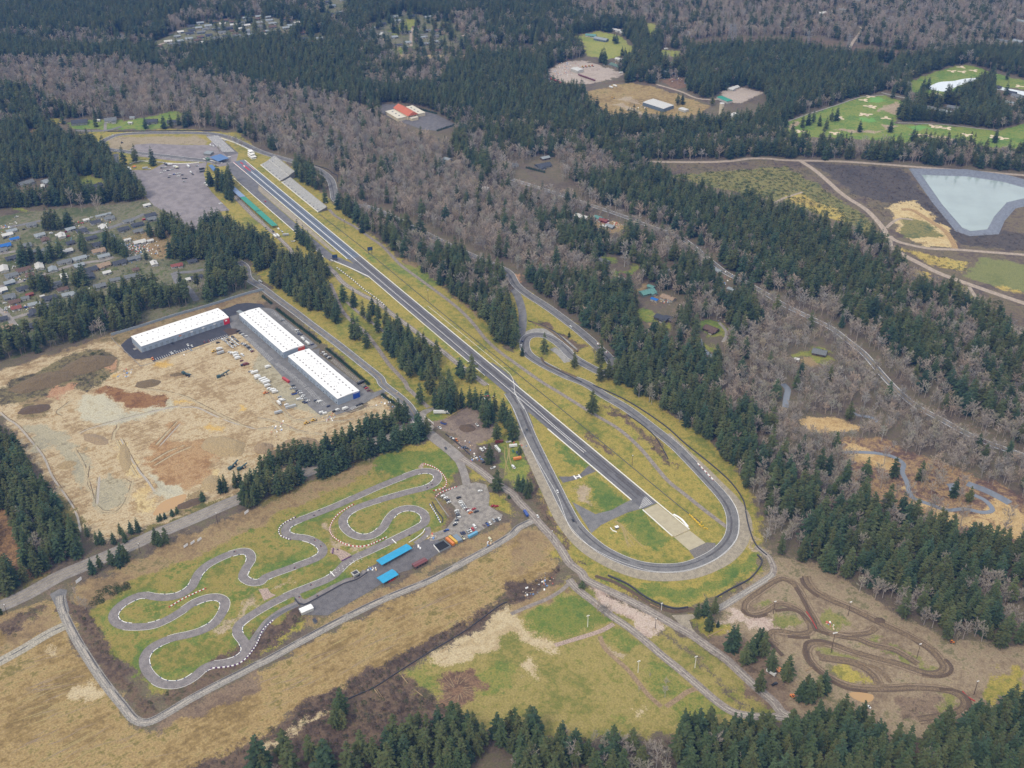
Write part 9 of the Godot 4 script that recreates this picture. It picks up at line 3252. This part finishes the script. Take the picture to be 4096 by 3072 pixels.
	D.plastic = [
		[190.36,-945.37,-1.17,"sweeping bend"],
		[192.93,-939.26,-1.17,"sweeping bend"],
		[195.49,-933.2,-1.17,"sweeping bend"],
		[198.01,-927.2,-1.17,"sweeping bend"],
		[200.52,-921.25,-1.17,"sweeping bend"],
		[102.87,-1187.55,-1.13,"hairpin straight"],
		[105.8,-1181.29,-1.13,"hairpin straight"],
		[108.69,-1175.09,-1.13,"hairpin straight"],
		[111.57,-1168.93,-1.13,"hairpin straight"],
	]
	D.hut = [99.09,-844.06]
	D.mark = [65.74,-924.89,0.38]
	D.litter = [
		[-521.3,-1451.6,14,110],
		[-507.5,-1439.6,16,90],
		[-529.4,-1455.6,10,70],
		[-646.4,-1360,9,40],
		[-637.3,-1276.8,8,30],
		[-613.4,-1276.8,7,30],
		[-588.2,-1535.4,8,20],
		[-667.8,-1400.8,7,20],
		[-635.5,-1484.2,8,20],
		[-630.4,-1535.4,6,20],
		[-545.8,-1310.5,10,30],
		[-492.9,-1307.1,14,40],
		[-633.2,-1389.5,8,20],
		[-725,-1513.7,10,40],
		[86.4,-2231.4,12,50],
		[96.8,-2268.6,12,50],
		[76.2,-2195.2,10,40],
		[111.5,-2291.4,12,40],
		[209.1,-2291.4,14,30],
		[313.8,-2195.2,12,30],
		[352.6,-2216.8,12,40],
		[321.8,-2224.1,10,20],
		[343.6,-1529,9,30],
		[268.4,-1254.3,8,20],
		[133.8,-1525,9,50],
		[147.5,-1529,8,40],
		[197.1,-1299.8,6,30],
		[278.6,-1357.8,8,40],
		[-444.1,-1123.3,6,25],
		[-507.9,-1242.5,3,20],
		[-384.8,-1159.4,3,8],
		[-75.2,-833.9,2.5,22],
		[-127,-788.7,2,12],
		[-88.3,-819,2,10],
		[-21.8,-824,2,6],
		[-137.3,-1063,6,30],
		[-199.6,-1031.1,4,25],
		[-248.5,-1009.1,6,25],
		[-37.4,-956.3,3,20],
		[-50.3,-977.2,4,14],
		[-27.3,-1069.5,3,14],
		[6.5,-981.4,3,8],
		[30,-771.2,4,25],
		[15.3,-756.9,3,12],
		[271.6,-716.9,2.5,14],
		[242.7,-2040.8,9,30],
	]
	D.landmarks = [
		["the lone fir island at the hairpin",37.6,-1163.4],
		["the hairpin rail",66.2,-1178.1],
		["the big lone fir on the strip verge",86.8,-1035.6],
		["the kart car park",-40.7,-879],
		["the fenced storage yard",-63.3,-1011.3],
		["the white semi truck",-77.2,-1040.1],
		["the gravel heaps",-236.3,-973.2],
		["the covered stretch of the pale road",-168.9,-963],
		["the gap in the roadside firs",-203.9,-933.2],
		["the green kart lawn",-115.9,-973.2],
		["the three white boards",-297.5,-822.3],
		["the brown puddle in the pit",-334,-877.2],
		["the junction of the pale road",-398.1,-755.5],
		["the left edge of the pit",-456.2,-906.5],
		["the orange hillside at the left",-464.9,-835.6],
		["the lower left fields",-375.7,-654.1],
		["the bottom scrub",-149.7,-584.5],
		["the log pile in the scrub",-119.8,-629.9],
		["the ploughed circle",-42.7,-641.9],
		["the bottom edge of the middle field",61.5,-590],
		["the loops of the middle field paths",118.7,-629.9],
		["the end of the gravel road",179.7,-612.4],
		["the wood chip heaps",190.6,-705.9],
		["the access track below the bend",169.6,-729.5],
		["the motocross paddock",214,-654.1],
		["the motocross pond",276.6,-635.8],
		["the lower motocross exit",297.2,-595.5],
		["the last motocross bend",357.2,-629.9],
		["the top of the motocross ground",317.3,-755.5],
		["the orange machine",368.2,-695.2],
		["the right edge of the motocross ground",409,-671.7],
		["the bottom right corner",368.4,-584.5],
		["the outside of the sweeping bend",227.5,-965],
		["the low tyre wall of the bend",232.1,-844.1],
		["the stream oxbow",439.9,-879],
		["the fallen trunk over the stream",395.8,-941],
		["the valley road at the right",481,-1002.7],
		["the wetland clearing",450.2,-844.1],
		["the wood above the circuit",167.3,-1070],
		["the red-fronted warehouse wall",-436.4,-1254.3],
		["the blue-fronted warehouse",-174.4,-1063],
		["the orange-fronted warehouse",-284.4,-1219.5],
		["the path fork by the strip",-187.1,-1233.8],
		["the return road blocks",-189.7,-1325.1],
		["the scoreboards",-223.6,-1419.7],
		["the verge footpath",-107,-1325.1],
		["the paddock",-531.9,-1697.4],
		["the golf course",656.2,-1961.2],
		["the left suburb",-564.9,-1341.3],
		["the dark glade by the valley road",362.5,-1164.7],
		["the creek valley houses",191.9,-1293.6],
	]
	D.scrubs = [["brown_scrub","scrub","brown leafless scrub along the field edges",[0.14,0.11,0.09],51,[[0.06,[-243,-568,-168,-618,-105,-671,-88,-658,-57,-633,-34,-610,-73,-593,-98,-568],1.7],[0.12,[-169,-625,-18,-739,42,-792,44,-781,-14,-729,-93,-665,-167,-611],1.5],[0.1,[-396,-751,-366,-733,-297,-639,-282,-630,-275,-613,-296,-625,-377,-716],1.3],[0.08,[-282,-633,-187,-734,-177,-729,-257,-626],1.2],[0.1,[7,-990,13,-986,29,-906,37,-860,47,-831,63,-793,59,-793,40,-831,29,-861],1.3],[0.1,[73,-778,93,-770,117,-748,131,-738,143,-734,157,-738,156,-732,140,-731,121,-742,92,-765],1.2],[0.03,[381,-910,410,-929,438,-906,443,-888,409,-888,400,-895],2],[0.04,[-436,-716,-426,-730,-412,-739,-400,-737,-408,-730,-423,-711,-430,-698],1.5],[0.05,[-132,-618,-103,-642,-84,-641,-66,-638,-56,-626,-73,-619,-108,-607],1.9],[0.06,[0,-593,44,-597,88,-593,115,-594,122,-600,129,-593,126,-568,0,-568],1.8],[0.08,[-4,-769,12,-773,18,-760,4,-741,-4,-741],1.6],[0.02,[490,-1760,625,-1735,633,-1617,636,-1517,730,-1497,707,-1437,631,-1462,602,-1595,564,-1607],1.6],[0.01,[221,-1766,479,-1780,638,-1754,526,-1505,454,-1540,379,-1607,285,-1687],1.6],[0.02,[383,-1595,442,-1549,507,-1475,537,-1409,496,-1375,453,-1452,406,-1537],1.6],[0.04,[-153,-1423,-124,-1395,-63,-1348,-54,-1309,-54,-1275,-29,-1266,-28,-1243,-45,-1257,-85,-1335],1.4],[0.05,[-161,-728,-133,-751,-104,-770,-99,-767,-132,-742,-154,-720],0.9]]],["green_scrub","scrub","dark green broom and young evergreens in the scrub",[0.07,0.1,0.04],52,[[0.13,[-368,-738,-368,-756,-353,-769,-340,-769,-337,-763,-348,-752,-358,-744],2.4],[0.02,[-396,-751,-366,-733,-297,-639,-282,-630,-275,-613,-296,-625,-377,-716],1.6],[0.04,[-282,-633,-187,-734,-177,-729,-257,-626],1.5],[0.02,[-169,-625,-18,-739,42,-792,44,-781,-14,-729,-93,-665,-167,-611],1.3],[0.04,[-515,-1123,-512,-1157,-485,-1175,-471,-1152,-461,-1123,-465,-1099,-501,-1099],1.5],[0.02,[-572,-1099,-553,-1116,-524,-1152,-507,-1099],1.1],[0.03,[-572,-1084,-563,-1096,-527,-1096,-518,-1070,-543,-1068],1.1],[0.03,[245,-1715,443,-1750,473,-1683,524,-1537,521,-1486,464,-1553,381,-1617],2],[0.02,[575,-1351,598,-1332,593,-1297,577,-1284,570,-1316],2.6],[0.02,[602,-1300,624,-1300,622,-1272,605,-1263,598,-1281],2.8],[0.01,[535,-1456,589,-1423,622,-1409,607,-1381,575,-1388,557,-1423],2],[0.03,[96,-1065,120,-1038,140,-1011,150,-990,155,-973,159,-955,172,-941,157,-947,147,-973,134,-1007,113,-1036],1.1],[0.01,[-243,-568,-168,-618,-105,-671,-57,-633,-34,-610,-98,-568],2],[0.03,[-178,-709,-163,-720,-159,-714,-173,-700],1],[0.02,[-423,-709,-415,-713,-410,-703,-417,-699],1.6],[0.01,[-713,-1452,-572,-1521,-432,-1423,-406,-1309,-620,-1205],1.8],[0.01,[136,-1007,170,-939,184,-906,172,-906,154,-945],0.9]]],["dry_grass_tufts","grass","tall dry tan grass tufts on rough ground",[0.3,0.25,0.16],53,[[0.02,[-247,-870,-220,-908,-192,-926,-166,-937,-143,-953,-122,-945,-124,-929,-151,-914,-183,-894,-222,-856,-242,-842],0.8],[0.02,[393,-892,419,-867,458,-865,474,-895,485,-879,491,-861,479,-829,428,-842,411,-858,394,-875],1.2],[0.02,[-366,-778,-350,-796,-316,-829,-248,-875,-238,-819,-270,-816,-297,-793,-314,-778],0.8],[0.02,[534,-1335,552,-1316,575,-1284,601,-1254,589,-1234,569,-1245,548,-1294],1.5]]]]
	D.streakfields = [[[-407.5,-654.1,-351.7,-666.6,-309.3,-618.2,-295.4,-601.1,-260.4,-603.3,-234.3,-567.6,-380.6,-567.6],0.56,60,21],[[-222.7,-641.9,-208.2,-662.8,-148.3,-710,-72.9,-759.9,-6.5,-793.5,-11.4,-748.1,-69.1,-697.8,-131.8,-654.1,-198.7,-612.4],0.63,70,22],[[-415.9,-661.6,-375.1,-697.8,-346.8,-669.1,-325.4,-641.9,-360.3,-635.8,-399.6,-618.2],0.33,26,23]]
	D.plough = [-43.65,-643.68]
	D.streaks = [
		["palestone",1,1.1,18,40,"stone_streak",0.2],
		["palestone",0.8,-1.3,18,30,"stone_streak",0.2],
		["palestone",1,1.1,19,40,"stone_streak",0.2],
		["palestone",0.8,-1.3,19,30,"stone_streak",0.2],
		["palestone",1.7,0.4,20,14,"stone_streak",0.2],
		["palestone",0.8,-1.6,20,9,"stone_streak",0.2],
		["skid",1.2,2.6,20,30,"stone_streak",0.2],
		["skid",1,0.5,21,12,"stone_streak",0.2],
		["palestone",1,1.1,27,40,"stone_streak",0.2],
		["palestone",0.8,-1.3,27,30,"stone_streak",0.2],
		["palestone",1,1.1,30,40,"stone_streak",0.2],
		["palestone",0.8,-1.3,30,30,"stone_streak",0.2],
		["palestone",1,1.1,31,40,"stone_streak",0.2],
		["palestone",0.8,-1.3,31,30,"stone_streak",0.2],
		["palestone",1,1.1,32,40,"stone_streak",0.2],
		["palestone",0.8,-1.3,32,30,"stone_streak",0.2],
		["rutdark",1.6,-2.94,76,26,"wheel_rut",0.17],
		["rutdark",1,0.84,76,20,"wheel_rut",0.17],
		["rutpale",1.2,2.1,76,24,"wheel_rut",0.17],
		["rutdark",1.6,-2.94,77,26,"wheel_rut",0.17],
		["rutdark",1,0.84,77,20,"wheel_rut",0.17],
		["rutpale",1.2,2.1,77,24,"wheel_rut",0.17],
		["rutdark",1.6,-3.36,78,26,"wheel_rut",0.17],
		["rutdark",1,0.96,78,20,"wheel_rut",0.17],
		["rutpale",1.2,2.4,78,24,"wheel_rut",0.17],
		["rutdark",1.6,-3.36,79,26,"wheel_rut",0.17],
		["rutdark",1,0.96,79,20,"wheel_rut",0.17],
		["rutpale",1.2,2.4,79,24,"wheel_rut",0.17],
		["rutdark",1.6,-2.94,80,26,"wheel_rut",0.17],
		["rutdark",1,0.84,80,20,"wheel_rut",0.17],
		["rutpale",1.2,2.1,80,24,"wheel_rut",0.17],
		["rubbered",3.2,0,[-424,-1750,-332,-1607,-213,-1424],900,"rubber_groove",0.17],
		["rubbered",3.2,0,[-431,-1745,-339,-1602,-221,-1419],900,"rubber_groove",0.17],
		["skid",2.2,0,[-207,-1414,-60,-1187,129.7,-893.1],90,"rubber_groove",0.17],
		["skid",2.2,0,[-214,-1409,-67,-1183,122.6,-888.5],90,"rubber_groove",0.17],
		["skid",2.2,0,[-209,-1413,-62,-1186,127.6,-891.8],90,"rubber_groove",0.17],
		["skid",2,-1.5,4,60,"rubber_groove",0.18],
		["palestone",2,0,[-459.7,-1000.5,-452.5,-1009.1,-438,-1018,-422,-1027,-405,-1036,-383,-1047,-365,-1054],60,"wheel_track",0.05],
		["earthpile",0.7,1.8,[-459.7,-1000.5,-452.5,-1009.1,-438,-1018,-422,-1027,-405,-1036,-383,-1047,-365,-1054],30,"wheel_track",0.05],
		["claytrack",2,0,[-419.1,-987.8,-422.2,-1002.7,-421,-1011,-423,-1022],60,"wheel_track",0.05],
		["earthpile",0.7,1.8,[-419.1,-987.8,-422.2,-1002.7,-421,-1011,-423,-1022],30,"wheel_track",0.05],
		["claytrack",2,0,[-417.3,-989.9,-402.9,-965,-390.1,-945,-377.6,-925.5],60,"wheel_track",0.05],
		["earthpile",0.7,1.8,[-417.3,-989.9,-402.9,-965,-390.1,-945,-377.6,-925.5],30,"wheel_track",0.05],
		["palestone",2,0,[-413,-992,-396.9,-965,-379.6,-937.1,-363.4,-915.9,-353.7,-900.9],60,"wheel_track",0.05],
		["earthpile",0.7,1.8,[-413,-992,-396.9,-965,-379.6,-937.1,-363.4,-915.9,-353.7,-900.9],30,"wheel_track",0.05],
		["claytrack",2,0,[-405.9,-877.2,-394.8,-866.6,-382,-868.3,-377.2,-879,-376.7,-897.2,-378.4,-915.9],60,"wheel_track",0.05],
		["earthpile",0.7,1.8,[-405.9,-877.2,-394.8,-866.6,-382,-868.3,-377.2,-879,-376.7,-897.2,-378.4,-915.9],30,"wheel_track",0.05],
		["claytrack",2,0,[-404.2,-879,-394.8,-870.1,-383.8,-871,-379.9,-880.8],60,"wheel_track",0.05],
		["earthpile",0.7,1.8,[-404.2,-879,-394.8,-870.1,-383.8,-871,-379.9,-880.8],30,"wheel_track",0.05],
		["palestone",2,0,[-559,-1042,-546,-1029,-530,-1016,-507.5,-989.9,-481.5,-956.9,-462.6,-925.5,-439.9,-895.4,-419.3,-866.6,-406.1,-839],60,"wheel_track",0.05],
		["earthpile",0.7,1.8,[-559,-1042,-546,-1029,-530,-1016,-507.5,-989.9,-481.5,-956.9,-462.6,-925.5,-439.9,-895.4,-419.3,-866.6,-406.1,-839],30,"wheel_track",0.05],
		["claytrack",2,0,[-455.8,-973.2,-437.3,-945,-423.5,-915.9,-410.3,-888.1],60,"wheel_track",0.05],
		["earthpile",0.7,1.8,[-455.8,-973.2,-437.3,-945,-423.5,-915.9,-410.3,-888.1],30,"wheel_track",0.05],
		["claytrack",2,0,[-371.9,-979.4,-365.7,-1002.7,-360,-1024],60,"wheel_track",0.05],
		["earthpile",0.7,1.8,[-371.9,-979.4,-365.7,-1002.7,-360,-1024],30,"wheel_track",0.05],
		["palestone",2,0,[-367.7,-977.4,-361.4,-1000.5,-356,-1020],60,"wheel_track",0.05],
		["earthpile",0.7,1.8,[-367.7,-977.4,-361.4,-1000.5,-356,-1020],30,"wheel_track",0.05],
		["claytrack",2,0,[-369.9,-948.9,-356.7,-967.1,-341.7,-979.4],60,"wheel_track",0.05],
		["earthpile",0.7,1.8,[-369.9,-948.9,-356.7,-967.1,-341.7,-979.4],30,"wheel_track",0.05],
		["claytrack",2,0,[-364.7,-943,-349.7,-963,-333.9,-977.4],60,"wheel_track",0.05],
		["earthpile",0.7,1.8,[-364.7,-943,-349.7,-963,-333.9,-977.4],30,"wheel_track",0.05],
		["palestone",2,0,[-365,-1051,-346,-1051,-324,-1036,-302,-1022,-273.2,-1009.1],60,"wheel_track",0.05],
		["earthpile",0.7,1.8,[-365,-1051,-346,-1051,-324,-1036,-302,-1022,-273.2,-1009.1],30,"wheel_track",0.05],
		["claytrack",2,0,[-420,-1089,-393,-1084,-364,-1072,-340,-1054,-310,-1031,-284,-1013],60,"wheel_track",0.05],
		["earthpile",0.7,1.8,[-420,-1089,-393,-1084,-364,-1072,-340,-1054,-310,-1031,-284,-1013],30,"wheel_track",0.05],
		["claytrack",2,0,[-488,-1036,-496,-1042,-492,-1054,-486,-1068],60,"wheel_track",0.05],
		["earthpile",0.7,1.8,[-488,-1036,-496,-1042,-492,-1054,-486,-1068],30,"wheel_track",0.05],
		["palestone",2,0,[-403.6,-880.8,-410.3,-906.5,-414.9,-925.5],60,"wheel_track",0.05],
		["earthpile",0.7,1.8,[-403.6,-880.8,-410.3,-906.5,-414.9,-925.5],30,"wheel_track",0.05],
		["claytrack",2,0,[-390.5,-921.6,-379.1,-914,-378.9,-921.6],60,"wheel_track",0.05],
		["earthpile",0.7,1.8,[-390.5,-921.6,-379.1,-914,-378.9,-921.6],30,"wheel_track",0.05],
		["claytrack",2,0,[-432.6,-945,-425.8,-915.9,-417.7,-900.9],60,"wheel_track",0.05],
		["earthpile",0.7,1.8,[-432.6,-945,-425.8,-915.9,-417.7,-900.9],30,"wheel_track",0.05],
		["claytrack",2.2,0,[-272.8,-1007,-249,-1011,-222.8,-1002.7,-202.5,-998.4],70,"wheel_track",0.05],
		["tangravel",1.2,3,[-272.8,-1007,-249,-1011,-222.8,-1002.7,-202.5,-998.4],50,"wheel_track",0.05],
		["claytrack",2.2,0,[-238,-1022,-214,-1029,-190,-1031,-166,-1045,-142,-1054],70,"wheel_track",0.05],
		["tangravel",1.2,3,[-238,-1022,-214,-1029,-190,-1031,-166,-1045,-142,-1054],50,"wheel_track",0.05],
		["claytrack",2.2,0,[-222,-1016,-196,-1022,-176,-1024,-157,-1033],70,"wheel_track",0.05],
		["tangravel",1.2,3,[-222,-1016,-196,-1022,-176,-1024,-157,-1033],50,"wheel_track",0.05],
		["claytrack",2.2,0,[-277,-1029,-257,-1022,-232.1,-1007],70,"wheel_track",0.05],
		["tangravel",1.2,3,[-277,-1029,-257,-1022,-232.1,-1007],50,"wheel_track",0.05],
		["claytrack",2.2,0,[-280,-1084,-256,-1051,-239,-1029,-223,-1020],70,"wheel_track",0.05],
		["tangravel",1.2,3,[-280,-1084,-256,-1051,-239,-1029,-223,-1020],50,"wheel_track",0.05],
		["grasstrack",1.1,0,[97.2,-856.1,103.3,-849.2,105.6,-837.3,107.8,-824,113.2,-812.5],80,"wheel_track",0.05],
		["grasstrack",1.1,0,[98.4,-856.1,105.4,-847.5,108.6,-833.9,113.8,-819],80,"wheel_track",0.05],
		["grasstrack",1.1,0,[99.5,-856.1,107.2,-842.4,114.7,-828.9,124.1,-814.1],80,"wheel_track",0.05],
		["grasstrack",1.1,0,[97.2,-855.2,104,-844.1,106,-828.9,108.2,-815.8],80,"wheel_track",0.05],
		["grasstrack",1,0,[-5.1,-981.5,-3.8,-965,-6.1,-945,-7.2,-927.4],60,"wheel_track",0.05],
		["grasstrack",1,0,[-7.5,-977.4,-7.4,-956.9,-3.8,-937.1,3.3,-925.5],60,"wheel_track",0.05],
		["grasstrack",1,0,[-1.5,-985.7,-2.6,-961,0.9,-937.1],60,"wheel_track",0.05],
	]
